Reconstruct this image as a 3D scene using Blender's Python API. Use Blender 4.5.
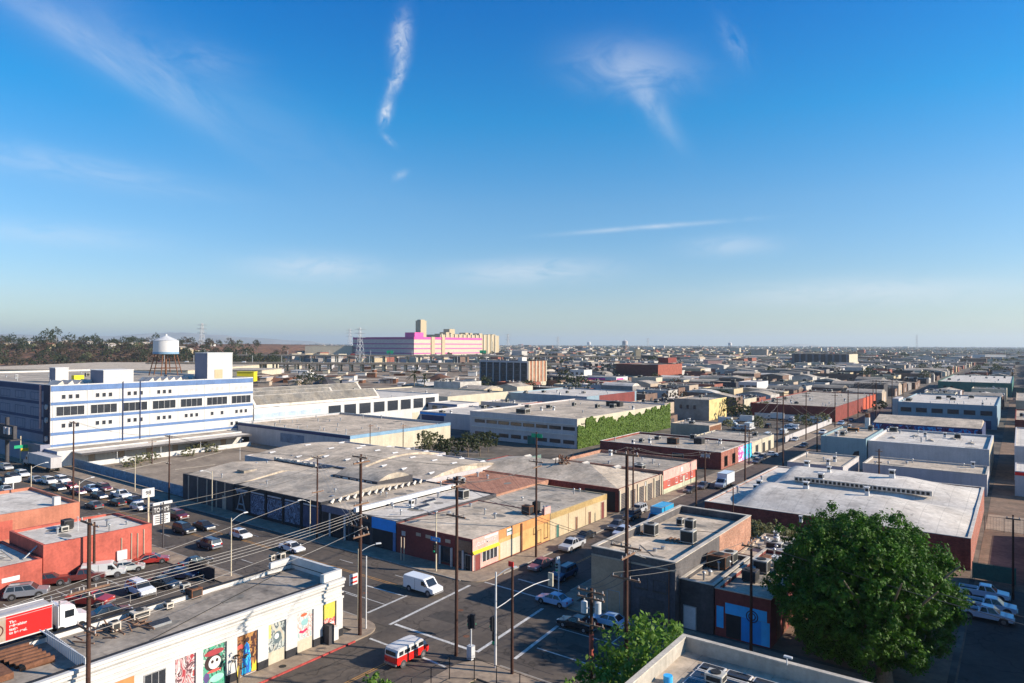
import bpy, math, random
from math import radians, sin, cos, pi
from mathutils import Vector, Matrix, noise as mnoise
random.seed(7)
for o in list(bpy.data.objects): bpy.data.objects.remove(o)
SC = bpy.context.scene
COL = SC.collection

# ---------------------------------------------------------------- camera, sky, sun, exposure
EYE_H = 33.0; FPX = 695.0
YAW = radians(36.2); PITCH = math.atan(2.9/FPX); ROLL = radians(0.25)
_f0 = Vector((-sin(YAW), cos(YAW), 0)); _r0 = Vector((cos(YAW), sin(YAW), 0)); _z = Vector((0, 0, 1))
CF = _f0*cos(PITCH) + _z*sin(PITCH); _u0 = _z*cos(PITCH) - _f0*sin(PITCH)
CR = _r0*cos(ROLL) + _u0*sin(ROLL); CU = _u0*cos(ROLL) - _r0*sin(ROLL)
cam_d = bpy.data.cameras.new('camera'); cam = bpy.data.objects.new('camera', cam_d); COL.objects.link(cam)
cam_d.sensor_width = 36.0; cam_d.lens = FPX*36.0/1024.0; cam_d.clip_start = 0.5; cam_d.clip_end = 120000
M = Matrix((CR, CU, -CF)).transposed().to_4x4(); M.translation = Vector((0, 0, EYE_H))
cam.matrix_world = M
SC.camera = cam

SUN_EL = radians(25.5)
SUN_DIR = Vector((0.90, 0.43, 0)).normalized()*cos(SUN_EL) + _z*sin(SUN_EL)      # towards the sun
sun_d = bpy.data.lights.new('sun', 'SUN'); sun_d.energy = 5.0; sun_d.angle = radians(0.5); sun_d.color = (1.0, 0.87, 0.71)
sun = bpy.data.objects.new('sun', sun_d); COL.objects.link(sun)
sun.rotation_euler = SUN_DIR.to_track_quat('Z', 'Y').to_euler(); sun.location = (0, 0, 400)

SC.view_settings.view_transform = 'Standard'; SC.view_settings.look = 'None'
SC.view_settings.gamma = 1.0; SC.view_settings.exposure = 0.72; SC.view_settings.use_curve_mapping = False

W = bpy.data.worlds.new('World'); SC.world = W; W.use_nodes = True
wn = W.node_tree.nodes; wl = W.node_tree.links; wn.clear()
def wnode(t, **k):
    n = wn.new(t)
    for a, b in k.items(): setattr(n, a, b)
    return n
def wmath(op, a, b=None, clamp=False):
    n = wn.new('ShaderNodeMath'); n.operation = op; n.use_clamp = clamp
    for i, v in enumerate((a, b)):
        if v is None: continue
        if isinstance(v, (int, float)): n.inputs[i].default_value = v
        else: wl.new(v, n.inputs[i])
    return n.outputs[0]
def px_dir(px, py): return (CF + CR*((px-512)/FPX) - CU*((py-341.5)/FPX)).normalized()
tc = wnode('ShaderNodeTexCoord'); gen = tc.outputs['Generated']
nrm = wnode('ShaderNodeVectorMath', operation='NORMALIZE'); wl.new(gen, nrm.inputs[0]); DIR = nrm.outputs[0]
sky = wnode('ShaderNodeTexSky', sky_type='NISHITA', sun_disc=False)
sky.sun_elevation = SUN_EL; sky.sun_rotation = math.atan2(SUN_DIR.x, SUN_DIR.y)
sky.altitude = 60; sky.air_density = 1.0; sky.dust_density = 0.5; sky.ozone_density = 2.5
hs = wnode('ShaderNodeHueSaturation'); hs.inputs['Saturation'].default_value = 1.15; hs.inputs['Value'].default_value = 1.0
wl.new(sky.outputs[0], hs.inputs['Color'])
# polarised deep blue of the clear winter sky: tint by elevation
sxyz = wnode('ShaderNodeSeparateXYZ'); wl.new(DIR, sxyz.inputs[0])
tr = wnode('ShaderNodeValToRGB'); el_ = tr.color_ramp.elements
for i_, (p_, c_) in enumerate(((0.0, (.78, .90, 1.02)), (.056, (.80, .87, 1.02)), (.196, (.60, .96, 1.13)), (.307, (.12, .96, 1.26)), (.437, (0.0, .78, 1.30)), (.8, (.15, .7, 1.1)))):
    e_ = el_[i_] if i_ < 2 else el_.new(p_)
    e_.position = p_; e_.color = (c_[0]/1.3, c_[1]/1.3, c_[2]/1.3, 1)
wl.new(sxyz.outputs[2], tr.inputs[0])
tm_ = wnode('ShaderNodeVectorMath', operation='MULTIPLY'); wl.new(hs.outputs[0], tm_.inputs[0]); wl.new(tr.outputs[0], tm_.inputs[1])
ts_ = wnode('ShaderNodeVectorMath', operation='SCALE'); wl.new(tm_.outputs[0], ts_.inputs[0]); ts_.inputs['Scale'].default_value = 1.3
# high cirrus: a handful of wisps, each a soft ellipse of streaky noise at a direction of the sky
def wisp(px, py, wpx, hpx, ang, strength, scale, stretch, seed, thr=0.42):
    c = px_dir(px, py); side = c.cross(_z).normalized(); up = side.cross(c).normalized()
    a = radians(ang); ax = side*cos(a) + up*sin(a); ay = up*cos(a) - side*sin(a)
    def dot(v):
        n = wnode('ShaderNodeVectorMath', operation='DOT_PRODUCT'); wl.new(DIR, n.inputs[0]); n.inputs[1].default_value = v
        return n.outputs['Value']
    front = wmath('GREATER_THAN', dot(c), 0.3)
    u = wmath('MULTIPLY', dot(ax), FPX/wpx); v = wmath('MULTIPLY', dot(ay), FPX/hpx)
    cx = wnode('ShaderNodeCombineXYZ'); wl.new(wmath('MULTIPLY', dot(ax), scale), cx.inputs[0])
    wl.new(wmath('MULTIPLY', dot(ay), scale*stretch), cx.inputs[1]); cx.inputs[2].default_value = seed
    nz = wnode('ShaderNodeTexNoise'); nz.inputs['Scale'].default_value = 1.0; nz.inputs['Detail'].default_value = 7
    nz.inputs['Roughness'].default_value = 0.62; nz.inputs['Distortion'].default_value = 0.9
    wl.new(cx.outputs[0], nz.inputs['Vector'])
    nf = wmath('MULTIPLY', wmath('SUBTRACT', nz.outputs[0], thr), 3.2, True)
    r2 = wmath('ADD', wmath('MULTIPLY', u, u), wmath('MULTIPLY', v, v))
    g = wmath('EXPONENT', wmath('MULTIPLY', r2, -1.6))
    return wmath('MULTIPLY', wmath('MULTIPLY', wmath('MULTIPLY', g, nf), front), strength)
ws = [wisp(401, 38, 22, 9, 80, 0.62, 60, 1.2, 3.1, 0.30), wisp(397, 78, 22, 6, 66, 0.62, 60, 1.2, 4.9, 0.30), wisp(386, 112, 13, 6, 75, 0.7, 60, 1.3, 8.4, 0.3), wisp(400, 175, 8, 4, 30, 0.35, 60, 1.3, 2.4, 0.3),
      wisp(389, 140, 9, 3, -40, 0.3, 60, 1.3, 5.4, 0.3),
      wisp(632, 68, 62, 26, -8, 0.30, 11, 2.2, 11.2, 0.26), wisp(652, 105, 46, 12, -55, 0.26, 11, 2.0, 7.7, 0.26), wisp(735, 45, 26, 10, -60, 0.20, 16, 2.5, 1.7, 0.36),
      wisp(90, 45, 130, 14, -27, 0.19, 10, 3.0, 5.5, 0.26), wisp(170, 75, 60, 9, -35, 0.15, 14, 4.0, 6.1, 0.36), wisp(200, 60, 50, 14, 5, 0.12, 14, 3.0, 9.1),
      wisp(650, 227, 90, 2.6, 3, 0.40, 12, 2.0, 1.2, 0.25), wisp(315, 268, 75, 15, 0, 0.36, 16, 3.0, 4.2, 0.22), wisp(525, 272, 95, 15, 2, 0.38, 14, 3.5, 6.8, 0.22),
      wisp(730, 246, 48, 11, 0, 0.26, 14, 3.0, 3.8, 0.22), wisp(860, 292, 140, 15, 0, 0.32, 14, 3.0, 2.8, 0.22), wisp(60, 165, 130, 15, -4, 0.18, 12, 4.0, 7.8, 0.24), wisp(60, 235, 90, 12, 0, 0.2, 12, 4.0, 1.9, 0.24), wisp(150, 60, 200, 40, -22, 0.10, 7, 2.0, 4.9, 0.2)]
tot = ws[0]
for w_ in ws[1:]: tot = wmath('ADD', tot, w_)
tot = wmath('MINIMUM', tot, 0.8)
mixc = wnode('ShaderNodeMix', data_type='RGBA'); wl.new(tot, mixc.inputs[0]); wl.new(ts_.outputs[0], mixc.inputs[6]); mixc.inputs[7].default_value = (6.5, 6.7, 7.0, 1)
bg = wnode('ShaderNodeBackground'); bg.inputs['Strength'].default_value = 0.088
wl.new(mixc.outputs[2], bg.inputs['Color'])
wo = wnode('ShaderNodeOutputWorld'); wl.new(bg.outputs[0], wo.inputs['Surface'])
SC.render.engine = 'CYCLES'

# ---------------------------------------------------------------- surveying: picture point <-> place in the world
def G(px, py, z=0.0):
    d = CF + CR*((px-512)/FPX) - CU*((py-341.5)/FPX); t = (z-EYE_H)/d.z
    return Vector((d.x*t, d.y*t, z))
def PX(p):
    q = Vector(p) - Vector((0, 0, EYE_H)); D = q.dot(CF)
    return 512+FPX*q.dot(CR)/D, 341.5-FPX*q.dot(CU)/D, D
def along(P, d, lx):
    q = Vector(P)-Vector((0, 0, EYE_H)); d = Vector(d); k = (lx-512)/FPX
    return (k*q.dot(CF)-q.dot(CR))/(d.dot(CR)-k*d.dot(CF))
def hgt(px, yt, yb):
    g = G(px, yb); lo, hi = 0.0, 300.0
    for _ in range(40):
        m = (lo+hi)/2
        if PX((g.x, g.y, m))[1] > yt: lo = m
        else: hi = m
    return g, lo
def rect(px, yt, yb, lx=None, rx=None):
    g, h = hgt(px, yt, yb); P = (g.x, g.y, h)
    x0 = g.x-along(P, (-1, 0, 0), lx) if lx is not None else g.x-20
    y1 = g.y+along(P, (0, 1, 0), rx) if rx is not None else g.y+20
    return (x0, g.y, g.x, y1, h)
def on_y(px, Y): # x where the street line y=Y is seen at picture column px
    return along((0, Y, 0), (1, 0, 0), px)
def on_x(px, X): return along((X, 0, 0), (0, 1, 0), px)

# ---------------------------------------------------------------- materials
MATS = {}
def mat(name, col, rough=0.85, n1=0.35, s1=0.35, n2=0.25, s2=4.0, metal=0.0, tint=None, spec=0.3, bump=0.0, streak=False, obj_color=False, coat=0.0, seams=0):
    """procedural paint / plaster / tar: base colour broken up by wide blotches, fine grain and (streak) run-down stains"""
    if name in MATS: return MATS[name]
    m = bpy.data.materials.new(name); m.use_nodes = True; nt = m.node_tree; N = nt.nodes; L = nt.links
    b = N['Principled BSDF']; b.inputs['Roughness'].default_value = rough; b.inputs['Metallic'].default_value = metal
    b.inputs['Specular IOR Level'].default_value = spec
    if coat: b.inputs['Coat Weight'].default_value = coat; b.inputs['Coat Roughness'].default_value = 0.08
    geo = N.new('ShaderNodeNewGeometry')
    def nz(scale, vec=None, det=5, rg=0.6):
        t = N.new('ShaderNodeTexNoise'); t.inputs['Scale'].default_value = scale; t.inputs['Detail'].default_value = det; t.inputs['Roughness'].default_value = rg
        L.new(vec or geo.outputs['Position'], t.inputs['Vector']); return t.outputs[0]
    def rng(v, lo, hi, a=0.3, c=0.7):
        r = N.new('ShaderNodeMapRange'); r.inputs[1].default_value = a; r.inputs[2].default_value = c; r.inputs[3].default_value = lo; r.inputs[4].default_value = hi
        L.new(v, r.inputs[0]); return r.outputs[0]
    def mul(a, b_):
        n = N.new('ShaderNodeMath'); n.operation = 'MULTIPLY'; L.new(a, n.inputs[0]); L.new(b_, n.inputs[1]); return n.outputs[0]
    f = rng(nz(s1), 1-n1, 1+n1*0.45)
    f = mul(f, rng(nz(s2), 1-n2, 1+n2*0.45))
    if streak:
        mp = N.new('ShaderNodeMapping'); mp.inputs['Scale'].default_value = (2.2, 2.2, 0.12); L.new(geo.outputs['Position'], mp.inputs[0])
        f = mul(f, rng(nz(1.0, mp.outputs[0]), 0.86, 1.03))
    if seams: # felt rolls laid side by side, hard-edged damp stains and tar repairs
        sx = N.new('ShaderNodeSeparateXYZ'); L.new(geo.outputs['Position'], sx.inputs[0])
        def mth(op, a, b_):
            n = N.new('ShaderNodeMath'); n.operation = op
            for i, v in enumerate((a, b_)):
                if isinstance(v, (int, float)): n.inputs[i].default_value = v
                else: L.new(v, n.inputs[i])
            return n.outputs[0]
        fr = mth('FRACT', mth('DIVIDE', sx.outputs[0], seams), 0); f = mul(f, rng(fr, 0.80, 1.0, .03, .05))
        fr2 = mth('FRACT', mth('DIVIDE', mth('ADD', sx.outputs[1], mth('MULTIPLY', mth('FLOOR', mth('DIVIDE', sx.outputs[0], seams), 0), 4.7)), 11.0), 0); f = mul(f, rng(fr2, 0.82, 1.0, .008, .014))
        f = mul(f, rng(nz(.27, det=3), 1.0, .80, .60, .63)); f = mul(f, rng(nz(.8, det=2), 1.0, .62, .70, .715)); f = mul(f, rng(nz(.55, det=4), .86, 1.0, .36, .40))
    base = N.new('ShaderNodeMix'); base.data_type = 'RGBA'; base.blend_type = 'MULTIPLY'; base.inputs[0].default_value = 1.0
    if obj_color:
        oi = N.new('ShaderNodeObjectInfo'); L.new(oi.outputs['Color'], base.inputs[6])
    elif tint:
        tm = N.new('ShaderNodeMix'); tm.data_type = 'RGBA'; L.new(rng(nz(s1*2.3), 0, 1, 0.4, 0.62), tm.inputs[0])
        tm.inputs[6].default_value = (*col, 1); tm.inputs[7].default_value = (*tint, 1); L.new(tm.outputs[2], base.inputs[6])
    else: base.inputs[6].default_value = (*col, 1)
    cc = N.new('ShaderNodeCombineColor'); [L.new(f, cc.inputs[i]) for i in range(3)]
    L.new(cc.outputs[0], base.inputs[7]); L.new(base.outputs[2], b.inputs['Base Color'])
    if bump:
        bp = N.new('ShaderNodeBump'); bp.inputs['Strength'].default_value = bump; bp.inputs['Distance'].default_value = 0.1
        L.new(nz(s2), bp.inputs['Height']); L.new(bp.outputs[0], b.inputs['Normal'])
    MATS[name] = m; return m
def brick(name, col, mortar, sc=1.0):
    if name in MATS: return MATS[name]
    m = mat(name, col, 0.9, 0.3, 0.5, 0.3, 3.0, streak=True); nt = m.node_tree; N = nt.nodes; L = nt.links
    bt = N.new('ShaderNodeTexBrick'); bt.inputs['Scale'].default_value = 1.0; bt.inputs['Brick Width'].default_value = 0.42*sc; bt.inputs['Row Height'].default_value = 0.14*sc
    bt.inputs['Mortar Size'].default_value = 0.012; bt.inputs['Color1'].default_value = (*col, 1); bt.inputs['Color2'].default_value = (col[0]*.75, col[1]*.72, col[2]*.72, 1); bt.inputs['Mortar'].default_value = (*mortar, 1)
    geo = N.new('ShaderNodeNewGeometry'); sx = N.new('ShaderNodeSeparateXYZ'); L.new(geo.outputs['Position'], sx.inputs[0])
    ad = N.new('ShaderNodeMath'); L.new(sx.outputs[0], ad.inputs[0]); L.new(sx.outputs[1], ad.inputs[1])
    cx = N.new('ShaderNodeCombineXYZ'); L.new(ad.outputs[0], cx.inputs[0]); L.new(sx.outputs[2], cx.inputs[1]); L.new(cx.outputs[0], bt.inputs['Vector'])
    mx = [n for n in N if n.bl_idname == 'ShaderNodeMix' and n.blend_type == 'MULTIPLY'][0]; L.new(bt.outputs[0], mx.inputs[6]); return m
def leafmat(name, col, col2):
    if name in MATS: return MATS[name]
    m = mat(name, col, 0.6, 0.25, 0.5, 0.45, 2.5, tint=col2, spec=0.25); nt = m.node_tree
    b = nt.nodes['Principled BSDF']; tr = nt.nodes.new('ShaderNodeBsdfTranslucent'); mx = nt.nodes.new('ShaderNodeMixShader'); mx.inputs[0].default_value = 0.28
    tr.inputs['Color'].default_value = (col[0]*1.3, col[1]*1.3, col[2], 1)
    out = [n for n in nt.nodes if n.bl_idname == 'ShaderNodeOutputMaterial'][0]
    nt.links.new(b.outputs[0], mx.inputs[1]); nt.links.new(tr.outputs[0], mx.inputs[2]); nt.links.new(mx.outputs[0], out.inputs['Surface']); return m
def asphalt(name, col, crack=0.5):
    m = mat(name, col, 0.9, 0.28, 0.09, 0.22, 1.4, tint=(col[0]*1.28, col[1]*1.25, col[2]*1.2)); nt = m.node_tree; N = nt.nodes; L = nt.links
    v = N.new('ShaderNodeTexVoronoi'); v.feature = 'DISTANCE_TO_EDGE'; v.inputs['Scale'].default_value = 0.16
    geo = N.new('ShaderNodeNewGeometry'); nzz = N.new('ShaderNodeTexNoise'); nzz.inputs['Scale'].default_value = 0.5; L.new(geo.outputs['Position'], nzz.inputs['Vector'])
    ad = N.new('ShaderNodeVectorMath'); ad.operation = 'MULTIPLY_ADD'; ad.inputs[1].default_value = (3, 3, 3); L.new(nzz.outputs['Color'], ad.inputs[0]); L.new(geo.outputs['Position'], ad.inputs[2]); L.new(ad.outputs[0], v.inputs['Vector'])
    r = N.new('ShaderNodeMapRange'); r.inputs[1].default_value = 0.0; r.inputs[2].default_value = 0.02; r.inputs[3].default_value = 1-crack; r.inputs[4].default_value = 1.0; L.new(v.outputs[0], r.inputs[0])
    b = N['Principled BSDF']; old = b.inputs['Base Color'].links[0].from_socket
    mx = N.new('ShaderNodeMix'); mx.data_type = 'RGBA'; mx.blend_type = 'MULTIPLY'; mx.inputs[0].default_value = 1
    cc = N.new('ShaderNodeCombineColor'); [L.new(r.outputs[0], cc.inputs[i]) for i in range(3)]
    L.new(old, mx.inputs[6]); L.new(cc.outputs[0], mx.inputs[7]); L.new(mx.outputs[2], b.inputs['Base Color']); return m
def mural(name, cols, scale=0.8, streaky=1.0, dist=1.5):
    """painted wall art: hard-edged bands of several paints"""
    if name in MATS: return MATS[name]
    m = bpy.data.materials.new(name); m.use_nodes = True; N = m.node_tree.nodes; L = m.node_tree.links
    geo = N.new('ShaderNodeNewGeometry'); mp = N.new('ShaderNodeMapping'); mp.inputs['Scale'].default_value = (1, 1, streaky); L.new(geo.outputs['Position'], mp.inputs[0])
    t = N.new('ShaderNodeTexNoise'); t.inputs['Scale'].default_value = scale; t.inputs['Detail'].default_value = 3; t.inputs['Distortion'].default_value = dist; L.new(mp.outputs[0], t.inputs['Vector'])
    r = N.new('ShaderNodeValToRGB'); r.color_ramp.interpolation = 'CONSTANT'; e = r.color_ramp.elements
    n = len(cols)
    while len(e) < n: e.new(0.5)
    for i, c in enumerate(cols): e[i].position = 0.0 if i == 0 else 0.32+0.36*(i-0.5)/(n-1); e[i].color = (*c, 1)
    L.new(t.outputs[0], r.inputs[0]); L.new(r.outputs[0], N['Principled BSDF'].inputs['Base Color']); N['Principled BSDF'].inputs['Roughness'].default_value = 0.8
    MATS[name] = m; return m

m_roof = mat('roof_tan_gravel', (0.64, 0.525, 0.40), 0.95, 0.34, 0.16, 0.26, 1.6, tint=(0.47, 0.395, 0.31), seams=1.9)
m_roof_gr = mat('roof_grey_felt', (0.54, 0.455, 0.36), 0.95, 0.36, 0.14, 0.28, 1.5, tint=(0.36, 0.32, 0.27), seams=1.9)
m_roof_dk = mat('roof_dark_felt', (0.27, 0.24, 0.20), 0.95, 0.3, 0.14, 0.25, 1.5, tint=(0.2, 0.19, 0.175), seams=1.9)
m_roof_wh = mat('roof_white_coat', (0.70, 0.64, 0.56), 0.8, 0.22, 0.12, 0.2, 1.4, tint=(0.58, 0.52, 0.45), seams=2.6)
m_cap = mat('coping', (0.56, 0.5, 0.42), 0.8, 0.3, 0.6, 0.25, 5)
m_white = mat('white_plaster', (0.60, 0.585, 0.56), 0.8, 0.12, 0.3, 0.10, 3, streak=True)
m_whitep = mat('white_paint', (0.62, 0.61, 0.60), 0.6, 0.12, 0.4, 0.08, 3)
m_pale = mat('pale_plaster', (0.50, 0.47, 0.47), 0.85, 0.12, 0.3, 0.10, 3, streak=True)
m_blue = mat('blue_stripe_paint', (0.11, 0.19, 0.37), 0.7, 0.2, 0.4, 0.15, 3)
m_ltblue = mat('light_blue_stripe_paint', (0.20, 0.34, 0.48), 0.7, 0.2, 0.4, 0.15, 3)
m_cream = mat('cream_plaster', (0.56, 0.50, 0.38), 0.85, 0.15, 0.3, 0.12, 3, streak=True)
m_beige = mat('beige_plaster', (0.52, 0.42, 0.27), 0.85, 0.15, 0.3, 0.12, 3, streak=True)
m_tan = mat('tan_plaster', (0.48, 0.38, 0.29), 0.85, 0.2, 0.3, 0.15, 3, streak=True)
m_orange = mat('orange_plaster', (0.66, 0.30, 0.11), 0.8, 0.3, 0.4, 0.12, 3, streak=True)
m_yellow = mat('yellow_plaster', (0.60, 0.385, 0.15), 0.8, 0.28, 0.4, 0.12, 3, streak=True)
m_pink = mat('pink_plaster', (0.74, 0.42, 0.36), 0.8, 0.2, 0.6, 0.2, 3, streak=True)
m_redwall = mat('coral_red_plaster', (0.50, 0.115, 0.082), 0.8, 0.32, 0.3, 0.2, 3, streak=True)
m_orwall = mat('orange_red_plaster', (0.50, 0.19, 0.12), 0.8, 0.25, 0.22, 0.15, 3, streak=True)
m_maroon = mat('maroon_plaster', (0.20, 0.05, 0.045), 0.8, 0.25, 0.3, 0.2, 3)
m_redbrick = brick('red_brick', (0.42, 0.13, 0.085), (0.35, 0.28, 0.24))
m_dkbrick = brick('dark_red_brick', (0.30, 0.06, 0.045), (0.2, 0.1, 0.09))
m_tanbrick = brick('tan_brick', (0.52, 0.24, 0.15), (0.45, 0.38, 0.3))
m_black = mat('black_paint', (0.03, 0.03, 0.034), 0.75, 0.3, 0.5, 0.2, 3)
m_charcoal = mat('charcoal_paint', (0.075, 0.07, 0.075), 0.8, 0.3, 0.5, 0.2, 3, streak=True)
m_dkgreen = mat('dark_green_paint', (0.05, 0.16, 0.13), 0.8, 0.2, 0.3, 0.2, 3)
m_teal = mat('teal_grey_plaster', (0.20, 0.30, 0.34), 0.8, 0.15, 0.3, 0.1, 3, streak=True)
m_steel = mat('blue_steel_wall', (0.24, 0.33, 0.39), 0.75, 0.15, 0.3, 0.1, 3, streak=True)
m_brightblue = mat('bright_blue_paint', (0.02, 0.28, 0.75), 0.6, 0.12, 0.5, 0.08, 3)
m_skyblue = mat('sky_blue_paint', (0.05, 0.42, 0.85), 0.6, 0.12, 0.5, 0.08, 3)
m_navy = mat('navy_paint', (0.04, 0.055, 0.13), 0.7, 0.2, 0.4, 0.1, 3)
m_glass = mat('window_glass', (0.035, 0.04, 0.05), 0.15, 0.3, 1.5, 0.2, 6, spec=0.6)
m_frame = mat('window_frame_grey', (0.35, 0.35, 0.35), 0.6)
m_dframe = mat('window_frame_dark', (0.08, 0.075, 0.07), 0.6)
m_metal = mat('galvanised_metal', (0.42, 0.43, 0.44), 0.45, 0.2, 1.0, 0.15, 6, metal=0.6)
m_acbox = mat('air_conditioner_paint', (0.50, 0.48, 0.43), 0.6, 0.25, 1.0, 0.2, 5)
m_dark = mat('dark_grille', (0.03, 0.03, 0.03), 0.7)
m_rust = mat('rusty_metal', (0.20, 0.09, 0.05), 0.9, 0.4, 1.2, 0.3, 6)
m_wood = mat('weathered_pole_wood', (0.075, 0.036, 0.026), 0.9, 0.3, 1.0, 0.3, 8)
m_woodlt = mat('sunbleached_crossarm_wood', (0.24, 0.14, 0.09), 0.9, 0.3, 1.0, 0.3, 8)
m_conc = mat('concrete_pole', (0.60, 0.52, 0.38), 0.85, 0.15, 1.0, 0.15, 6)
m_gsteel = mat('grey_steel_pole', (0.55, 0.56, 0.57), 0.5, 0.15, 1.0, 0.1, 6)
m_porc = mat('insulator', (0.45, 0.42, 0.4), 0.3)
m_wire = mat('power_cable', (0.16, 0.15, 0.14), 0.6)
m_wirelt = mat('bare_metal_cable', (0.42, 0.39, 0.36), 0.4)
m_asph = asphalt('asphalt', (0.100, 0.083, 0.070))
m_asph2 = asphalt('asphalt_side_street', (0.105, 0.080, 0.068))
m_side = mat('sidewalk_concrete', (0.36, 0.28, 0.205), 0.9, 0.25, 0.3, 0.2, 2.0, tint=(0.27, 0.21, 0.16))
m_ground = mat('dusty_lot_ground', (0.20, 0.165, 0.13), 0.95, 0.45, 0.05, 0.35, 0.6, tint=(0.10, 0.085, 0.07))
m_lot = mat('old_parking_paving', (0.33, 0.265, 0.20), 0.95, 0.3, 0.08, 0.25, 0.9, tint=(0.26, 0.205, 0.155))
m_dirt = mat('brown_dirt_yard', (0.26, 0.17, 0.115), 0.95, 0.3, 0.12, 0.3, 1.2, tint=(0.19, 0.13, 0.09))
m_paint = mat('road_paint_white', (0.62, 0.61, 0.58), 0.7, 0.4, 0.9, 0.4, 5)
m_painty = mat('road_paint_yellow', (0.52, 0.27, 0.08), 0.7, 0.4, 0.9, 0.4, 5)
m_curbred = mat('red_curb_paint', (0.45, 0.07, 0.06), 0.7, 0.3, 1.0, 0.3, 4)
m_curb = mat('curb_concrete', (0.34, 0.31, 0.27), 0.85, 0.3, 0.6, 0.2, 4)
m_magenta = mat('magenta_paint', (0.72, 0.09, 0.34), 0.7, 0.15, 0.1, 0.1, 1)
m_leaf = leafmat('ficus_leaves', (0.028, 0.085, 0.008), (0.10, 0.23, 0.016))
m_leaf2 = leafmat('bright_shrub_leaves', (0.10, 0.21, 0.03), (0.19, 0.30, 0.05))
m_leafd = leafmat('dull_green_leaves', (0.045, 0.06, 0.025), (0.07, 0.08, 0.038))
m_leafb = leafmat('dry_brown_leaves', (0.075, 0.052, 0.032), (0.11, 0.08, 0.05))
m_leafo = leafmat('olive_leaves', (0.16, 0.17, 0.08), (0.22, 0.21, 0.11))
m_ivy = leafmat('ivy_leaves', (0.105, 0.19, 0.02), (0.15, 0.235, 0.03))
m_bark = mat('tree_bark', (0.22, 0.17, 0.12), 0.95, 0.3, 1.5, 0.3, 8)
m_carpaint = mat('car_paint', (1, 1, 1), 0.28, 0.04, 0.8, 0.03, 5, obj_color=True, spec=0.5, coat=0.6)
m_carglass = mat('car_glass', (0.02, 0.024, 0.03), 0.08, 0.1, 1, 0.1, 3, spec=0.8)
m_tyre = mat('tyre_rubber', (0.02, 0.02, 0.02), 0.9)
m_rim = mat('wheel_rim', (0.40, 0.40, 0.41), 0.35, metal=0.7)
m_lamp = mat('headlamp_glass', (0.75, 0.75, 0.72), 0.2, 0.05, 1, 0.05, 1)
m_tail = mat('tail_lamp', (0.45, 0.02, 0.02), 0.3, 0.05, 1, 0.05, 1)
m_chrome = mat('bumper_metal', (0.35, 0.35, 0.36), 0.35, 0.1, 1, 0.1, 1, metal=0.6)
m_sgreen = mat('street_sign_green', (0.01, 0.34, 0.16), 0.5, 0.05, 1, 0.05, 1)
m_sblue = mat('street_sign_blue', (0.03, 0.25, 0.62), 0.5, 0.05, 1, 0.05, 1)
m_syel = mat('sign_yellow', (0.85, 0.50, 0.03), 0.5, 0.05, 1, 0.05, 1)
m_awn = mat('yellow_awning', (0.75, 0.62, 0.02), 0.6, 0.1, 1, 0.1, 1)
m_red = mat('bright_red_paint', (0.72, 0.02, 0.02), 0.45, 0.06, 0.6, 0.05, 3)

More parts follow.
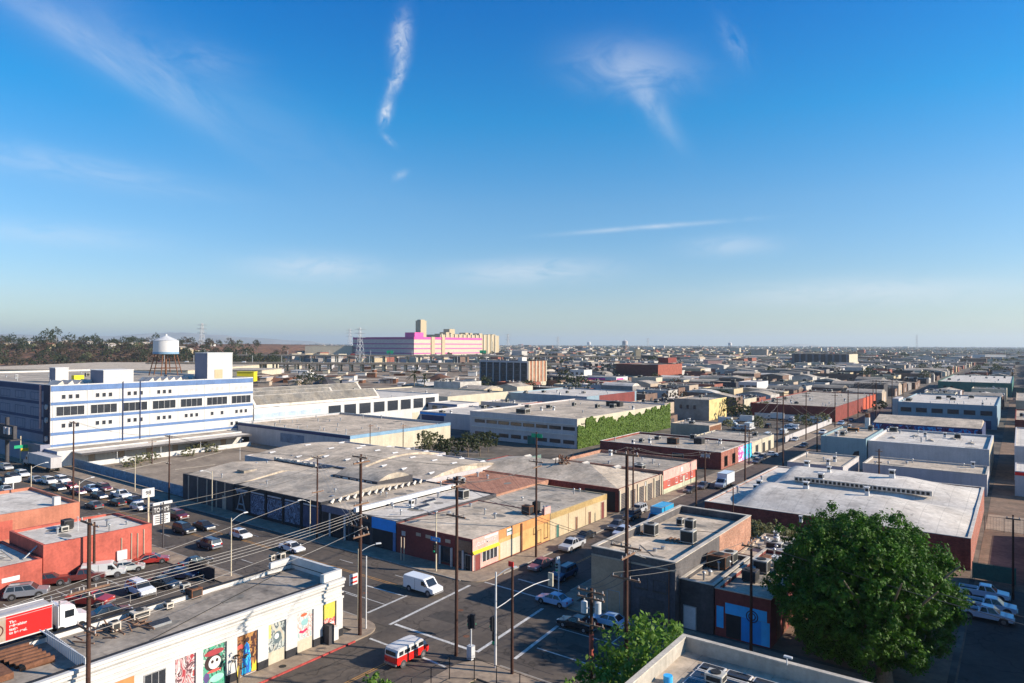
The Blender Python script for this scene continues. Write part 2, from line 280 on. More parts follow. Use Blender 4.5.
# ---------------------------------------------------------------- mesh building
class MB:
    def __init__(s): s.v = []; s.f = []; s.m = []; s.s = []
    def face(s, pts, mi=0, sm=False):
        b = len(s.v); s.v += [tuple(p) for p in pts]; s.f.append(tuple(range(b, b+len(pts)))); s.m.append(mi); s.s.append(sm)
    def idx(s, vs, fs, mi=0, sm=False):
        b = len(s.v); s.v += [tuple(p) for p in vs]
        for f in fs: s.f.append(tuple(b+i for i in f)); s.m.append(mi); s.s.append(sm)
    def box(s, x0, y0, z0, x1, y1, z1, mi=0):
        if x0 > x1: x0, x1 = x1, x0
        if y0 > y1: y0, y1 = y1, y0
        s.idx([(x0, y0, z0), (x1, y0, z0), (x1, y1, z0), (x0, y1, z0), (x0, y0, z1), (x1, y0, z1), (x1, y1, z1), (x0, y1, z1)],
              [(0, 3, 2, 1), (4, 5, 6, 7), (0, 1, 5, 4), (1, 2, 6, 5), (2, 3, 7, 6), (3, 0, 4, 7)], mi)
    def cyl(s, p0, p1, r0, r1=None, n=8, mi=0, caps=True):
        r1 = r0 if r1 is None else r1; p0 = Vector(p0); p1 = Vector(p1); d = (p1-p0).normalized()
        a = d.cross(Vector((0, 0, 1)) if abs(d.z) < 0.9 else Vector((1, 0, 0))).normalized(); b = d.cross(a)
        vs = [p0+(a*cos(2*pi*i/n)+b*sin(2*pi*i/n))*r0 for i in range(n)]+[p1+(a*cos(2*pi*i/n)+b*sin(2*pi*i/n))*r1 for i in range(n)]
        s.idx(vs, [(i, n+i, n+(i+1) % n, (i+1) % n) for i in range(n)], mi, True)
        if caps: s.idx(vs[:n], [tuple(range(n))], mi); s.idx(vs[n:], [tuple(reversed(range(n)))], mi)
    def prism(s, poly, z0, z1, mi=0):
        n = len(poly); vs = [(x, y, z0) for x, y in poly]+[(x, y, z1) for x, y in poly]
        s.idx(vs, [tuple(reversed(range(n))), tuple(range(n, 2*n))]+[(i, (i+1) % n, n+(i+1) % n, n+i) for i in range(n)], mi)
    def prof_y(s, poly, y0, y1, mi=0, sm=False): # polygon in x,z extruded along y
        n = len(poly); vs = [(x, y0, z) for x, z in poly]+[(x, y1, z) for x, z in poly]
        s.idx(vs, [tuple(range(n)), tuple(reversed(range(n, 2*n)))], mi)
        s.idx(vs, [(i, n+i, n+(i+1) % n, (i+1) % n) for i in range(n)], mi, sm)
    def prof_x(s, poly, x0, x1, mi=0, sm=False): # polygon in y,z extruded along x
        n = len(poly); vs = [(x0, y, z) for y, z in poly]+[(x1, y, z) for y, z in poly]
        s.idx(vs, [tuple(range(n)), tuple(reversed(range(n, 2*n)))], mi)
        s.idx(vs, [(i, n+i, n+(i+1) % n, (i+1) % n) for i in range(n)], mi, sm)
    def mesh(s, name, mats, off=(0, 0, 0)):
        me = bpy.data.meshes.new(name); ox, oy, oz = off
        me.from_pydata([(x-ox, y-oy, z-oz) for x, y, z in s.v], [], s.f)
        for mm in (mats if isinstance(mats, (list, tuple)) else [mats]): me.materials.append(mm)
        me.polygons.foreach_set('material_index', s.m); me.polygons.foreach_set('use_smooth', s.s); me.update(); return me
    def build(s, name, mats, parent=None, label=None, cat=None, group=None, kind=None, origin=None):
        off = tuple(parent_world(parent)) if parent else (origin or (0, 0, 0))
        o = bpy.data.objects.new(name, s.mesh(name, mats, off)); COL.objects.link(o)
        if parent: o.parent = parent
        else: o.location = off
        return tag(o, label, cat, group, kind)
def parent_world(p):
    v = Vector((0, 0, 0))
    while p: v += p.location; p = p.parent
    return v
def tag(o, label=None, cat=None, group=None, kind=None):
    if label: o['label'] = label
    if cat: o['category'] = cat
    if group: o['group'] = group
    if kind: o['kind'] = kind
    return o
def empty(name, loc, label=None, cat=None, group=None):
    o = bpy.data.objects.new(name, None); COL.objects.link(o); o.location = loc; o.empty_display_size = 0.5
    return tag(o, label, cat, group)
def copy_tree(o, parent=None, name=None):
    c = o.copy(); COL.objects.link(c); c.parent = parent
    for ch in list(o.children): copy_tree(ch, c)
    return c
def boxpart(name, m, parent, *b): mb = MB(); mb.box(*b); return mb.build(name, m, parent)
def lettering(txt, size, m, parent, loc, face='E', depth=0.02, name='lettering', sx=1.0):
    cu = bpy.data.curves.new(name, 'FONT'); cu.body = txt; cu.size = size; cu.extrude = depth; cu.align_x = 'CENTER'; cu.align_y = 'CENTER'; cu.offset = 0.012*size
    o = bpy.data.objects.new(name, cu); COL.objects.link(o); bpy.context.view_layer.update()
    me = bpy.data.meshes.new_from_object(o); bpy.data.objects.remove(o)
    R = Matrix.Rotation(pi/2, 4, 'X')
    if face == 'E': R = Matrix.Rotation(pi/2, 4, 'Z') @ R
    me.transform(Matrix.Translation(Vector(loc)-parent_world(parent)) @ R @ Matrix.Diagonal((sx, 1, 1, 1))); me.materials.clear(); me.materials.append(m)
    t = bpy.data.objects.new(name, me); COL.objects.link(t); t.parent = parent; return t
# ---------------------------------------------------------------- buildings
class Bld:
    def __init__(s, name, label, cat, r, wall, roof, par=0.6, t=0.3, cap=None, group=None, roof_name='roof', z0=0.0, shape=None):
        s.x0, s.y0, s.x1, s.y1, s.h = r; s.root = empty(name, (s.x1, s.y0, z0), label, cat, group); s.wall_m = wall
        x0, y0, x1, y1, h = r; s.zr = h-par
        mb = MB(); mb.box(x0, y0, z0, x1, y0+t, h); mb.box(x0, y1-t, z0, x1, y1, h); mb.box(x0, y0+t, z0, x0+t, y1-t, h); mb.box(x1-t, y0+t, z0, x1, y1-t, h)
        s.wall = mb.build('wall', wall, s.root)
        if cap:
            mb = MB(); e = 0.06; k = t+0.04
            mb.box(x0-e, y0-e, h+.002, x1+e, y0+k, h+.1); mb.box(x0-e, y1-k, h+.002, x1+e, y1+e, h+.1); mb.box(x0-e, y0+k, h+.002, x0+k, y1-k, h+.1); mb.box(x1-k, y0+k, h+.002, x1+e, y1-k, h+.1)
            mb.build('coping', cap, s.wall)
        mb = MB()
        if shape is None: mb.box(x0+t, y0+t, s.zr-0.25, x1-t, y1-t, s.zr)
        else: shape(mb, x0+t, y0+t, x1-t, y1-t, s.zr)
        s.roof = mb.build(roof_name, roof, s.root)
    def fb(s, mb, face, u0, u1, z0, z1, d0, d1, mi=0):
        if face == 'E': mb.box(s.x1+d0, u0, z0, s.x1+d1, u1, z1, mi)
        elif face == 'W': mb.box(s.x0-d1, u0, z0, s.x0-d0, u1, z1, mi)
        elif face == 'S': mb.box(u0, s.y0-d1, z0, u1, s.y0-d0, z1, mi)
        else: mb.box(u0, s.y1+d0, z0, u1, s.y1+d1, z1, mi)
    def panel(s, name, face, u0, u1, z0, z1, m, d0=0.0, d1=0.03, parent=None):
        mb = MB(); s.fb(mb, face, u0, u1, z0, z1, d0, d1); return mb.build(name, m, parent or s.root)
    def window(s, face, u, z, w, h, fm=None, gm=None, name='window', bars=0, sill=True, fr=0.07, simple=False):
        fm = fm or m_frame; gm = gm or m_glass; a, b, c, d = u-w/2, u+w/2, z-h/2, z+h/2; mb = MB()
        s.fb(mb, face, a-fr, b+fr, d, d+fr, 0, .07); s.fb(mb, face, a-fr, b+fr, c-fr, c, 0, .07); s.fb(mb, face, a-fr, a, c, d, 0, .07); s.fb(mb, face, b, b+fr, c, d, 0, .07)
        for i in range(bars):
            q = a+(b-a)*(i+1)/(bars+1); s.fb(mb, face, q-.03, q+.03, c, d, .022, .05)
        if sill: s.fb(mb, face, a-fr-.05, b+fr+.05, c-fr-.08, c-fr-.002, 0, .14)
        o = mb.build(name, fm, s.root); mb = MB(); s.fb(mb, face, a, b, c, d, 0.0, .02); mb.build('pane', gm, o); return o
    def door(s, face, u, w, h, m=None, fm=None, z=0.0, name='door'):
        mb = MB(); s.fb(mb, face, u-w/2, u+w/2, z+.02, z+h, 0, .03); o = mb.build(name, m or m_charcoal, s.root)
        mb = MB(); s.fb(mb, face, u-w/2-.1, u-w/2, z+.02, z+h+.1, 0, .08); s.fb(mb, face, u+w/2, u+w/2+.1, z+.02, z+h+.1, 0, .08); s.fb(mb, face, u-w/2, u+w/2, z+h, z+h+.1, 0, .08); mb.build('frame', fm or m_frame, o)
        return o
    def shutter(s, face, u, w, h, m=None, z=0.0, name='roll_up_door'):
        mb = MB(); n = max(4, int(h/0.3))
        for i in range(n): s.fb(mb, face, u-w/2, u+w/2, z+.02+h*i/n, z+.02+h*(i+0.86)/n, 0, .05)
        s.fb(mb, face, u-w/2, u+w/2, z+.02, z+h, 0, .025)
        return mb.build(name, m or m_charcoal, s.root)
    def ac(s, x, y, w=1.6, l=1.4, h=1.2, z=None, m=None):
        z = s.zr if z is None else z; mb = MB(); mb.box(x-w/2, y-l/2, z+.18, x+w/2, y+l/2, z+.18+h)
        mb.box(x-w/2+.1, y-l/2+.1, z-.02, x-w/2+.25, y+l/2-.1, z+.18, 1); mb.box(x+w/2-.25, y-l/2+.1, z-.02, x+w/2-.1, y+l/2-.1, z+.18, 1)
        o = mb.build('air_conditioner', [m or m_acbox, m_dark], s.root)
        g = MB(); g.box(x-w/2+.12, y-l/2-.03, z+.3, x+w/2-.12, y-l/2, z+h+.02); g.box(x+w/2, y-l/2+.12, z+.3, x+w/2+.03, y+l/2-.12, z+h+.02); g.cyl((x, y, z+.18+h), (x, y, z+.26+h), min(w, l)*.36, n=12)
        g.build('grille', m_dark, o); return o
    def vent(s, x, y, h=0.9, r=0.16, z=None, m=None, hood=True):
        z = s.zr if z is None else z; mb = MB(); mb.cyl((x, y, z-.05), (x, y, z+h), r, n=8)
        if hood: mb.cyl((x, y, z+h), (x, y, z+h+.1), r*1.9, r*1.5, n=8); mb.cyl((x, y, z+h+.1), (x, y, z+h+.22), r*1.5, 0.02, n=8)
        return mb.build('roof_vent', m or m_metal, s.root)
    def boxvent(s, x, y, w=.7, h=1.3, z=None, m=None):
        z = s.zr if z is None else z; mb = MB(); mb.box(x-w/2, y-w/2, z-.05, x+w/2, y+w/2, z+h); mb.box(x-w/2-.1, y-w/2-.1, z+h, x+w/2+.1, y+w/2+.1, z+h+.1)
        mb.box(x-w/2+.1, y-w/2-.02, z+h*.55, x+w/2-.1, y-w/2, z+h*.9, 1); mb.box(x+w/2, y-w/2+.1, z+h*.55, x+w/2+.02, y+w/2-.1, z+h*.9, 1)
        return mb.build('roof_vent', [m or m_whitep, m_dark], s.root)
    def skylight(s, x, y, w=1.2, l=2.2, z=None, zf=None, m=None):
        z = s.zr if z is None else z; mb = MB(); mb.box(x-w/2, y-l/2, z-.15, x+w/2, y+l/2, z+.25); mb.prof_y([(x-w/2+.06, z+.25), (x+w/2-.06, z+.25), (x, z+.5)], y-l/2+.06, y+l/2-.06, 1)
        return mb.build('skylight', [m_metal, m or m_whitep], s.root)
    def patch(s, x, y, w, l, m=None, z=None, rot=0.0):
        z = s.zr if z is None else z; mb = MB(); P = []
        n = 9
        for i in range(n):
            a = 2*pi*i/n; k = 0.8+0.35*random.random(); P.append((x+cos(a)*w/2*k, y+sin(a)*l/2*k))
        mb.prism(P, z-.02, z+.012); return mb.build('roof_patch', m or m_roof_dk, s.root)
    def clutter(s, nv=5, na=1, np=2, nb=0, rnd=None):
        R = rnd or random; W_ = s.x1-s.x0; L_ = s.y1-s.y0
        for i in range(nv): s.vent(s.x0+1+R.random()*(W_-2), s.y0+1+R.random()*(L_-2), 0.4+R.random()*.7, 0.1+R.random()*.12)
        for i in range(na): s.ac(s.x0+2+R.random()*(W_-4), s.y0+2+R.random()*(L_-4), 1.2+R.random(), 1.1+R.random()*.8, .8+R.random()*.7)
        for i in range(np): s.patch(s.x0+3+R.random()*(W_-6), s.y0+3+R.random()*(L_-6), 1+R.random()*3, 1+R.random()*2.5)
        for i in range(nb): s.boxvent(s.x0+2+R.random()*(W_-4), s.y0+2+R.random()*(L_-4))

def shape_barrel_x(rise, n=12): # barrel vaults whose ridge runs along x
    def f(mb, x0, y0, x1, y1, z):
        pts = [(y0+(y1-y0)*i/n, z+rise*(1-(2*i/n-1)**2)) for i in range(n+1)]
        mb.prof_x([(y0, z-.3)]+pts+[(y1, z-.3)], x0, x1, 0, False)
    return f
def shape_barrel_y(rise, n=12):
    def f(mb, x0, y0, x1, y1, z):
        pts = [(x0+(x1-x0)*i/n, z+rise*(1-(2*i/n-1)**2)) for i in range(n+1)]
        mb.prof_y([(x0, z-.3)]+pts+[(x1, z-.3)], y0, y1, 0, False)
    return f
def shape_gable_y(rise):
    def f(mb, x0, y0, x1, y1, z): mb.prof_y([(x0, z-.3), (x0, z), ((x0+x1)/2, z+rise), (x1, z), (x1, z-.3)], y0, y1)
    return f
def shape_gable_x(rise):
    def f(mb, x0, y0, x1, y1, z): mb.prof_x([(y0, z-.3), (y0, z), ((y0+y1)/2, z+rise), (y1, z), (y1, z-.3)], x0, x1)
    return f
def shape_hip(rise, inset):
    def f(mb, x0, y0, x1, y1, z):
        ym = (y0+y1)/2; b = [(x0, y0, z-.3), (x1, y0, z-.3), (x1, y1, z-.3), (x0, y1, z-.3), (x0, y0, z), (x1, y0, z), (x1, y1, z), (x0, y1, z), (x0+inset, ym, z+rise), (x1-inset, ym, z+rise)]
        mb.idx(b, [(3, 2, 1, 0), (0, 1, 5, 4), (1, 2, 6, 5), (2, 3, 7, 6), (3, 0, 4, 7), (4, 5, 9, 8), (5, 6, 9), (6, 7, 8, 9), (7, 4, 8)])
    return f

# ---------------------------------------------------------------- foliage
def leafball(mb, c, r, n, size, rnd, mi=0, flat=1.0):
    cx, cy, cz = c
    for i in range(n):
        a = rnd.random()*2*pi; u = rnd.random()*2-1; q = r*(rnd.random()**0.4); w = math.sqrt(1-u*u)
        p = Vector((cx+cos(a)*w*q, cy+sin(a)*w*q, cz+u*q*flat)); s = size*(0.6+0.8*rnd.random())
        nrm_ = Vector((cos(a)*w+rnd.uniform(-.6, .6), sin(a)*w+rnd.uniform(-.6, .6), u*.9+0.35+rnd.uniform(-.5, .5))).normalized()
        t = nrm_.cross(Vector((rnd.uniform(-1, 1), rnd.uniform(-1, 1), rnd.uniform(-1, 1)))).normalized(); b = nrm_.cross(t)
        mb.face([p-t*s*.55, p-b*s*.32, p+t*s*.55, p+b*s*.32], mi)
def lumpy(theta, phi, seed, amp=0.18, f=2.2):
    v = Vector((cos(theta)*cos(phi), sin(theta)*cos(phi), sin(phi)))*f+Vector((seed*3.1, seed*1.7, seed*5.3))
    return 1+amp*2*mnoise.noise(v)+amp*mnoise.noise(v*2.3)
def crown(name, m, parent, c, rad, nclump, nleaf, leaf, seed, clr=0.16, zmin=-0.75, inner=0.15, clumpr=None):
    rnd = random.Random(seed); mb = MB(); rx, ry, rz = rad
    cr_ = clumpr or clr*(rx+ry+rz)/3
    for i in range(nclump):
        th = rnd.random()*2*pi; sp_ = zmin+(1-zmin)*rnd.random(); ph = math.asin(max(-1, min(1, sp_)))
        k = lumpy(th, ph, seed)*(1.0 if rnd.random() > inner else rnd.uniform(.4, .85))
        p = (c[0]+cos(th)*cos(ph)*rx*k, c[1]+sin(th)*cos(ph)*ry*k, c[2]+sin(ph)*rz*k)
        leafball(mb, p, cr_*rnd.uniform(.55, 1.25), nleaf, leaf, rnd, flat=0.8)
    return mb.build(name, m, parent)
def tree(name, label, loc, h, rad, mleaf, seed, nclump=60, nleaf=14, leaf=0.5, cat='tree', group=None, trunk_r=None, base=0.45, clumpr=None):
    t = empty(name, loc, label, cat, group); x, y, z = loc; rnd = random.Random(seed); tr = trunk_r or h*.022
    zc = z+h*(1+base)/2*0.98; rz = h*(1-base)/2
    mb = MB(); top = Vector((x, y, z+h*base*0.9)); mb.cyl((x, y, z-.2), top, tr, tr*.7, 7)
    for i in range(5):
        a = 2*pi*i/5+rnd.random(); e = Vector((x+cos(a)*rad*.6, y+sin(a)*rad*.6, zc+rz*rnd.uniform(-.3, .5))); mb.cyl(top, e, tr*.55, tr*.15, 5)
    mb.build('trunk', m_bark, t)
    crown('crown', mleaf, t, (x, y, zc), (rad, rad, rz), nclump, nleaf, leaf, seed, clumpr=clumpr); return t
def palm(label, loc, h, seed, group=None, r=2.2):
    t = empty('palm_tree', loc, label, 'palm tree', group); x, y, z = loc; rnd = random.Random(seed)
    mb = MB(); mb.cyl((x, y, z-.2), (x+.3, y, z+h), .3, .2, 8); mb.build('trunk', m_bark, t); mb = MB()
    for i in range(34):
        a = rnd.random()*2*pi; el = rnd.uniform(-.9, 1.2); L_ = r*rnd.uniform(.8, 1.15); p = Vector((x+.3, y, z+h)); d = Vector((cos(a)*cos(el), sin(a)*cos(el), sin(el)))
        sd = Vector((-sin(a), cos(a), 0)); prev = p; pw = .05
        for k in range(1, 6):
            q = p+d*L_*k/5-Vector((0, 0, 0.35*L_*(k/5)**2)); w = .34*sin(pi*min(.98, k/5*.9+.1)); mb.face([prev-sd*pw, q-sd*w, q+sd*w, prev+sd*pw]); prev = q; pw = w
    mb.build('crown', m_leafd, t); return t

# ---------------------------------------------------------------- vehicles (built at the origin pointing along +x, then moved)
def loft_prof(mb, prof, hw, mi=0, tuck=0.10, ins=0.93):
    cx_ = sum(p[0] for p in prof)/len(prof); cz_ = sum(p[1] for p in prof)/len(prof); n = len(prof); rings = []
    for y, k in ((-hw, ins), (-hw+tuck, 1), (hw-tuck, 1), (hw, ins)): rings.append([(cx_+(px-cx_)*(1-(1-k)*.35), y, cz_+(pz-cz_)*k) for px, pz in prof])
    vs = [p for r_ in rings for p in r_]; fs = [tuple(reversed(range(n))), tuple(range(3*n, 4*n))]
    for j in range(3):
        for i in range(n): fs.append((j*n+i, j*n+(i+1) % n, (j+1)*n+(i+1) % n, (j+1)*n+i))
    mb.idx(vs, fs, mi)
def frustum(mb, b, t, mi=0): # b,t = (x0,x1,hw,z)
    vs = [(b[0], -b[2], b[3]), (b[1], -b[2], b[3]), (b[1], b[2], b[3]), (b[0], b[2], b[3]), (t[0], -t[2], t[3]), (t[1], -t[2], t[3]), (t[1], t[2], t[3]), (t[0], t[2], t[3])]
    mb.idx(vs, [(0, 3, 2, 1), (4, 5, 6, 7), (0, 1, 5, 4), (1, 2, 6, 5), (2, 3, 7, 6), (3, 0, 4, 7)], mi)
def wheels(root, xs, hw, r=0.33, w=0.22):
    for x in xs:
        for sgn in (-1, 1):
            mb = MB(); y = sgn*(hw-.02); mb.cyl((x, y-sgn*w, r), (x, y, r), r, n=14); o = mb.build('wheel', m_tyre, root)
            mb = MB(); mb.cyl((x, y-sgn*.02, r), (x, y+sgn*.012, r), r*.6, n=10); mb.build('rim', m_rim, o)
def lamps(root, xf, xr, hw, zf, zr, wl_=0.34):
    for sgn in (-1, 1):
        mb = MB(); mb.box(xf-.12, sgn*(hw-.08), zf-.09, xf+.02, sgn*(hw-.08-wl_), zf+.09); mb.build('headlight', m_lamp, root)
        mb = MB(); mb.box(xr-.02, sgn*(hw-.06), zr-.12, xr+.12, sgn*(hw-.06-.26), zr+.12); mb.build('taillight', m_tail, root)
def cabin(root, body, gb, gt, pillars, roof_t=0.06, m=None):
    """glass house with painted roof and pillars: gb/gt bottom and top (x0,x1,hw,z)"""
    mb = MB(); frustum(mb, gb, gt); mb.build('windows', m_carglass, root)
    e = .02; frustum(body, (gt[0]-e, gt[1]+e, gt[2]+e, gt[3]), (gt[0]+.12, gt[1]-.12, gt[2]-.1, gt[3]+roof_t))
    for sgn in (-1, 1):
        for fb_, w in pillars:
            xb = gb[0]+(gb[1]-gb[0])*fb_; xt = gt[0]+(gt[1]-gt[0])*fb_
            b1 = Vector((xb-w/2, sgn*(gb[2]+.012), gb[3])); b2 = Vector((xb+w/2, sgn*(gb[2]+.012), gb[3])); t1 = Vector((xt-w/2, sgn*(gt[2]+.012), gt[3])); t2 = Vector((xt+w/2, sgn*(gt[2]+.012), gt[3])); n = Vector((0, -sgn*.06, 0))
            body.idx([b1, b2, t2, t1, b1+n, b2+n, t2+n, t1+n], [(0, 1, 2, 3), (7, 6, 5, 4), (0, 4, 5, 1), (1, 5, 6, 2), (2, 6, 7, 3), (3, 7, 4, 0)])
def finish_car(root, body):
    o = body.build('body', [m_carpaint, m_charcoal, m_chrome], root)
    return root
def make_sedan():
    r = empty('car', (0, 0, 0)); b = MB()
    loft_prof(b, [(-2.3, .32), (2.25, .28), (2.34, .5), (2.28, .68), (1.2, .86), (.9, .92), (-1.55, .96), (-2.2, .95), (-2.35, .8), (-2.36, .5)], .89)
    cabin(r, b, (-1.65, 1.15, .80, .90), (-1.0, .35, .62, 1.38), ((0.02, .12), (.5, .07), (.98, .08)))
    b.box(2.22, -.8, .3, 2.4, .8, .45, 2); b.box(-2.42, -.8, .34, -2.3, .8, .5, 2)
    for s_ in (-1, 1): b.box(.78, s_*.88, .92, .95, s_*1.02, 1.04)
    for x in (1.42, -1.38):
        for s_ in (-1, 1): b.cyl((x, s_*.86, .36), (x, s_*.905, .36), .40, n=14, mi=1)
    finish_car(r, b); wheels(r, (1.42, -1.38), .93); lamps(r, 2.3, -2.36, .86, .62, .78); return r
def make_hatch():
    r = empty('car', (0, 0, 0)); b = MB()
    loft_prof(b, [(-2.0, .34), (1.95, .3), (2.04, .5), (1.98, .72), (1.1, .93), (.8, .98), (-1.9, 1.02), (-2.05, .85), (-2.06, .5)], .88)
    cabin(r, b, (-1.95, 1.1, .8, .96), (-1.5, .3, .64, 1.46), ((0.03, .2), (.42, .07), (.98, .08)))
    b.box(-2.12, -.75, .36, -2.0, .75, .52, 2); b.box(1.95, -.75, .32, 2.1, .75, .47, 2)
    for x in (1.28, -1.3):
        for s_ in (-1, 1): b.cyl((x, s_*.85, .36), (x, s_*.895, .36), .40, n=14, mi=1)
    finish_car(r, b); wheels(r, (1.28, -1.3), .92); lamps(r, 2.0, -2.06, .85, .66, .86); return r
def make_suv():
    r = empty('sport_utility_car', (0, 0, 0)); b = MB()
    loft_prof(b, [(-2.3, .4), (2.3, .38), (2.38, .6), (2.34, .95), (1.2, 1.12), (-2.3, 1.14), (-2.4, .9), (-2.4, .55)], .95)
    cabin(r, b, (-2.3, 1.2, .88, 1.1), (-2.05, .55, .74, 1.68), ((0.02, .16), (.32, .08), (.62, .08), (.98, .09)), .08)
    b.box(2.3, -.85, .42, 2.46, .85, .62, 2); b.box(-2.5, -.85, .42, -2.36, .85, .62, 2); b.box(-1.9, -.66, 1.76, .3, -.6, 1.82, 1); b.box(-1.9, .6, 1.76, .3, .66, 1.82, 1)
    for x in (1.45, -1.45):
        for s_ in (-1, 1): b.cyl((x, s_*.92, .42), (x, s_*.965, .42), .47, n=14, mi=1)
    finish_car(r, b); wheels(r, (1.45, -1.45), .99, .39, .25); lamps(r, 2.36, -2.4, .92, .82, .95); return r
def make_pickup():
    r = empty('pickup_truck', (0, 0, 0)); b = MB()
    loft_prof(b, [(-2.75, .5), (2.65, .45), (2.75, .7), (2.7, 1.02), (1.45, 1.16), (-.75, 1.18), (-.76, .8), (-2.75, .8)], .97, ins=.96)
    for s_ in (-1, 1): b.box(-2.75, s_*.97, .62, -.74, s_*.87, 1.16)
    b.box(-2.8, -.95, .6, -2.7, .95, 1.16); b.box(-2.7, -.86, .8, -.76, .86, .84, 1)
    cabin(r, b, (-.72, 1.45, .88, 1.14), (-.5, .8, .72, 1.72), ((0.03, .12), (.45, .09), (.98, .09)), .08)
    b.box(2.65, -.9, .42, 2.84, .9, .64, 2); b.box(-2.92, -.9, .42, -2.8, .9, .62, 2)
    for x in (1.75, -1.75):
        for s_ in (-1, 1): b.cyl((x, s_*.94, .44), (x, s_*.985, .44), .50, n=14, mi=1)
    finish_car(r, b); wheels(r, (1.75, -1.75), 1.0, .41, .26); lamps(r, 2.7, -2.8, .94, .85, .98); return r
def make_van():
    r = empty('van', (0, 0, 0)); b = MB()
    loft_prof(b, [(-2.75, .42), (2.6, .4), (2.72, .6), (2.68, 1.0), (1.75, 1.2), (1.1, 2.0), (.85, 2.08), (-2.65, 2.08), (-2.76, 1.9)], .98, ins=.95)
    mb = MB(); mb.idx([(1.80, -.78, 1.22), (1.80, .78, 1.22), (1.17, .72, 1.98), (1.17, -.72, 1.98)], [(0, 1, 2, 3)])
    for s_ in (-1, 1):
        y = s_*.992; m2 = MB(); m2.idx([(.55, y, 1.25), (1.5, y, 1.25), (1.02, y, 1.82), (.55, y, 1.82)], [(0, 1, 2, 3) if s_ < 0 else (3, 2, 1, 0)]); m2.build('side_window', m_carglass, r)
        m2 = MB(); m2.box(-2.785, s_*.12, 1.3, -2.74, s_*.8, 1.8); m2.build('rear_window', m_carglass, r)
    mb.build('windscreen', m_carglass, r)
    b.box(2.62, -.92, .4, 2.82, .92, .62, 2); b.box(-2.9, -.92, .4, -2.74, .92, .58, 2)
    for s_ in (-1, 1): b.box(1.25, s_*.97, 1.25, 1.4, s_*1.2, 1.5, 1); b.box(-.6, s_*.985, .5, -.57, s_*.998, 1.95, 1)
    for x in (1.75, -1.65):
        for s_ in (-1, 1): b.cyl((x, s_*.955, .4), (x, s_*.992, .4), .46, n=14, mi=1)
    finish_car(r, b); wheels(r, (1.75, -1.65), 1.01, .37, .25); lamps(r, 2.68, -2.76, .94, .85, 1.0); return r
def make_camper():
    r = empty('camper_van', (0, 0, 0)); b = MB()
    loft_prof(b, [(-2.28, .42), (2.2, .4), (2.36, .6), (2.36, .95), (2.2, 1.16), (-2.33, 1.18), (-2.36, .7)], .92, ins=.95, tuck=.14)
    b.box(2.28, -.85, .38, 2.44, .85, .56, 2); b.box(-2.46, -.85, .38, -2.32, .85, .56, 2); b.cyl((2.3, 0, .85), (2.4, 0, .85), .14, n=12, mi=2)
    for x in (1.5, -1.45):
        for s_ in (-1, 1): b.cyl((x, s_*.90, .36), (x, s_*.935, .36), .42, n=14, mi=1)
    finish_car(r, b); mb = MB(); loft_prof(mb, [(-2.34, 1.184), (2.16, 1.164), (1.98, 1.4), (1.62, 1.86), (1.3, 1.98), (.4, 2.04), (-1.9, 2.03), (-2.2, 1.92), (-2.32, 1.6)], .90, ins=.93, tuck=.2); up = mb.build('upper_body', m_whitep, r)
    mb = MB(); mb.idx([(2.04, -.7, 1.34), (2.04, .7, 1.34), (1.68, .64, 1.8), (1.68, -.64, 1.8)], [(0, 1, 2, 3)]); mb.build('windscreen', m_carglass, up)
    for s_ in (-1, 1):
        for x_, w in ((1.15, .72), (.1, .8), (-.85, .8), (-1.72, .6)): mb = MB(); mb.box(x_-w/2, s_*.885, 1.32, x_+w/2, s_*.912, 1.72); mb.build('side_window', m_carglass, up)
    mb = MB(); mb.box(-2.365, -.7, 1.34, -2.325, .7, 1.74); mb.build('rear_window', m_carglass, up)
    wheels(r, (1.5, -1.45), .95, .34, .22); lamps(r, 2.34, -2.36, .88, .8, .8, .26); return r
def make_boxtruck(Lb=5.2, hb=3.3):
    r = empty('box_truck', (0, 0, 0)); b = MB()
    loft_prof(b, [(1.4, .55), (3.3, .5), (3.4, .8), (3.36, 1.15), (2.6, 1.45), (2.0, 2.25), (1.4, 2.3)], 1.0, ins=.96)
    mb = MB(); mb.idx([(2.63, -.8, 1.48), (2.63, .8, 1.48), (2.06, .76, 2.2), (2.06, -.76, 2.2)], [(0, 1, 2, 3)])
    for s_ in (-1, 1):
        y = s_*1.012; m2 = MB(); m2.idx([(1.6, y, 1.45), (2.45, y, 1.45), (2.05, y, 2.05), (1.6, y, 2.05)], [(0, 1, 2, 3) if s_ < 0 else (3, 2, 1, 0)]); m2.build('side_window', m_carglass, r)
    mb.build('windscreen', m_carglass, r); b.box(-3.8, -.5, .5, 1.4, .5, .8, 1); b.box(3.3, -.95, .45, 3.5, .95, .7, 2)
    finish_car(r, b); wheels(r, (2.4, -2.5), 1.05, .45, .28); lamps(r, 3.36, -3.8, .95, .9, .75)
    c = MB(); c.box(-4.0, -1.15, .9, 1.3, 1.15, hb); o = c.build('cargo_box', [m_carpaint], r)
    for z0, z1 in ((.86, .96), (hb-.06, hb+.04)):
        t = MB(); t.box(-4.03, -1.18, z0, 1.33, -1.10, z1); t.box(-4.03, 1.10, z0, 1.33, 1.18, z1); t.box(-4.03, -1.1, z0, -3.96, 1.1, z1); t.box(1.26, -1.1, z0, 1.33, 1.1, z1); t.build('edge_trim', m_metal, o)
    return r
PROTO = {}
VEH = [] # (root) for label check
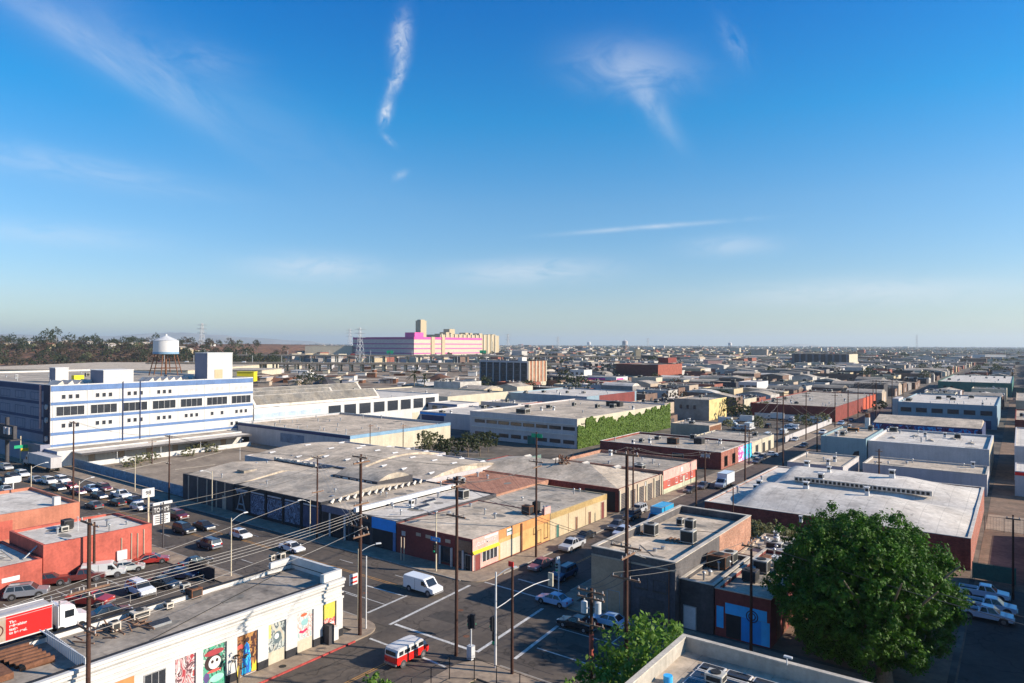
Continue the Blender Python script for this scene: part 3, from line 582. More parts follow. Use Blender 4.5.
def vehicle(kind, x, y, ang, col, label, cat=None, group=None, z=0.01, roofcol=None):
    mk = dict(sedan=make_sedan, hatch=make_hatch, suv=make_suv, pickup=make_pickup, van=make_van, box=make_boxtruck, camper=make_camper)[kind]
    if kind not in PROTO: o = PROTO[kind] = mk()
    else: o = copy_tree(PROTO[kind])
    o.location = (x, y, z); o.rotation_euler = (0, 0, radians(ang))
    for c in o.children:
        c.color = (*col, 1)
        if 'cargo_box' in c.name and roofcol: c.color = (*roofcol, 1)
    tag(o, label, cat or {'sedan': 'car', 'hatch': 'car', 'suv': 'car', 'pickup': 'pickup truck', 'van': 'van', 'box': 'truck', 'camper': 'van'}[kind], group); VEH.append(o); return o

# ---------------------------------------------------------------- poles and wires
ATT = {}
def crossarm(root, x, y, z, L_=2.6, ax='x', m=None, ins=4):
    mb = MB(); h = L_/2
    if ax == 'x': mb.box(x-h, y-.22, z-.08, x+h, y-.10, z+.08)
    else: mb.box(x+.10, y-h, z-.08, x+.22, y+h, z+.08)
    o = mb.build('crossarm', m or m_woodlt, root); pts = []
    for i in range(ins):
        k = -h+.15+(L_-.3)*i/(ins-1); px_, py_ = (x+k, y-.16) if ax == 'x' else (x+.16, y+k)
        mb = MB(); mb.cyl((px_, py_, z+.08), (px_, py_, z+.3), .07, .05, 6); mb.build('insulator', m_porc, o); pts.append(Vector((px_, py_, z+.3)))
    return pts
def pole(label, x, y, h, arms=(), r=0.21, m=None, transf=(), name='utility_pole', cat='utility pole', group=None, z=0.0):
    t = empty(name, (x, y, z), label, cat, group); mb = MB(); mb.cyl((x, y, z-.1), (x, y, z+h), r, r*.7, 10); mb.build('post', m or m_wood, t); A = []
    for (dz, L_, ax, ins) in arms: A.append(crossarm(t, x, y, z+h-dz, L_, ax, ins=ins))
    for (dz, dx, dy) in transf:
        mb = MB(); zc = z+h-dz; mb.cyl((x+dx, y+dy, zc-.5), (x+dx, y+dy, zc+.5), .3, n=12); mb.cyl((x+dx, y+dy, zc+.5), (x+dx, y+dy, zc+.62), .31, .12, n=12)
        mb.cyl((x+dx*.3, y+dy*.3, zc), (x+dx, y+dy, zc), .06, n=6); mb.cyl((x+dx, y+dy, zc+.6), (x+dx, y+dy, zc+.85), .05, n=6); mb.build('transformer', m_gsteel, t)
    return t, A
WIRES = []
def wire(a, b, sag, r, m, label, group='power lines strung between the poles'):
    mb = MB(); n = 10; a = Vector(a); b = Vector(b); P = [a.lerp(b, i/n)-Vector((0, 0, sag*4*(i/n)*(1-i/n))) for i in range(n+1)]
    for i in range(n): mb.cyl(P[i], P[i+1], r, n=5, caps=False)
    return mb.build('power_line', m, None, label, 'power line', group, origin=tuple(a))
def lamp_post(label, x, y, h, arm=(1.5, 0), m=None, name='street_lamp', r=.1, group=None, head=True):
    t = empty(name, (x, y, 0), label, 'street lamp', group); m = m or m_conc; mb = MB(); mb.cyl((x, y, -.1), (x, y, h), r, r*.65, 8); mb.build('post', m, t)
    mb = MB(); dx, dy = arm; prev = Vector((x, y, h-.5))
    for i in range(1, 7):
        k = i/6; q = Vector((x+dx*k, y+dy*k, h-.5+.8*sin(k*pi/2))); mb.cyl(prev, q, r*.4, n=6); prev = q
    mb.build('arm', m_gsteel, t); mb = MB(); d = Vector((dx, dy, 0)).normalized(); s_ = Vector((-d.y, d.x, 0))
    p = prev; mb.idx([p-s_*.12-d*.1, p+s_*.12-d*.1, p+s_*.16+d*.55, p-s_*.16+d*.55]+[q+Vector((0, 0, .14)) for q in (p-s_*.1-d*.1, p+s_*.1-d*.1, p+s_*.13+d*.5, p-s_*.13+d*.5)], [(0, 3, 2, 1), (4, 5, 6, 7), (0, 1, 5, 4), (1, 2, 6, 5), (2, 3, 7, 6), (3, 0, 4, 7)])
    mb.build('lamp_head', m_gsteel, t); return t
# ================================================================ SETTING: ground, roads, kerbs, paint
def sheet(name, poly, z, m, th=None):
    mb = MB()
    if th: mb.prism(poly, z-th, z)
    else: mb.face([(x, y, z) for x, y in poly])
    return mb.build(name, m, kind='structure')
def R4(x0, y0, x1, y1): return [(x0, y0), (x1, y0), (x1, y1), (x0, y1)]
def corner(cx_, cy_, r, a0, a1, n=6): return [(cx_+cos(radians(a0+(a1-a0)*i/n))*r, cy_+sin(radians(a0+(a1-a0)*i/n))*r) for i in range(n+1)]
sheet('ground', R4(-60000, -3000, 60000, 80000), -0.02, m_ground)
sheet('main_street', R4(-460, 57, 160, 74), 0.004, m_asph)
sheet('side_street', R4(-60, 74, -48.5, 900), 0.004, m_asph2)
sheet('side_street', R4(-59.3, -60, -47, 57), 0.004, m_asph)
sheet('alley', R4(-5.2, 74, 3.5, 700), 0.004, m_dirt)
sheet('parking_lot', R4(-103.8, -30, -71.4, 53.6), 0.004, m_asph)
sheet('parking_lot', R4(-213.8, 78.6, -143.2, 134.8), 0.004, m_lot)
sheet('yard', R4(-22, 78, -5.8, 122), 0.004, m_dirt)
sheet('yard', R4(-97, 98, -64.5, 122.6), 0.002, m_dirt)
# sidewalks: real slabs 0.13 m high with a separate kerb edge
def walk(poly, name='sidewalk', m=None): return sheet(name, poly, 0.13, m or m_side, 0.25)
walk([(-450, 74.2), (-63, 74.2)]+corner(-63, 77.2, 3, -90, 0)[1:]+[(-60, 330), (-63.6, 330), (-63.6, 78), (-450, 78)])
walk([(-48.5, 77.2)]+corner(-45.5, 77.2, 3, 180, 270)[1:]+[(120, 74.2), (120, 77), (-46, 77), (-46, 400), (-48.5, 400)])
walk([(-300, 53.8), (-62, 53.8), (-61.9, -30), (-59.5, -30), (-59.5, 53.8)]+corner(-62.5, 53.8, 3, 0, 90)[1:]+[(-300, 56.8)])
walk([(-46.8, -30), (-46.8, 53.8)]+list(reversed(corner(-43.8, 53.8, 3, 90, 180)))+[(100, 56.8), (100, 53.4), (-43.2, 53.4), (-43.2, -30)][:4])
def strip(name, x0, y0, x1, y1, m, z=0.14): mb = MB(); mb.box(x0, y0, 0.0, x1, y1, z); return mb.build(name, m, kind='structure')
strip('red_kerb', -59.5, 10, -59.32, 52, m_curbred, .145)
strip('kerb', -300, 74.0, -63, 74.2, m_curb, .145); strip('kerb', -60.0, 80, -59.82, 330, m_curb, .145); strip('kerb', -48.68, 80, -48.5, 400, m_curb, .145)
strip('kerb', -43, 56.8, 100, 56.98, m_curb, .145); strip('kerb', -300, 56.8, -64, 56.98, m_curb, .145)
# road paint
pm = MB(); py_ = MB()
def line(mb, a, b, w=.22, z=.009):
    a = Vector((*a, z)); b = Vector((*b, z)); d = (b-a).normalized(); s_ = Vector((-d.y, d.x, 0))*w/2; mb.face([a-s_, b-s_, b+s_, a+s_])
for a, b, w in [((-64.6, 58.5), (-64.9, 65.6), .35), ((-59.8, 57.6), (-60.8, 73.6), .4), ((-59.4, 58.1), (-47.2, 58.1), .4), ((-47.0, 58.1), (-48.2, 72.6), .4), ((-42.8, 59.2), (-43.8, 69.2), .4),
                ((-43.4, 68.7), (-30, 68.7), .15), ((-42.4, 62.8), (-31, 62.8), .2), ((-60, 75.8), (-50.4, 75.4), .3), ((-57, 79.6), (-49.6, 79.3), .3), ((-53, 53.8), (-47.4, 53.5), .3), ((-58.8, 53.6), (-54.6, 53.6), .3),
                ((-72, 65), (-65.2, 65.3), .25), ((-90, 61.9), (-65, 61.7), .14), ((-36.5, 68.6), (-36.5, 72.8), .15)]: line(pm, a, b, w)
for x in range(-300, -66, 12): line(pm, (x, 70.4), (x+3, 70.4), .13); line(pm, (x, 61.4), (x+3, 61.4), .13)
for x in range(-300, -110, 7): line(pm, (x, 57.0), (x, 59.1), .12)
for y0 in (67.35, 67.75): line(py_, (-300, y0), (-66.5, y0), .14)
for y0 in (64.3, 64.7): line(py_, (-300, y0), (-110, y0), .12)
for x0 in (-53.0, -52.7): line(py_, (x0, -20), (x0, 51.5), .14)
for x0 in (-54.3, -54.0): line(py_, (x0, 83), (x0, 330), .12)
for y in range(6, 50, 3): line(pm, (-78, y), (-73, y), .1); line(pm, (-103.4, y), (-98.8, y), .1)
pm.build('road_markings', m_paint, kind='structure'); py_.build('yellow_centre_lines', m_painty, kind='structure')
mb = MB(); mb.cyl((-60.6, 43.5, .12), (-60.6, 43.5, .137), .38, n=16); mb.build('manhole_cover', m_dark, None, 'round dark metal cover set in the sidewalk beside the mural wall', 'manhole cover')
pt = MB()
for (x0, y0, x1, y1) in [(-86, 60.2, -78, 61.3), (-72, 71.2, -66.8, 73.1), (-58, 62, -53.5, 65), (-40, 64.5, -33, 66.2), (-57.8, 30, -56, 38), (-120, 71.2, -104, 72.6), (-57.6, 100, -55.8, 112), (-51.6, 120, -49.6, 140)]: pt.face([(x0, y0, .0065), (x1, y0+.3, .0065), (x1-.2, y1, .0065), (x0+.3, y1-.2, .0065)])
pt.build('asphalt_patches', asphalt('patched_asphalt', (0.062, 0.054, 0.048), 0.3), kind='structure')

ts = MB(); rt = random.Random(9)
for i in range(60): # tar seams, a little crooked
    if i < 34: x = rt.uniform(-190, -30); y = rt.uniform(58, 73); L_ = rt.uniform(4, 18); dx, dy = L_, rt.uniform(-.4, .4)
    else: x = rt.uniform(-58.5, -49); y = rt.uniform(5, 150); L_ = rt.uniform(3, 12); dx, dy = rt.uniform(-.4, .4), L_
    if i % 5 == 0: dx, dy = dy*.4+.01, dx*.35
    pv = (x, y)
    for k in range(1, 7): q = (x+dx*k/6+rt.uniform(-.1, .1), y+dy*k/6+rt.uniform(-.1, .1)); line(ts, pv, q, .09, .0075); pv = q
ts.build('tar_seams', mat('tar', (.022, .021, .02), .7), kind='structure')
for i, (x, y) in enumerate(((-56, 66), (-70, 63), (-50.5, 60.5), (-53, 88), (-95, 70), (-55.5, 40))): mb = MB(); mb.cyl((x, y, 0), (x, y, .012), .36, n=16); mb.build('manhole_cover', m_rust, None, 'round metal manhole cover in the asphalt '+['at the middle of the crossing', 'left of the white van', 'by the near right corner', 'in the shaded side street', 'in front of the mural warehouse', 'behind the red and white van'][i], 'manhole cover')
# ================================================================ NEAR BUILDINGS
# ---- white corner building with wall paintings
m_bright = mat('fresh_white_paint', (.60, .585, .56), .75, .14, .4, .10, 3)
b = Bld('corner_building', 'white corner building with long cornice and colourful murals between its pillars', 'building', (-71, -6, -61.9, 52.2, 6.5), m_bright, mat('old_brown_grey_roof', (0.40, 0.345, 0.285), 0.95, 0.36, 0.14, 0.28, 1.5, tint=(0.29, 0.25, 0.21), seams=1.9), par=.45, t=.35, cap=m_black)
mb = MB() # raised end parapet at the street corner and stepped cornice
mb.box(-71, 51.8, 6.602, -61.9, 52.2, 7.5); mb.box(-62.3, 49.5, 6.602, -61.9, 51.8, 7.5); mb.box(-71, 49.0, 6.602, -70.6, 51.8, 7.3); mb.build('end_parapet', m_bright, b.root)
mb = MB()
for z0, z1, d in ((6.3, 6.58, .5), (5.95, 6.2, .34), (5.55, 5.75, .24), (4.9, 5.02, .16), (4.3, 4.55, .2)): mb.box(-61.898, -6, z0, -61.9+d, 52.35, z1); mb.box(-71.0, 52.202, z0, -61.898, 52.2+d*.5, z1)
mb.build('cornice', m_bright, b.root)
bays = [(33.0, 34.9), (35.6, 38.0), (39.1, 41.4), (42.6, 44.7), (46.1, 48.2), (49.4, 51.3)]
edges = [29.5, 31.5]+[q for p_ in bays for q in p_]
pil = [(28.0, 33.0)]+[(bays[i][1], bays[i+1][0]) for i in range(5)]+[(51.3, 52.2)]
for a, c in pil[1:]:
    mb = MB(); mb.box(-61.898, a, .95, -61.70, c, 4.3); mb.build('pillar', m_bright, b.root)
    mb = MB(); mb.box(-61.898, a, .13, -61.68, c, .948); mb.build('pillar_base', m_black, b.root)
MU = [('pink_white_red', [(.5, .46, .45), (.35, .04, .05), (.55, .38, .38), (.12, .05, .06), (.6, .56, .54), (.4, .08, .08)]),
      ('green_black_white', [(.05, .32, .2), (.3, .42, .34), (.03, .06, .05), (.06, .36, .22), (.1, .28, .2), (.45, .5, .45)]),
      ('brown_ochre', [(.11, .035, .015), (.28, .12, .04), (.06, .02, .015), (.4, .2, .06), (.14, .05, .02)]),
      ('grey_teal_white', [(.5, .5, .47), (.15, .2, .2), (.42, .44, .41), (.08, .1, .11), (.36, .4, .37), (.5, .43, .33)]),
      ('white_teal_red', [(.55, .53, .5), (.3, .4, .4), (.58, .55, .53), (.5, .3, .26), (.5, .55, .53), (.4, .46, .46)]),
      ('yellow_gold', [(.6, .46, .03), (.42, .36, .02), (.66, .52, .07), (.5, .45, .08), (.6, .46, .05)])]
for (a, c), (nm, cols) in zip(bays, MU):
    low = 1.4 if nm in ('white_teal_red', 'grey_teal_white') else (.2 if nm in ('green_black_white', 'brown_ochre', 'pink_white_red') else 1.5)
    mu = b.panel('mural', 'E', a+.04, c-.04, low, 4.25, mural('mural_'+nm, cols, 1.0, .6), 0, .03)
    mu['label'] = {'pink_white_red': 'mural of pink, white and red strokes', 'green_black_white': 'green mural with a white and black rounded face form', 'brown_ochre': 'dark brown mural with a blue draped figure and yellow flames',
                   'grey_teal_white': 'grey and white mural with an ochre strip', 'white_teal_red': 'pale mural with teal shapes and a red swirl', 'yellow_gold': 'yellow mural above a red and pink base'}[nm]
    if low > 1: b.panel('lower_wall', 'E', a+.04, c-.04, .13, low-.004, m_cream if nm[0] != 'y' else m_dark, 0, .02)
    def blob(pts, m, d, nm_='painted_shape'):
        mb = MB(); n = len(pts); vs = [(-61.87+d, a+(c-a)*u, low+(4.25-low)*v) for u, v in pts]; vs2 = [(-61.868, y, z) for _, y, z in vs]
        mb.idx(vs+vs2, [tuple(range(n))]+[(i, n+i, n+(i+1) % n, (i+1) % n) for i in range(n)]); mb.build(nm_, m, mu)
    def ell(cu_, cv, ru, rv, n=16, a0=0, a1=360): return [(cu_+cos(radians(a0+(a1-a0)*i/n))*ru, cv+sin(radians(a0+(a1-a0)*i/n))*rv) for i in range(n if a1-a0 == 360 else n+1)]
    mk = lambda nme, c_: mat('art_'+nme, c_, .8, .15, 1, .1, 3)
    if nm == 'brown_ochre':
        blob([(.25, .02), (.72, .02), (.68, .45), (.6, .72), (.48, .8), (.38, .7), (.3, .4)], mural('art_robe', [(.01, .2, .6), (.02, .5, .75), (.01, .1, .4), (.05, .6, .7)], 2.2, .3), .004)
        blob(ell(.52, .84, .1, .06), mk('dark', (.05, .03, .03)), .006); blob(ell(.2, .72, .15, .06), mk('coral', (.7, .1, .08)), .005)
        blob([(.03, .02), (.22, .02), (.14, .2), (.1, .3), (.05, .2)], mk('flame', (.8, .6, .05)), .006); blob([(.74, .02), (.97, .02), (.95, .28), (.85, .15), (.8, .3)], mk('flame', (.8, .6, .05)), .006)
    if nm == 'green_black_white':
        blob(ell(.45, .62, .36, .2), mk('dark', (.05, .03, .03)), .004); blob(ell(.52, .6, .26, .15), mk('bone', (.7, .72, .68)), .007); blob(ell(.5, .84, .42, .07), mk('wine', (.35, .05, .06)), .008)
        blob(ell(.5, .41, .3, .035), mk('coral', (.7, .1, .08)), .009); blob(ell(.42, .63, .06, .04), mk('dark', (.05, .03, .03)), .01); blob(ell(.62, .64, .06, .04), mk('dark', (.05, .03, .03)), .01)
        blob(ell(.62, .22, .3, .09), mk('mint', (.3, .65, .5)), .006); blob(ell(.18, .3, .12, .12), mk('violet', (.1, .07, .2)), .006)
    if nm == 'white_teal_red':
        blob(ell(.45, .9, .2, .06), mk('rust', (.5, .12, .05)), .005); blob([(.15, .28), (.4, .22), (.7, .3), (.62, .38), (.4, .32), (.2, .36)], mk('crimson', (.55, .03, .1)), .006); blob(ell(.5, .62, .22, .12), mk('tealp', (.25, .45, .45)), .005)
    if nm == 'grey_teal_white':
        blob([(.02, .5), (.2, .5), (.2, .98), (.02, .98)], mk('ochre', (.68, .5, .18)), .004); blob(ell(.55, .45, .24, .22), mk('slate', (.13, .17, .18)), .005); blob(ell(.52, .5, .13, .1), mk('bone', (.7, .72, .68)), .007)
    if nm == 'yellow_gold':
        blob([(.02, .02), (.98, .02), (.98, .4), (.7, .34), (.4, .42), (.02, .36)], mural('art_redbase', [(.5, .06, .06), (.7, .35, .3), (.35, .04, .04), (.6, .12, .1)], 2, .7), .004); blob([(.06, .1), (.4, .12), (.42, .17), (.06, .15)], mk('bone', (.7, .72, .68)), .006); blob([(.5, .14), (.92, .12), (.9, .18), (.52, .2)], mk('bone', (.7, .72, .68)), .006)
b.window('E', 31.2, 2.6, 1.8, 2.4, bars=2); b.panel('wall_panel', 'E', 27.6, 29.4, 1.0, 4.25, m_orange)
mb = MB(); mb.box(-61.70, 49.5, .13, -60.75, 50.2, 2.2); mb.box(-61.70, 50.5, .13, -61.2, 51.2, 1.6, 1); mb.build('vending_box', [m_charcoal, m_whitep], None, 'dark upright box with white side standing under the yellow mural', 'vending box', origin=(-61.2, 50.2, 0.13))
# roof furniture of the corner building
for (px, py, w, l, h) in ((281, 556, 1.1, .9, 1.1), (272, 557, .7, .7, .9)): g = G(px, py+3, 6.2); b.ac(g.x, g.y, w*.8, l*.8, h*.7, m=m_cap)
g = G(194, 597, 6.1); b.ac(g.x, g.y, 1.3, 1.2, .9, m=m_rust); g = G(185, 592, 6.1); b.ac(g.x, g.y, .8, .8, .8)
for px in (218, 250, 277, 305): y = on_x(px, -62.4); b.vent(-62.6, y, .35, .12, hood=False)
mb = MB()
for (p0, p1) in (((108, 612), (305, 566)), ((150, 640), (300, 562))): a = G(*p0, 6.1); c = G(*p1, 6.1); mb.cyl((a.x, a.y, 6.09), (c.x, c.y, 6.09), .035, n=5)
mb.build('roof_cable', m_dark, b.root)
mb = MB(); # fence across the roof
for i in range(22): y = 25.9-i*.02; x = -71+i*.42; mb.box(x, y-.03, 6.05, x+.34, y+.03, 7.15)
mb.box(-71, 25.4, 7.16, -61.95, 25.5, 7.22); o = mb.build('roof_fence', m_gsteel, b.root)
# clutter on the near end of the roof: timbers, ducts, boxes
rr = random.Random(3); mb = MB()
for i in range(26):
    x = rr.uniform(-70.2, -65.5); y = rr.uniform(26.8, 33.0); L_ = rr.uniform(.6, 2.6); a = rr.choice((0, pi/2, .3)); dx, dy = cos(a)*L_/2, sin(a)*L_/2; mb.cyl((x-dx, y-dy, 6.2+rr.random()*.5), (x+dx, y+dy, 6.2+rr.random()*.5), .07, n=5)
mb.build('timber_pile', m_woodlt, None, 'pile of loose brown timbers on the near end of the white corner building roof', 'timber pile', origin=(-68, 30, 6.05))
for (x, y, w, l, h) in ((-69.5, 33.5, 1.3, 2.2, .9), (-68.2, 30.6, 1.1, 1.1, 1.1), (-69.6, 36.4, 1.0, 1.0, .8)): b.ac(x, y, w*.8, l*.7, h*.7, m=m_cap)
b.patch(-66, 34, 2.2, 3.4); b.patch(-67, 42, 1.8, 3); b.patch(-68.5, 30, 3, 3, m_lot); b.skylight(-66.5, 33.8, 1.2, 2.0, m=m_glass)
mb = MB() # old rusty tank frame on the lower left
for i in range(7): x = -70.8+i*.75; mb.cyl((x, 21.6+i*.12, 6.2), (x+.5, 24.4+i*.05, 6.35), .35, .3, 7)
mb.box(-71, 20, 6.1, -65, 21.5, 6.6); mb.build('rusty_drums', m_rust, None, 'row of rusty brown drums lying on the roof behind the metal roof fence', 'drums', origin=(-68, 22, 6.05))
mb = MB(); mb.box(-70.6, 53.2, 4.9, -66.4, 53.36, 6.7); mb.box(-70.6, 52.4, 5.6, -70.5, 53.2, 5.7, 1); mb.box(-66.5, 52.4, 5.6, -66.4, 53.2, 5.7, 1); 
mb = MB(); mb.box(-61.3, 52.75, 5.6, -61.15, 53.9, 6.8); sg = mb.build('hanging_sign', m_whitep, None, 'small white sign with red bands hanging off the white corner building', 'sign', origin=(-61.2, 53, 5.2))
mb = MB(); mb.box(-61.148, 52.85, 6.3, -61.13, 53.8, 6.5); mb.box(-61.148, 52.85, 5.8, -61.13, 53.8, 6.0); mb.build('red_band', m_red, sg)

# ---- coral red building and its lower wing
b = Bld('red_workshop', 'bright coral red workshop with flat white roof beside the parking lot', 'building', (-118.5, 38.5, -106.4, 53.0, 5.6), m_redwall, m_roof_wh, par=.35, t=.35)
b.clutter(4, 0, 2, 0, random.Random(5)); b.ac(-114.6, 44.6, 1.4, 1.3, 1.2, m=m_charcoal); b.ac(-113.3, 43.6, 1.2, 1.0, .7)
mb = MB(); mb.cyl((-112, 45, 5.2), (-112, 45, 7.4), .05, n=6); mb.cyl((-112.6, 45, 7.2), (-111.4, 45, 7.2), .03, n=5); mb.build('antenna', m_gsteel, b.root)
for y, h_ in ((50.0, 4.8), (50.9, 4.6), (48.6, 4.4), (51.8, 5.0)): mb = MB(); mb.cyl((-106.3, y, .1), (-106.3, y, h_), .06, n=6); mb.build('drain_pipe', m_cream, b.root)
mb = MB(); mb.box(-106.398, 47.9, 1.2, -106.1, 49.3, 2.6); mb.build('meter_box', m_whitep, b.root)
bw = Bld('red_annex', 'low coral red annex with cluttered roof joined below the red workshop', 'building', (-120, 14, -105.9, 38.2, 4.0), m_redwall, m_roof_wh, par=.3, t=.35)
bw.clutter(9, 3, 3, 1, random.Random(8)); bw.panel('notice_board', 'E', 33.6, 35.6, 1.9, 2.5, m_whitep); bw.door('E', 31.4, 1.5, 3.0, m_maroon, m_maroon)
mb = MB()
for i in range(9): x = -118+rr.random()*11; y = 30+rr.random()*7; mb.cyl((x, y, 3.9), (x+rr.uniform(-2, 2), y+rr.uniform(-2, 2), 4.3+rr.random()), .12, n=6)
mb.build('duct', m_metal, bw.root)
b = Bld('orange_red_warehouse', 'orange red flat warehouse with dark corner shadow, left of the coral red workshop', 'building', (-152, 8, -131, 52.9, 5.5), m_orwall, m_roof_wh, par=.5, t=.35)
b.skylight(-141, 40, 3, 6, m=m_dark); b.clutter(6, 1, 2, 1, random.Random(9)); b.panel('painted_square', 'E', 38.5, 43, 1.4, 4.4, m_redwall, 0, .012)
mb = MB(); mb.box(-136, 49, 5.0, -132, 52.4, 7.6); mb = MB(); mb.box(-134.2, 49.8, 5.0, -133.2, 50.8, 6.5); mb.build('chimney', m_white, b.root)

# ---- corner store across the street
b = Bld('corner_store', 'corner shop with maroon front, yellow awning and pink and orange painted side wall', 'shop', (-79.5, 78, -64, 98.4, 4.7), m_maroon, m_roof, par=.12, t=.12)
b.panel('side_wall_paint', 'E', 78.0, 84.2, .15, 4.7, m_pink, 0, .02); b.panel('side_wall_paint', 'E', 84.2, 90.5, .15, 4.7, m_yellow, 0, .02); b.panel('side_wall_paint', 'E', 90.5, 98.4, .15, 4.7, m_yellow, 0, .022)
mb = MB(); b.fb(mb, 'E', 84.25, 98.35, 3.3, 4.68, .022, .03); mb.build('upper_band', m_orange, b.root)
mb = MB(); b.fb(mb, 'E', 84.6, 90, .2, 2.7, .022, .03); mb.build('light_panel', m_cream, b.root)
mb = MB(); mb.prof_y([(-63.98, 2.95), (-63.98, 2.55), (-63.75, 2.5), (-63.7, 2.6)], 78.0, 84.2); mb.build('awning', m_awn, b.root)
mb = MB(); b.fb(mb, 'E', 80.2, 83.8, .9, 2.35, .02, .05); mb.build('shop_window', m_glass, b.root)
for u in (80.2, 81.1, 82.0, 82.9, 83.8): b.panel('window_bar', 'E', u-.06, u+.06, .9, 2.4, m_whitep, .05, .09)
b.door('E', 79.1, 1.2, 2.3, m_maroon)
lettering('LIQUOR MARKET', .75, m_whitep, b.root, (-63.97, 81.1, 3.75), 'E', sx=.85); b.panel('sign_band', 'E', 80.7, 84.0, 4.2, 4.55, m_whitep, .02, .05)
mb = MB(); b.fb(mb, 'E', 86.2, 87.7, 3.45, 4.45, .03, .09); o = mb.build('wall_sign', m_whitep, b.root); mb = MB(); b.fb(mb, 'E', 86.3, 87.6, 3.95, 4.15, .092, .1); mb.build('green_band', m_dkgreen, o)
for u, z_, w, h_ in ((94.0, 2.6, .8, .9), (95.2, 1.4, 1.0, 2.0), (97.2, 2.0, 1.0, 2.4)): b.window('E', u, z_, w, h_, m_rust, m_dark)
mb = MB(); mb.box(-63.98, 89.9, .15, -63.75, 90.2, 4.6); mb.build('drain_pipe', m_rust, b.root)
for u, w in ((-66, 2.2), (-69.2, 1.8)): b.window('S', u, 1.7, w, 2.2, m_dframe, m_glass)
b.door('S', -64.8, 1.0, 2.3, m_dark); b.panel('sign_band', 'S', -78.5, -67.5, 3.2, 4.2, m_maroon, 0, .06); b.panel('front_sign', 'S', -66.9, -64.2, 2.7, 4.3, mat('tan_sign', (.25, .15, .1)), 0, .08)
b.panel('wall_sign', 'S', -78.3, -77.5, 3.0, 3.7, m_pale, 0.06, .1)
for i in range(4): b.panel('sign_tile', 'S', -75.2+i*2.0, -74.2+i*2.0, 3.45, 3.95, m_tan, .06, .09)
for x in (-65.6, -67.8, -70.1): mb = MB(); mb.box(x-.12, 77.6, .13, x+.12, 77.85, 2.9); mb.build('porch_post', m_pale, b.root)
b.patch(-70, 92, 3, 1.6, m_roof_dk); b.clutter(5, 0, 2, 0, random.Random(12)); b.ac(-66.6, 95.6, 1.6, 1.3, 1.3, m=m_rust); b.ac(-65.9, 97.2, 1.0, 1.0, 1.7, m=m_dark)
for i in range(5): mb = MB(); y = 79.5+i*4; mb.box(-79, y, 4.47, -64.4, y+.09, 4.5); mb.build('roof_seam', m_roof_dk, b.root)
mb = MB(); mb.box(-63.9, 96.4, 4.702, -63.7, 98.2, 5.9); mb.box(-64.3, 96.4, 4.702, -64.1, 98.2, 5.6); mb.build('sign_frame', m_pink, b.root)
# ---- blue garage
b = Bld('tyre_garage', 'garage with black open bays and blue painted lintel beside the maroon shop front', 'garage', (-89.6, 78.02, -79.6, 104, 4.9), m_charcoal, m_roof_wh, par=.2, t=.3)
b.panel('lintel', 'S', -85.2, -79.7, 3.1, 4.88, m_brightblue, 0, .05); b.panel('side_pier', 'S', -80.3, -79.7, .15, 3.09, m_blue, 0, .06); b.panel('open_bay', 'S', -85.0, -80.4, .15, 3.0, m_black, 0, .02); b.panel('open_bay', 'S', -89.2, -85.6, .15, 3.8, m_black, 0, .02)  # open bays are flat black panels, inner shade put into the colour
b.panel('side_pier', 'S', -85.6, -85.2, .15, 3.09, m_charcoal, 0, .06)
mb = MB(); mb.box(-90.0, 78.3, 4.6, -89.3, 103.5, 5.6); mb.build('white_parapet', m_whitep, b.root)
b.clutter(5, 1, 2, 1, random.Random(13)); b.skylight(-83.5, 88, 1.2, 3, m=m_glass); b.skylight(-85.5, 92, 1.0, 2.6, m=m_glass)
b2 = Bld('rear_brick_block', 'low tan brick block behind the corner shop and garage', 'building', (-97, 104.2, -80, 122.5, 4.6), m_tanbrick, m_tanbrick, par=.15)
b2.clutter(3, 1, 1, 0, random.Random(14))
# ---- beige block next to the shop
b = Bld('beige_block', 'beige windowless block with ochre trim between the yellow shop wall and an open yard', 'building', (-97, 98.7, -64.1, 118.6, 4.4), m_beige, m_roof_gr, par=.2, t=.3)
b.panel('ochre_band', 'E', 98.8, 118.6, 3.4, 4.38, mat('ochre_trim', (.48, .33, .14)), 0, .05)
for u in (104.5, 110.5): b.panel('expansion_joint', 'E', u, u+.12, .15, 3.38, m_rust, 0, .02)
for u, w, h_, m in ((101, .8, 2.1, m_dkgreen), (107.3, .6, 2.2, m_rust), (112, .7, 2.2, m_rust), (116.9, 1.0, 3.1, m_maroon)): b.door('E', u, w, h_, m, m_tan)
b.clutter(5, 0, 3, 0, random.Random(15)); b.patch(-72, 106, 4, 1.2)
# ---- dark artwork hall row (one thing per roof)
def row_unit(name, label, x0, x1, y1, h, wall, roof, shape, par=.5, seed=1, y0=77.6, nsk=3, **k):
    b = Bld(name, label, 'warehouse', (x0, y0, x1, y1, h), wall, roof, par=par, t=.3, shape=shape, **k); return b
def ridge_z(b, rise, x, y, ax):
    t_ = (2*(x-b.x0)/(b.x1-b.x0)-1) if ax == 'y' else (2*(y-b.y0)/(b.y1-b.y0)-1); return b.zr+rise*(1-t_*t_)
m_art = mural('faded_blue_figures', [(.03, .035, .05), (.13, .18, .27), (.04, .05, .08), (.2, .27, .38), (.05, .06, .09), (.1, .14, .22)], .9, .7, 1.2)
b = row_unit('grey_warehouse', 'charcoal warehouse with shallow gabled tan roof beside the empty parking lot', -142.8, -124.2, 100, 5.4, m_charcoal, m_roof, shape_gable_x(1.3), par=.25)
for x in (-140.5, -137, -133.5, -130, -127): b.panel('pilaster', 'S', x-.2, x+.2, .15, 5.3, m_tan, 0, .05)
for x in (-138.7, -131.8): b.shutter('S', x, 2.4, 3.4, m_charcoal)
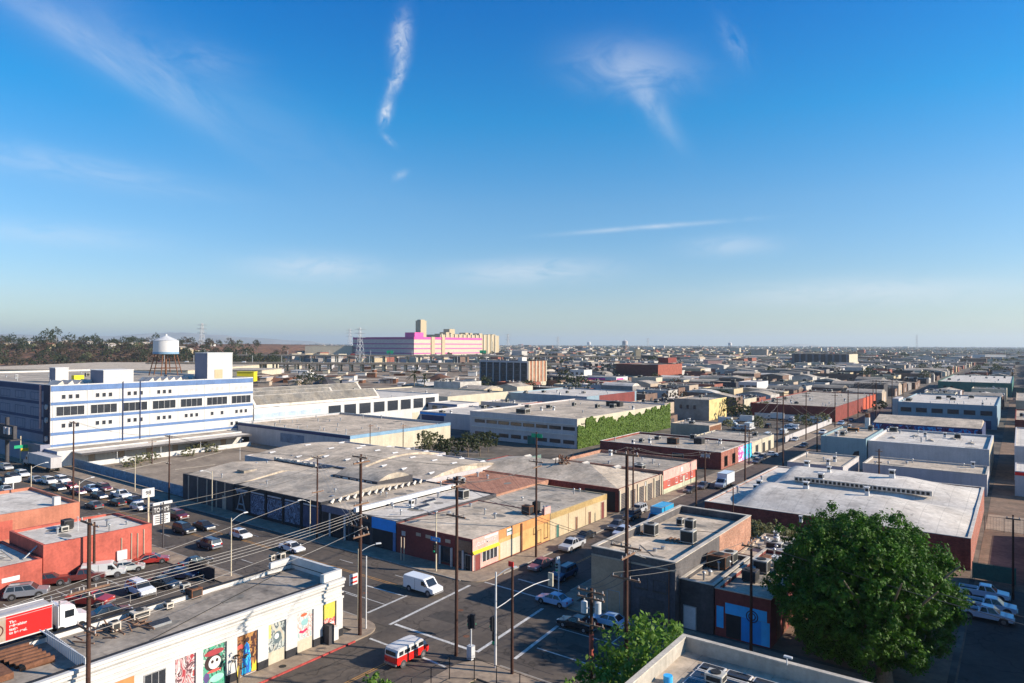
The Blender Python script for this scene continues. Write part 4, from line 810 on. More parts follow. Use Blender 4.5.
b.panel('doorway', 'S', -127.9, -126.6, .15, 2.8, m_tan, .0, .04); mb = MB(); mb.box(-133, 84, 5.3, -130.5, 87, 6.4); mb.build('roof_hatch', m_roof_gr, b.root)
b.clutter(4, 0, 2, 0, random.Random(21))
b = row_unit('mural_warehouse', 'black warehouse painted with a row of pale blue figures and a big letter A', -124.0, -97.6, 102, 5.5, m_black, m_roof_gr, shape_gable_x(1.1), par=.25)
n = 5; wbay = 26.4/n
for i in range(n):
    u0 = -124+i*wbay
    b.panel('white_lintel', 'S', u0+.5, u0+wbay-.6, 4.55, 4.8, m_pale, 0, .06)
    if i: b.panel('wall_painting', 'S', u0+.45, u0+wbay-.45, .7, 4.35, m_art if i < 4 else mat('slate_blue_paint', (.07, .085, .15), .8, .3, .8, .2, 3), 0, .03)
    b.panel('pilaster', 'S', u0-.2, u0+.2, .15, 5.3, m_black, 0, .12)
mb = MB(); A = (-124+wbay/2, 77.6) # the painted letter
for (p, q) in (((-1.25, .9), (-.1, 4.2)), ((1.25, .9), (.1, 4.2)), ((-.75, 1.9), (.75, 1.9)), ((-1.6, .8), (1.6, .8)), ((-1.6, 4.35), (1.6, 4.35)), ((-1.4, 4.3), (-1.0, 3.8)), ((1.4, 4.3), (1.0, 3.8))): mb.cyl((A[0]+p[0], 77.57, p[1]), (A[0]+q[0], 77.57, q[1]), .17, n=4)
mb.build('lettering', mat('letter_grey', (.32, .32, .33)), b.root)
b.clutter(3, 1, 2, 0, random.Random(22))
b = row_unit('open_bay_shed', 'low shed with dark open bays, blue grey lintel and pale posts, left of the garage', -97.4, -90.2, 104, 5.2, m_charcoal, m_roof, None, par=.2)
b.panel('lintel', 'S', -97.3, -90.3, 4.1, 5.15, mat('slate_lintel', (.13, .14, .2)), 0, .05); b.panel('open_bay', 'S', -97.0, -90.5, .15, 4.05, m_black, 0, .02)  # open bay is a flat panel, its inside shade painted black
for x in (-95, -91.2): b.panel('post', 'S', x-.16, x+.16, .15, 4.1, m_pale, .05, .25)
b.clutter(3, 0, 3, 0, random.Random(23))
for i in range(14): mb = MB(); x = -97.4+.0; y = 79.5+i*1.7; mb.cyl((-97.2, y, 5.1), (-97.2, y+.6, 5.75), .35, .2, 6); mb.build('parapet_block', m_roof_wh, b.root)
# rear halls with bowed roofs and white skylights
def bowed(label, x0, y0, x1, y1, h, rise, seed, roof=None, nsk=(2, 3)):
    b = Bld('bowed_roof_warehouse', label, 'warehouse', (x0, y0, x1, y1, h), m_pale, roof or m_roof, par=.35, t=.3, shape=shape_barrel_x(rise)); rnd = random.Random(seed)
    for i in range(nsk[0]):
        for j in range(nsk[1]):
            x = x0+(x1-x0)*(i+.5)/nsk[0]+rnd.uniform(-1, 1); y = y0+(y1-y0)*(j+.5)/nsk[1]; z = ridge_z(b, rise, x, y, 'x'); b.skylight(x, y, 1.0, 1.8, z-.3)
    b.clutter(2, 0, 1, 0, rnd); return b
bowed('rear hall with bowed tan roof and skylights behind the charcoal warehouse', -156.6, 101, -137.8, 133, 5.0, 1.4, 31)
bowed('rear hall with tall bowed roof and white skylights beneath the blue striped warehouse', -137.4, 104, -119.0, 134, 5.2, 1.8, 32, nsk=(3, 3))
bowed('rear hall with bowed grey tan roof and six skylights behind the mural warehouse', -118.6, 104.4, -98.0, 131, 5.2, 1.6, 33, nsk=(3, 3))
b = Bld('sawtooth_monitor', 'dark curved roof monitor with white panes standing above the mural warehouse', 'roof monitor', (-112, 92, -99, 101.5, 6.6), m_charcoal, m_roof_gr, par=.1, z0=5.2, shape=shape_barrel_x(1.2))
for i in range(5): b.window('S', -110.5+i*2.3, 6.0, 1.3, .8, m_whitep, m_whitep if i % 2 else m_glass, sill=False)
# broken white parapet stones along the lot edge
mb = MB()
for i in range(16): x = -143.2+i*.95; y = 100.2+rr.uniform(-.2, .2); mb.box(x, y, 5.2, x+.8, y+.7, 5.7+rr.random()*.35)
mb.build('parapet_blocks', m_roof_wh, None, 'line of white parapet blocks along the rear edge of the charcoal warehouse roof', 'parapet', origin=(-136, 100.4, 5.2))

# ---- dark red warehouse with pale roof, garage bays and the pink brick front
b = Bld('red_gable_warehouse', 'long dark red warehouse with big pale gabled roof behind the beige block', 'warehouse', (-106, 123, -63.8, 143.2, 4.6), m_dkbrick, m_roof, par=.15, t=.3, shape=shape_hip(2.4, 12))
b.panel('bay_wall', 'E', 123.05, 143.15, .13, 4.58, m_tan, 0, .03)
for i in range(5): u = 125.0+i*4.0; b.shutter('E', u, 2.5, 3.5, m_charcoal)
for i in range(6): u = 123.25+i*4.0; b.panel('pilaster', 'E', u-.25, u+.25, .13, 4.3, m_cream, .03, .25)
for i in range(4): b.skylight(-96+i*8, 137.5, 1.2, 2.6, b.zr+1.45, m=m_roof_wh)
b.panel('loading_bay', 'S', -71.5, -64.6, .13, 3.9, m_black, 0, .03); b.clutter(0, 0, 0, 0); b.panel('round_sign', 'E', 134.6, 135.8, 3.3, 4.2, m_whitep, .06, .12)
mb = MB()
for i in range(12): mb.cyl((-82+rr.uniform(-1.6, 1.6), 131.6+rr.uniform(-1, 1), 6.5), (-82+rr.uniform(-2, 2), 132+rr.uniform(-1.5, 1.5), 7.6+rr.random()), .12, n=5)
mb.build('broken_vent', m_rust, b.root)
b = Bld('pink_brick_office', 'pink brick one storey office with red lower band and pale plinth', 'office building', (-90, 143.4, -63.5, 163, 5.2), m_tanbrick, m_roof_gr, par=.7, t=.3)
b.panel('wall_face', 'E', 143.45, 162.95, 3.0, 5.2, m_pink, 0, .02); b.panel('wall_face', 'E', 143.45, 162.95, 1.15, 2.995, m_redwall, 0, .022); b.panel('plinth', 'E', 143.45, 162.95, .13, 1.14, mat('pale_green_plinth', (.5, .52, .38)), 0, .04)
for u in (146.3, 150.6, 153.2, 156.6, 159.6): b.window('E', u, 2.2, 1.0, 1.0, m_whitep, m_glass)
b.door('E', 154.9, 1.1, 2.5, m_cream); b.panel('round_sign', 'E', 153.0, 154.4, 3.7, 4.7, m_whitep, .02, .08); b.clutter(4, 2, 1, 1, random.Random(41))
# ---- red brick with cyan mural
b = Bld('brick_shop_row', 'red brick corner building with bright pink and cyan painted end wall', 'building', rect(721, 452.5, 470, 600, 752), m_dkbrick, m_roof_gr, par=.5, t=.3, cap=m_roof_wh)
b.panel('face', 'E', b.y0+.05, b.y1-.05, .13, b.h-.02, m_redbrick, 0, .02)
for u in (185.0, 191.3): b.window('E', u, 1.9, 2.4, 2.6, m_dframe, m_glass, bars=2)
b.panel('painted_bay', 'E', 195.2, 199.4, .2, 4.4, mural('pink_white_paint', [(.75, .03, .25), (.8, .6, .65), (.7, .05, .3), (.85, .8, .8)], .5), .02, .05); b.panel('painted_bay', 'E', 199.4, 207, .2, 4.4, mural('cyan_paint', [(.02, .35, .7), (.03, .55, .8), (.3, .2, .5), (.02, .45, .75)], .35), .02, .05)
b.panel('notice_board', 'S', -69.5, -67, 3.0, 4.0, m_pale, 0, .05); b.door('S', -76, 3, 3.2, m_dark); b.clutter(8, 4, 3, 3, random.Random(42)); b.ac(-82, 192, 3, 2, 1.6, m=m_rust); b.ac(-76, 197, 2.4, 2.6, 1.5, m=m_charcoal)
b = Bld('cream_end_block', 'small cream and grey building with black doors behind the cyan painted wall', 'building', (-84, 208.2, -64.5, 232, 4.2), m_cream, m_roof_gr, par=.3)
for u in (214, 221, 227): b.door('E', u, 2.4, 2.8, m_dark)
b.clutter(4, 1, 2, 0, random.Random(43))
b = Bld('small_brown_house', 'small brown fronted building with white tanks behind the brick shop row', 'building', (-100, 232, -86, 244, 5.5), m_tan, m_roof_gr, par=.4); b.panel('brown_band', 'E', 232.5, 243.5, 2.6, 5.0, m_rust, 0, .05); b.clutter(3, 1, 1, 1, random.Random(44))

# ---- ivy covered white building
b = Bld('ivy_office_building', 'two storey white building with ivy covered side and long window bands', 'office building', rect(577, 419, 449, 470, 669.5), m_pale, m_roof, par=.5, t=.35)
IV = b
b.panel('side_face', 'E', b.y0+.05, b.y1-.05, .1, b.h+.02, m_cream, 0, .03)
for i in range(8):
    u = b.x0+4.5+i*5.2; b.window('S', u, 6.2, 4.4, 1.0, m_dframe, m_glass, sill=False); b.window('S', u, 1.9, 4.0, 1.1, m_dframe, m_glass, sill=False)
b.door('S', b.x1-17.5, 3.0, 2.8, m_dkgreen); b.panel('ledge', 'S', b.x0+1, b.x1-1, 7.4, 7.7, m_white, 0, .35); b.panel('ledge', 'S', b.x0+1, b.x1-1, 4.1, 4.5, m_white, 0, .3)
b.clutter(8, 5, 3, 3, random.Random(45)); b.ac(-140, 198, 4, 3, 1.5); b.ac(-128, 243, 6, 3, 1.8, m=m_charcoal); lettering('Modern House', .9, m_dark, b.root, (b.x1+.04, 195.0, 7.6), 'E')
rnd = random.Random(77); mb = MB(); Yl = b.y1-b.y0
def ivytop(u):
    f = u/Yl; base = .66 if f < .07 else (1.0 if f < .16 else (.86 if f < .3 else (.80 if f < .55 else (.84 if f < .75 else .95))))
    return b.h*min(1.03, base+.06*math.sin(u*.9)+.05*math.sin(u*.37+1)+.03*math.sin(u*2.3))
for i in range(26000):
    u = rnd.random()*Yl; z = rnd.random()*ivytop(u); p = Vector((b.x1+.1+rnd.random()*.35, b.y0+u, z)); n_ = Vector((1, rnd.uniform(-.7, .7), rnd.uniform(-.3, .9))).normalized()
    t_ = n_.cross(Vector((rnd.uniform(-1, 1), rnd.uniform(-1, 1), rnd.uniform(-1, 1)))).normalized(); q = n_.cross(t_); s_ = rnd.uniform(.22, .42); mb.face([p-t_*s_, p-q*s_*.7, p+t_*s_, p+q*s_*.7])
mb.build('wall_ivy', m_ivy, None, 'thick green ivy climbing the sunlit side of the two storey white building', 'ivy', origin=(b.x1, b.y0, 0))

# ---- big white warehouse with blue stripe
b = Bld('blue_striped_warehouse', 'large cream warehouse with blue parapet stripe and wide gravel roof', 'warehouse', (-213.6, 135.1, -156.9, 179, 6.2), m_pale, m_roof, par=.6, t=.4, cap=m_steel)
b.panel('stripe', 'S', -213.6, -156.86, 5.3, 6.19, m_navy, 0, .05); b.panel('face', 'E', 135.05, 178.95, .1, 5.25, m_cream, 0, .02); b.panel('stripe', 'E', 135.06, 179, 5.26, 6.19, m_ltblue, 0, .06)  # one blue stripe: navy has shade painted in, light blue has sun
b.panel('grey_panel', 'S', -190, -178, 1.8, 4.6, mat('grey_blue_panel', (.2, .25, .33)), 0, .03); b.panel('loading_bay', 'S', -211, -207, .1, 1.9, m_black, 0, .03)
b.clutter(30, 0, 12, 0, random.Random(46)); b.panel('wall_box', 'E', 142, 143, 2, 3.2, m_gsteel, .02, .2)
# ---- white hall with arcade windows
b = Bld('arcade_window_hall', 'long white industrial hall with row of big dark windows and raised dark roof monitors', 'factory', (-300, 141.5, -214, 236, 10.4), m_white, m_roof_wh, par=.4, t=.4)
for i in range(8): u = 176.5+i*7.7; b.window('E', u, 7.0, 6.0, 4.2, m_whitep, m_glass, bars=0)
b.panel('pale_blue_band', 'E', 141.6, 170, 6.8, 8.4, mat('faded_blue_wash', (.45, .55, .68), .8, .3, .3, .2, 2, streak=True), 0, .02)
for x, y0, y1 in ((-224, 146, 206), (-243, 150, 198), (-262, 150, 230)):
    mb = MB(); mb.prof_y([(x-6, 9.9), (x+3.4, 9.9), (x+3.2, 10.8), (x, 14.0), (x-.6, 14.0)], y0, y1); o = mb.build('roof_monitor', m_roof_wh, b.root)
    mb = MB(); mb.idx([(x+3.26, y0+1, 10.9), (x+3.26, y1-1, 10.9), (x+.15, y1-1, 13.95), (x+.15, y0+1, 13.95)], [(0, 1, 2, 3)]); mb.build('monitor_glazing', m_roof_dk, o)
b.clutter(8, 2, 2, 2, random.Random(51)); b.panel('loading_door', 'E', 219, 223, .1, 3, m_cream)
bb = Bld('stair_annex', 'pale annex with dark outside stair beside the arcade window hall', 'building', (-213, 228, -196, 243, 7.0), m_pale, m_roof_wh, par=.4)
bb.window('S', -209, 5, 3, 1.6); bb.window('S', -203, 5, 3, 1.6); bb.panel('blue_band', 'S', -213, -196, 6.2, 6.9, m_blue, 0, .05)
mb = MB()
for i in range(12): mb.box(-199+i*.5, 226.6, 5.6-i*.45, -198.4+i*.5, 227.9, 5.7-i*.45)
mb.build('outside_stair', m_charcoal, bb.root)
b = Bld('cream_long_warehouse', 'long cream warehouse with grey roof between the window hall and the ivy covered building', 'warehouse', (-290, 249, -220, 297, 8.0), m_cream, m_roof_gr, par=.6); b.clutter(6, 3, 2, 2, random.Random(52)); b.panel('face', 'E', 249, 297, .1, 7.9, m_cream, 0, .03)
b = Bld('blue_grey_flat_warehouse', 'low blue grey warehouse with cluttered white roof behind the ivy covered building', 'warehouse', (-219.7, 297.5, -172, 352, 7.5), m_steel, m_roof_wh, par=.6); b.clutter(10, 6, 2, 3, random.Random(53)); b.panel('maroon_end', 'E', 310, 350, .1, 7.4, m_maroon, 0, .03)
b = Bld('white_low_annex', 'low white annex with flat roof left of the ivy covered building', 'building', (-196, 205, -158, 236, 6.0), m_pale, m_roof_wh, par=.5); b.clutter(6, 3, 2, 2, random.Random(54)); b.panel('blue_lintel', 'S', -196, -182, 4.8, 5.6, m_brightblue, 0, .08); b.panel('dark_bay', 'S', -195, -183, .1, 4.6, m_navy, 0, .03)

# ---- five storey striped building
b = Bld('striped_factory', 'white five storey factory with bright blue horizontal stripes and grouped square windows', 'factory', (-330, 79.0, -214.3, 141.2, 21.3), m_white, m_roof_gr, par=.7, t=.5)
b.panel('shade_toned_side', 'S', -330, -214.8, 5.2, 21.25, mat('shade_tinted_wall', (.25, .25, .31), .8, .15, .3, .1, 2), 0, .03)  # white wall turned from the sun: its shade is put into this colour
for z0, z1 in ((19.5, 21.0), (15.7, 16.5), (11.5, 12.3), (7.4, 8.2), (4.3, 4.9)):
    b.panel('stripe', 'E', 79.1, 141.1, z0, z1, m_blue, 0, .10); b.panel('stripe', 'S', -330, -214.9, z0, z1, m_navy, .032, .06)  # navy stripes are the blue ones with shade put into the colour
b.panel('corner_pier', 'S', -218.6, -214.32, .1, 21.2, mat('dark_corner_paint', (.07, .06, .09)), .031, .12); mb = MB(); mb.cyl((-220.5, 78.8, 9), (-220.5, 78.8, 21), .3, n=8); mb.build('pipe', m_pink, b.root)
N_ = 7; bay = (141.1-79.6)/N_
for i in range(N_):
    c = 79.6+bay*(i+.5)
    b.panel('pier', 'E', c-bay/2-.02, c-bay/2+.35, .1, 21.2, m_white, 0, .08)
    b.window('E', c, 13.95, bay-1.7, 2.5, m_whitep, m_glass, bars=3, fr=.1, name='ribbon_window')
    for z_ in (17.9, 9.9):
        for k in (-1.75, 0, 1.75):
            if z_ == 17.9 and i >= 4: b.window('E', c+k, z_, .85, 1.0, m_whitep, m_pale)
            elif not (i == 5 and k == 0 and z_ < 10): b.window('E', c+k, z_, .95, 1.15, m_whitep, m_glass)
for u in (133.2, 135.0): b.window('E', u, 6.0, .95, 1.15, m_whitep, m_glass)
for u in (103.0, 98.0): mb = MB(); mb.cyl((-214.1, u, 4), (-214.1, u, 21.6), .14, n=6); mb.build('drain_pipe', m_navy, b.root)
for k in range(9):
    u = -224-k*11.5
    b.window('S', u, 17.9, 7.2, 1.9, m_navy, mat('dim_slate_pane', (.2, .22, .33)), bars=2, sill=False, fr=.12); b.window('S', u, 13.3, 7.2, 2.6, m_navy, m_glass, bars=3, sill=False, fr=.12); b.window('S', u, 9.7, 7.2, 2.4, m_navy, m_glass, bars=3, sill=False, fr=.12)  # frames navy here, white on the sunny side: shade put into colour
for z_ in (15.2, 11.6, 6.5): mb = MB(); mb.cyl((-216.2, 78.5, z_), (-216.2, 78.9, z_), .75, n=12); mb.build('satellite_dish', m_pale, b.root)
# roof: penthouses, sawtooth skylights
def behind(x1, pf, pl, pr, ytop): # roof block whose front face stands at x1
    y0 = on_x(pf, x1); y1 = on_x(pr, x1); x0 = x1+along((x1, y0, 0), (1, 0, 0), pl)-0 if False else along((0, y0, 0), (1, 0, 0), pl); g_ = hgt2(x1, y0, ytop); return (x0, y0, x1, y1, g_)
def hgt2(x, y, py):
    lo, hi = 0.0, 90.0
    for _ in range(40):
        m_ = (lo+hi)/2
        if PX((x, y, m_))[1] > py: lo = m_
        else: hi = m_
    return lo
for (x0, y0, x1, y1, h_, nm) in ((*behind(-217, 103, 90, 133, 371), 'penthouse'), (*behind(-240, 55, 49, 68, 368.5), 'penthouse'), (*behind(-216.5, 207, 194.5, 232, 353.5), 'lift_tower')) or ((-234, 97, -228, 107.5, 24.4, 'penthouse'), (-272, 98, -264, 105, 24.6, 'penthouse'), (-246.5, 128.5, -239, 140.6, 30.2, 'lift_tower')):
    mb = MB(); mb.box(x0, y0, 20.55, x1, y1, h_); o = mb.build(nm, m_white, b.root); mb = MB(); mb.box(x0+.02, y0-.04, 20.6, x1-.02, y0-.002, h_-.02); mb.build('side_face', mat('shade_tinted_wall', (.25, .25, .31)), o)  # side face of a white block, with its shade painted in
    mb = MB(); mb.box(x0-.1, y0-.12, h_+.002, x1+.1, y1+.1, h_+.25); mb.build('coping', m_whitep, o)
mb = MB(); mb.box(-216.48, on_x(214, -216.5), 20.6, -216.42, on_x(222, -216.5), 24.2); mb.build('door', m_beige, b.root)
mb = MB()
for y in [84+i*2.6 for i in range(4)]+[110+i*2.3 for i in range(8)]: mb = MB(); mb.prof_x([(y, 20.5), (y+2.2, 20.5), (y+1.7, 21.9)], -231, -224); mb.build('sawtooth_skylight', m_roof_wh, b.root)
mb = MB(); mb.box(-252, 99, 20.55, -250, 102, 22.2); mb.build('yellow_tank', m_awn, b.root)
b.clutter(14, 2, 0, 3, random.Random(55))
# lower front block and dock canopy
b2 = Bld('dock_wing', 'low white dock wing with blue stripe and long pale canopy along the parking lot', 'building', (-214.0, 77.5, -205.8, 131.5, 4.1), m_white, m_roof_gr, par=.2)
b2.panel('stripe', 'S', -214, -205.7, 3.4, 4.08, m_blue, 0, .05); b2.panel('shade_toned_face', 'S', -214, -205.9, .1, 3.38, m_pale, 0, .03)  # greyer end panel puts the shade on the white wall into colour
mb = MB(); mb.box(-205.78, 81, 3.5, -199.5, 131, 3.75); mb.build('canopy', m_roof_wh, b2.root); mb = MB(); mb.box(-199.5, 81, 3.3, -199.35, 131, 3.8); mb.build('canopy_edge', m_charcoal, b2.root)
b2.panel('dock_wall', 'E', 82, 131, 0, 1.3, m_white, 5.6, 5.9)
for i in range(4): mb = MB(); y = 90+i*12; mb.cyl((-199.8, y, 1.3), (-199.8, y, 3.5), .08, n=6); mb.build('canopy_post', m_whitep, b2.root)
for i in range(6): b2.door('E', 86+i*7.8, 1.6, 2.4, m_tan)
mb = MB(); mb.box(-204.6, 80.0, 0, -204.0, 134, 1.6); 
b3 = Bld('low_brick_side_block', 'dark shaded low block left of the dock wing corner', 'building', (-300, 76.6, -214.2, 78.95, 5.15), mat('shade_tinted_wall', (.25, .25, .31)), m_roof_gr, par=.2)  # walls take the same painted shade colour as the factory side above
# ---- water tower
def UVp(px, D): p = _f0*D+_r0*((px-512)/FPX*D); return (p.x, p.y)
def water_tower(name, label, x, y, z0, zleg, ztop, r, m, mtop, group=None):
    t = empty(name, (x, y, z0), label, 'water tower', group); mb = MB(); mb.cyl((x, y, zleg), (x, y, ztop), r, n=28); mb.build('tank', m, t)
    mb = MB(); mb.cyl((x, y, ztop), (x, y, ztop+r*.42), r*1.03, r*.12, n=28); mb.cyl((x, y, ztop+r*.42), (x, y, ztop+r*.55), r*.1, n=8); mb.build('tank_roof', mtop, t)
    mb = MB(); mb.cyl((x, y, zleg-.25), (x, y, zleg+.55), r*1.02, n=28); mb.build('tank_band', m_ltblue if r > 3 else m, t)
    for i in range(6):
        a = 2*pi*i/6+.3; b0 = Vector((x+cos(a)*r*1.9, y+sin(a)*r*1.9, z0)); t0 = Vector((x+cos(a)*r*.85, y+sin(a)*r*.85, zleg)); mb = MB(); mb.cyl(b0, t0, r*.045, n=6); mb.build('leg', m_rust, t)
    mb = MB(); mb.cyl((x, y, z0), (x, y, zleg), r*.08, n=8)
    for k in (.35, .7):
        P = [Vector((x+cos(2*pi*i/6+.3)*r*(1.9-1.05*k), y+sin(2*pi*i/6+.3)*r*(1.9-1.05*k), z0+(zleg-z0)*k)) for i in range(6)]
        for i in range(6): mb.cyl(P[i], P[(i+1) % 6], r*.025, n=4)
    mb.build('bracing', m_rust, t); return t
water_tower('water_tower', 'round white rooftop water tank with blue base band on rusty legs above the striped factory', *UVp(166, 268), 10.0, 29.0, 33.9, 4.5, m_whitep, m_gsteel)

# ---- grey roofed corner building on the right of the crossing
b = Bld('dark_corner_building', 'dark walled corner building with pale parapet roof and air conditioners, right of the crossing', 'building', (-43.4, 76.4, -32.3, 104.4, 7.7), mat('dark_stained_wall', (.13, .12, .12), .85, .35, .4, .25, 3, streak=True), m_roof, par=1.0, t=.45, cap=m_cap)
DC = b
b.panel('tan_front', 'S', -43.4, -38.4, .13, 6.6, mat('brown_plaster', (.44, .31, .21), .85, .2, .5, .15, 3), 0, .06); b.panel('dark_front', 'S', -38.4, -32.3, .13, 6.6, mat('dark_slate_plaster', (.085, .085, .10), .85, .3, .4, .25, 3, streak=True), 0, .04)
b.door('S', -40.3, 1.6, 2.8, m_dark); b.panel('dark_pier', 'S', -38.9, -38.3, .13, 6.9, m_maroon, 0.062, .12)
b.window('S', -36.6, 4.6, 1.6, 1.2, m_dframe); b.window('S', -34.2, 4.6, 1.6, 1.2, m_dframe); b.shutter('S', -35.2, 3.2, 3.0, m_charcoal); b.panel('parapet_band', 'S', -43.4, -32.3, 6.65, 6.85, m_tan, 0, .1)
for x in (-38.0, -33.0): mb = MB(); mb.cyl((x, 76.2, .1), (x, 76.2, 7.2), .06, n=6); mb.build('drain_pipe', m_rust, b.root)
b.panel('brick_face', 'E', 91.0, 104.3, 3.0, 7.68, m_tanbrick, 0, .03)
for (px, py, w, l, h_) in ((568/5.12+540, 460+385/5.12, 1.7, 1.3, 1.5), (760/5.12+540, 460+425/5.12, 1.8, 1.4, 1.6), (770/5.12+540, 460+355/5.12, 1.3, 1.2, 1.3), (718/5.12+540, 460+335/5.12, .9, .9, .9)):
    g = G(px, py, 6.7); b.ac(g.x, g.y, w, l, h_); mb = MB(); [mb.box(g.x-w/2-2.0+k*.55, g.y-.9, 6.7, g.x-w/2-1.7+k*.55, g.y+.9, 6.86) for k in range(4)]; mb.build('timber_skids', m_woodlt, b.root) if w > 1.5 else None
for px, py in ((655, 551), (663, 549)): g = G(px, py, 6.7); b.vent(g.x, g.y, .35, .3, hood=False)
g = G(658, 557, 6.7); b.patch(g.x, g.y, 2.2, 1.2, m_roof_dk); b.patch(-38, 98, 2.5, 1.5); mb = MB()
for a, c in (((620, 550), (650, 553)), ((640, 545), (660, 562)), ((680, 530), (720, 533))): p_ = G(*a, 6.7); q_ = G(*c, 6.7); mb.cyl((p_.x, p_.y, 6.74), (q_.x, q_.y, 6.74), .03, n=5)
mb.build('roof_cable', m_dark, b.root)
# lower workshop, and the blue fronted shop
b = Bld('middle_workshop', 'dark fronted workshop with cluttered tan roof between the dark corner building and the blue shop', 'building', (-32.2, 77.6, -28.2, 91, 5.6), m_charcoal, m_roof, par=.5, t=.3, cap=m_cap)
b.clutter(5, 1, 2, 0, random.Random(61)); b.ac(-30.6, 86, 2.4, 2.0, 1.5, m=m_rust); b.door('S', -31, 1.4, 2.6, m_gsteel)
b = Bld('blue_shop', 'small shop with bright blue painted front, dark doorway and maroon band under its roof', 'shop', (-28.1, 77.8, -21.9, 97, 5.3), m_maroon, m_roof, par=.45, t=.3, cap=m_cap)
b.panel('blue_front', 'S', -26.9, -22.3, 2.75, 3.95, m_skyblue, 0, .05); b.panel('blue_pier', 'S', -27.9, -27.1, 1.0, 3.4, m_skyblue, 0, .05); b.panel('roll_up_door', 'S', -25.1, -22.9, .13, 2.72, m_brightblue, 0, .04); b.panel('blue_pier', 'S', -22.9, -22.0, .13, 2.72, m_skyblue, 0, .045); b.panel('doorway', 'S', -26.8, -25.15, .13, 2.72, m_black, 0, .02)
mb = MB()
for r0 in (.62, .36):
    n = 20; a_ = [(-23.9+cos(2*pi*i/n)*r0, 3.05+sin(2*pi*i/n)*r0) for i in range(n)]
    for i in range(n): mb.cyl((a_[i][0], 77.72, a_[i][1]), (a_[(i+1) % n][0], 77.72, a_[(i+1) % n][1]), .06, n=4)
mb.build('ring_emblem', m_navy, b.root)
for u in (80, 82.5, 85, 88): b.panel('rusty_door', 'E', u, u+1.5, .13, 3.2, m_rust, 0, .06)
b.clutter(5, 1, 1, 0, random.Random(62)); b.boxvent(-25, 92, 1.2, 1.1); b.ac(-26, 84, 1.6, 1.6, 1.2, m=m_charcoal); b.ac(-24, 90, 1.8, 1.3, 1.3)
mb = MB(); mb.box(-27.6, 88, 4.7, -26.6, 95, 5.15); mb.build('roof_duct', m_rust, b.root)
b = Bld('back_sheds', 'cluttered low sheds behind the blue shop under the olive trees', 'shed', (-31.9, 97.2, -23, 110, 4.0), m_tan, m_roof_gr, par=.3); b.clutter(5, 3, 2, 2, random.Random(63)); mb = MB(); mb.cyl((-29, 101, 3.7), (-25, 101.6, 3.7+.5), .6, n=10); mb.build('lying_tank', m_gsteel, b.root)

# ---- big vaulted red brick warehouse
X0, Y0, X1, Y1 = -46.2, 122.5, -5.9, 168.5; YM = (Y0+Y1)/2
b = Bld('vaulted_brick_warehouse', 'red brick warehouse with two broad white vaulted roofs, vents and hipped right ends', 'warehouse', (X0, Y0, X1, Y1, 4.7), m_dkbrick, m_roof_wh, par=.15, t=.35, cap=m_roof_wh)
b.panel('brick_end', 'E', Y0+.05, Y1-.05, .1, 4.65, m_redbrick, 0, .03)
def vault(mb, x0, x1, y0, y1, z, rise, nx=26, ny=12):
    vs = []; fs = []
    for i in range(nx+1):
        x = x0+(x1-x0)*i/nx; e = 1.0
        if x > x1-12: e = max(0, (x1-x)/12)**.8
        if x < x0+4.6: e = 0.0
        for j in range(ny+1): s_ = 2*j/ny-1; vs.append((x, y0+(y1-y0)*j/ny, z+rise*e*(1-s_*s_)))
    for i in range(nx):
        for j in range(ny): a = i*(ny+1)+j; fs.append((a, a+ny+1, a+ny+2, a+1))
    mb.idx(vs, fs, 0, True)
for y0, y1 in ((Y0+.4, YM-.05), (YM+.05, Y1-.4)): mb = MB(); vault(mb, X0+.4, X1-.4, y0, y1, 4.56, 2.3); mb.build('vaulted_roof', m_roof_wh, b.root)
for (px, py, w, h_) in ((821, 479, .9, 1.6), (727, 0, 0, 0), (806, 491, .8, 1.0), (867, 498, .6, 1.2), (801, 510, .4, .7), (807, 466, .9, 1.0), (892, 480, .9, 1.3), (829, 474, .6, .9)):
    if w: g = G(px, py, 6.4); hb_ = (YM-Y0)/2; c_ = Y0+hb_ if g.y < YM else YM+hb_; b.boxvent(g.x, g.y, w*1.1, h_*1.25, 4.5+2.3*max(0, 1-((g.y-c_)/hb_)**2))
b.boxvent(-42, 141, .9, 1.3, 4.8); b.vent(-43, 146, 1.2, .2, 4.8); b.boxvent(-41.5, 137, .7, 1.0, 4.9); b.vent(-44, 134, 1.0, .2, 4.7)
mb = MB(); mb.box(-37, 147.6, 5.6, -13, 148.6, 6.5); mb.build('ridge_monitor', m_roof_wh, b.root); mb = MB()
for i in range(30): mb.box(-36.8+i*.79, 147.55, 5.75, -36.3+i*.79, 147.59, 6.3)
mb.build('monitor_louvres', m_dark, b.root)
b.panel('sign_band', 'S', -45.5, -41.5, 2.6, 3.6, m_tan, 0, .05)
# ---- buildings behind it on the right
b = Bld('lavender_low_warehouse', 'low lavender white wall building with narrow tan roof behind the vaulted warehouse', 'warehouse', (-30.6, 184.7, -5.9, 198, 4.8), m_pale, m_roof, par=.3, t=.3, cap=m_cap); b.clutter(5, 0, 1, 1, random.Random(71))
b = Bld('lavender_street_warehouse', 'low pale building with tan roof at the street edge behind the vaulted warehouse', 'warehouse', (-46, 177, -33.5, 197, 4.6), m_pale, m_roof, par=.3, t=.3, cap=m_cap); b.clutter(3, 0, 1, 2, random.Random(72))
b = Bld('teal_grey_building', 'teal grey building with dark graffiti mark and cluttered flat roof', 'building', (-44.5, 205.3, -33.2, 234, 8.2), m_teal, m_roof, par=.5, t=.3); b.clutter(6, 2, 1, 2, random.Random(73)); b.ac(-40, 226, 3, 1.4, .9, m=m_orange)
mb = MB(); mb.prism([(0, 0)], 0, 0) if False else None
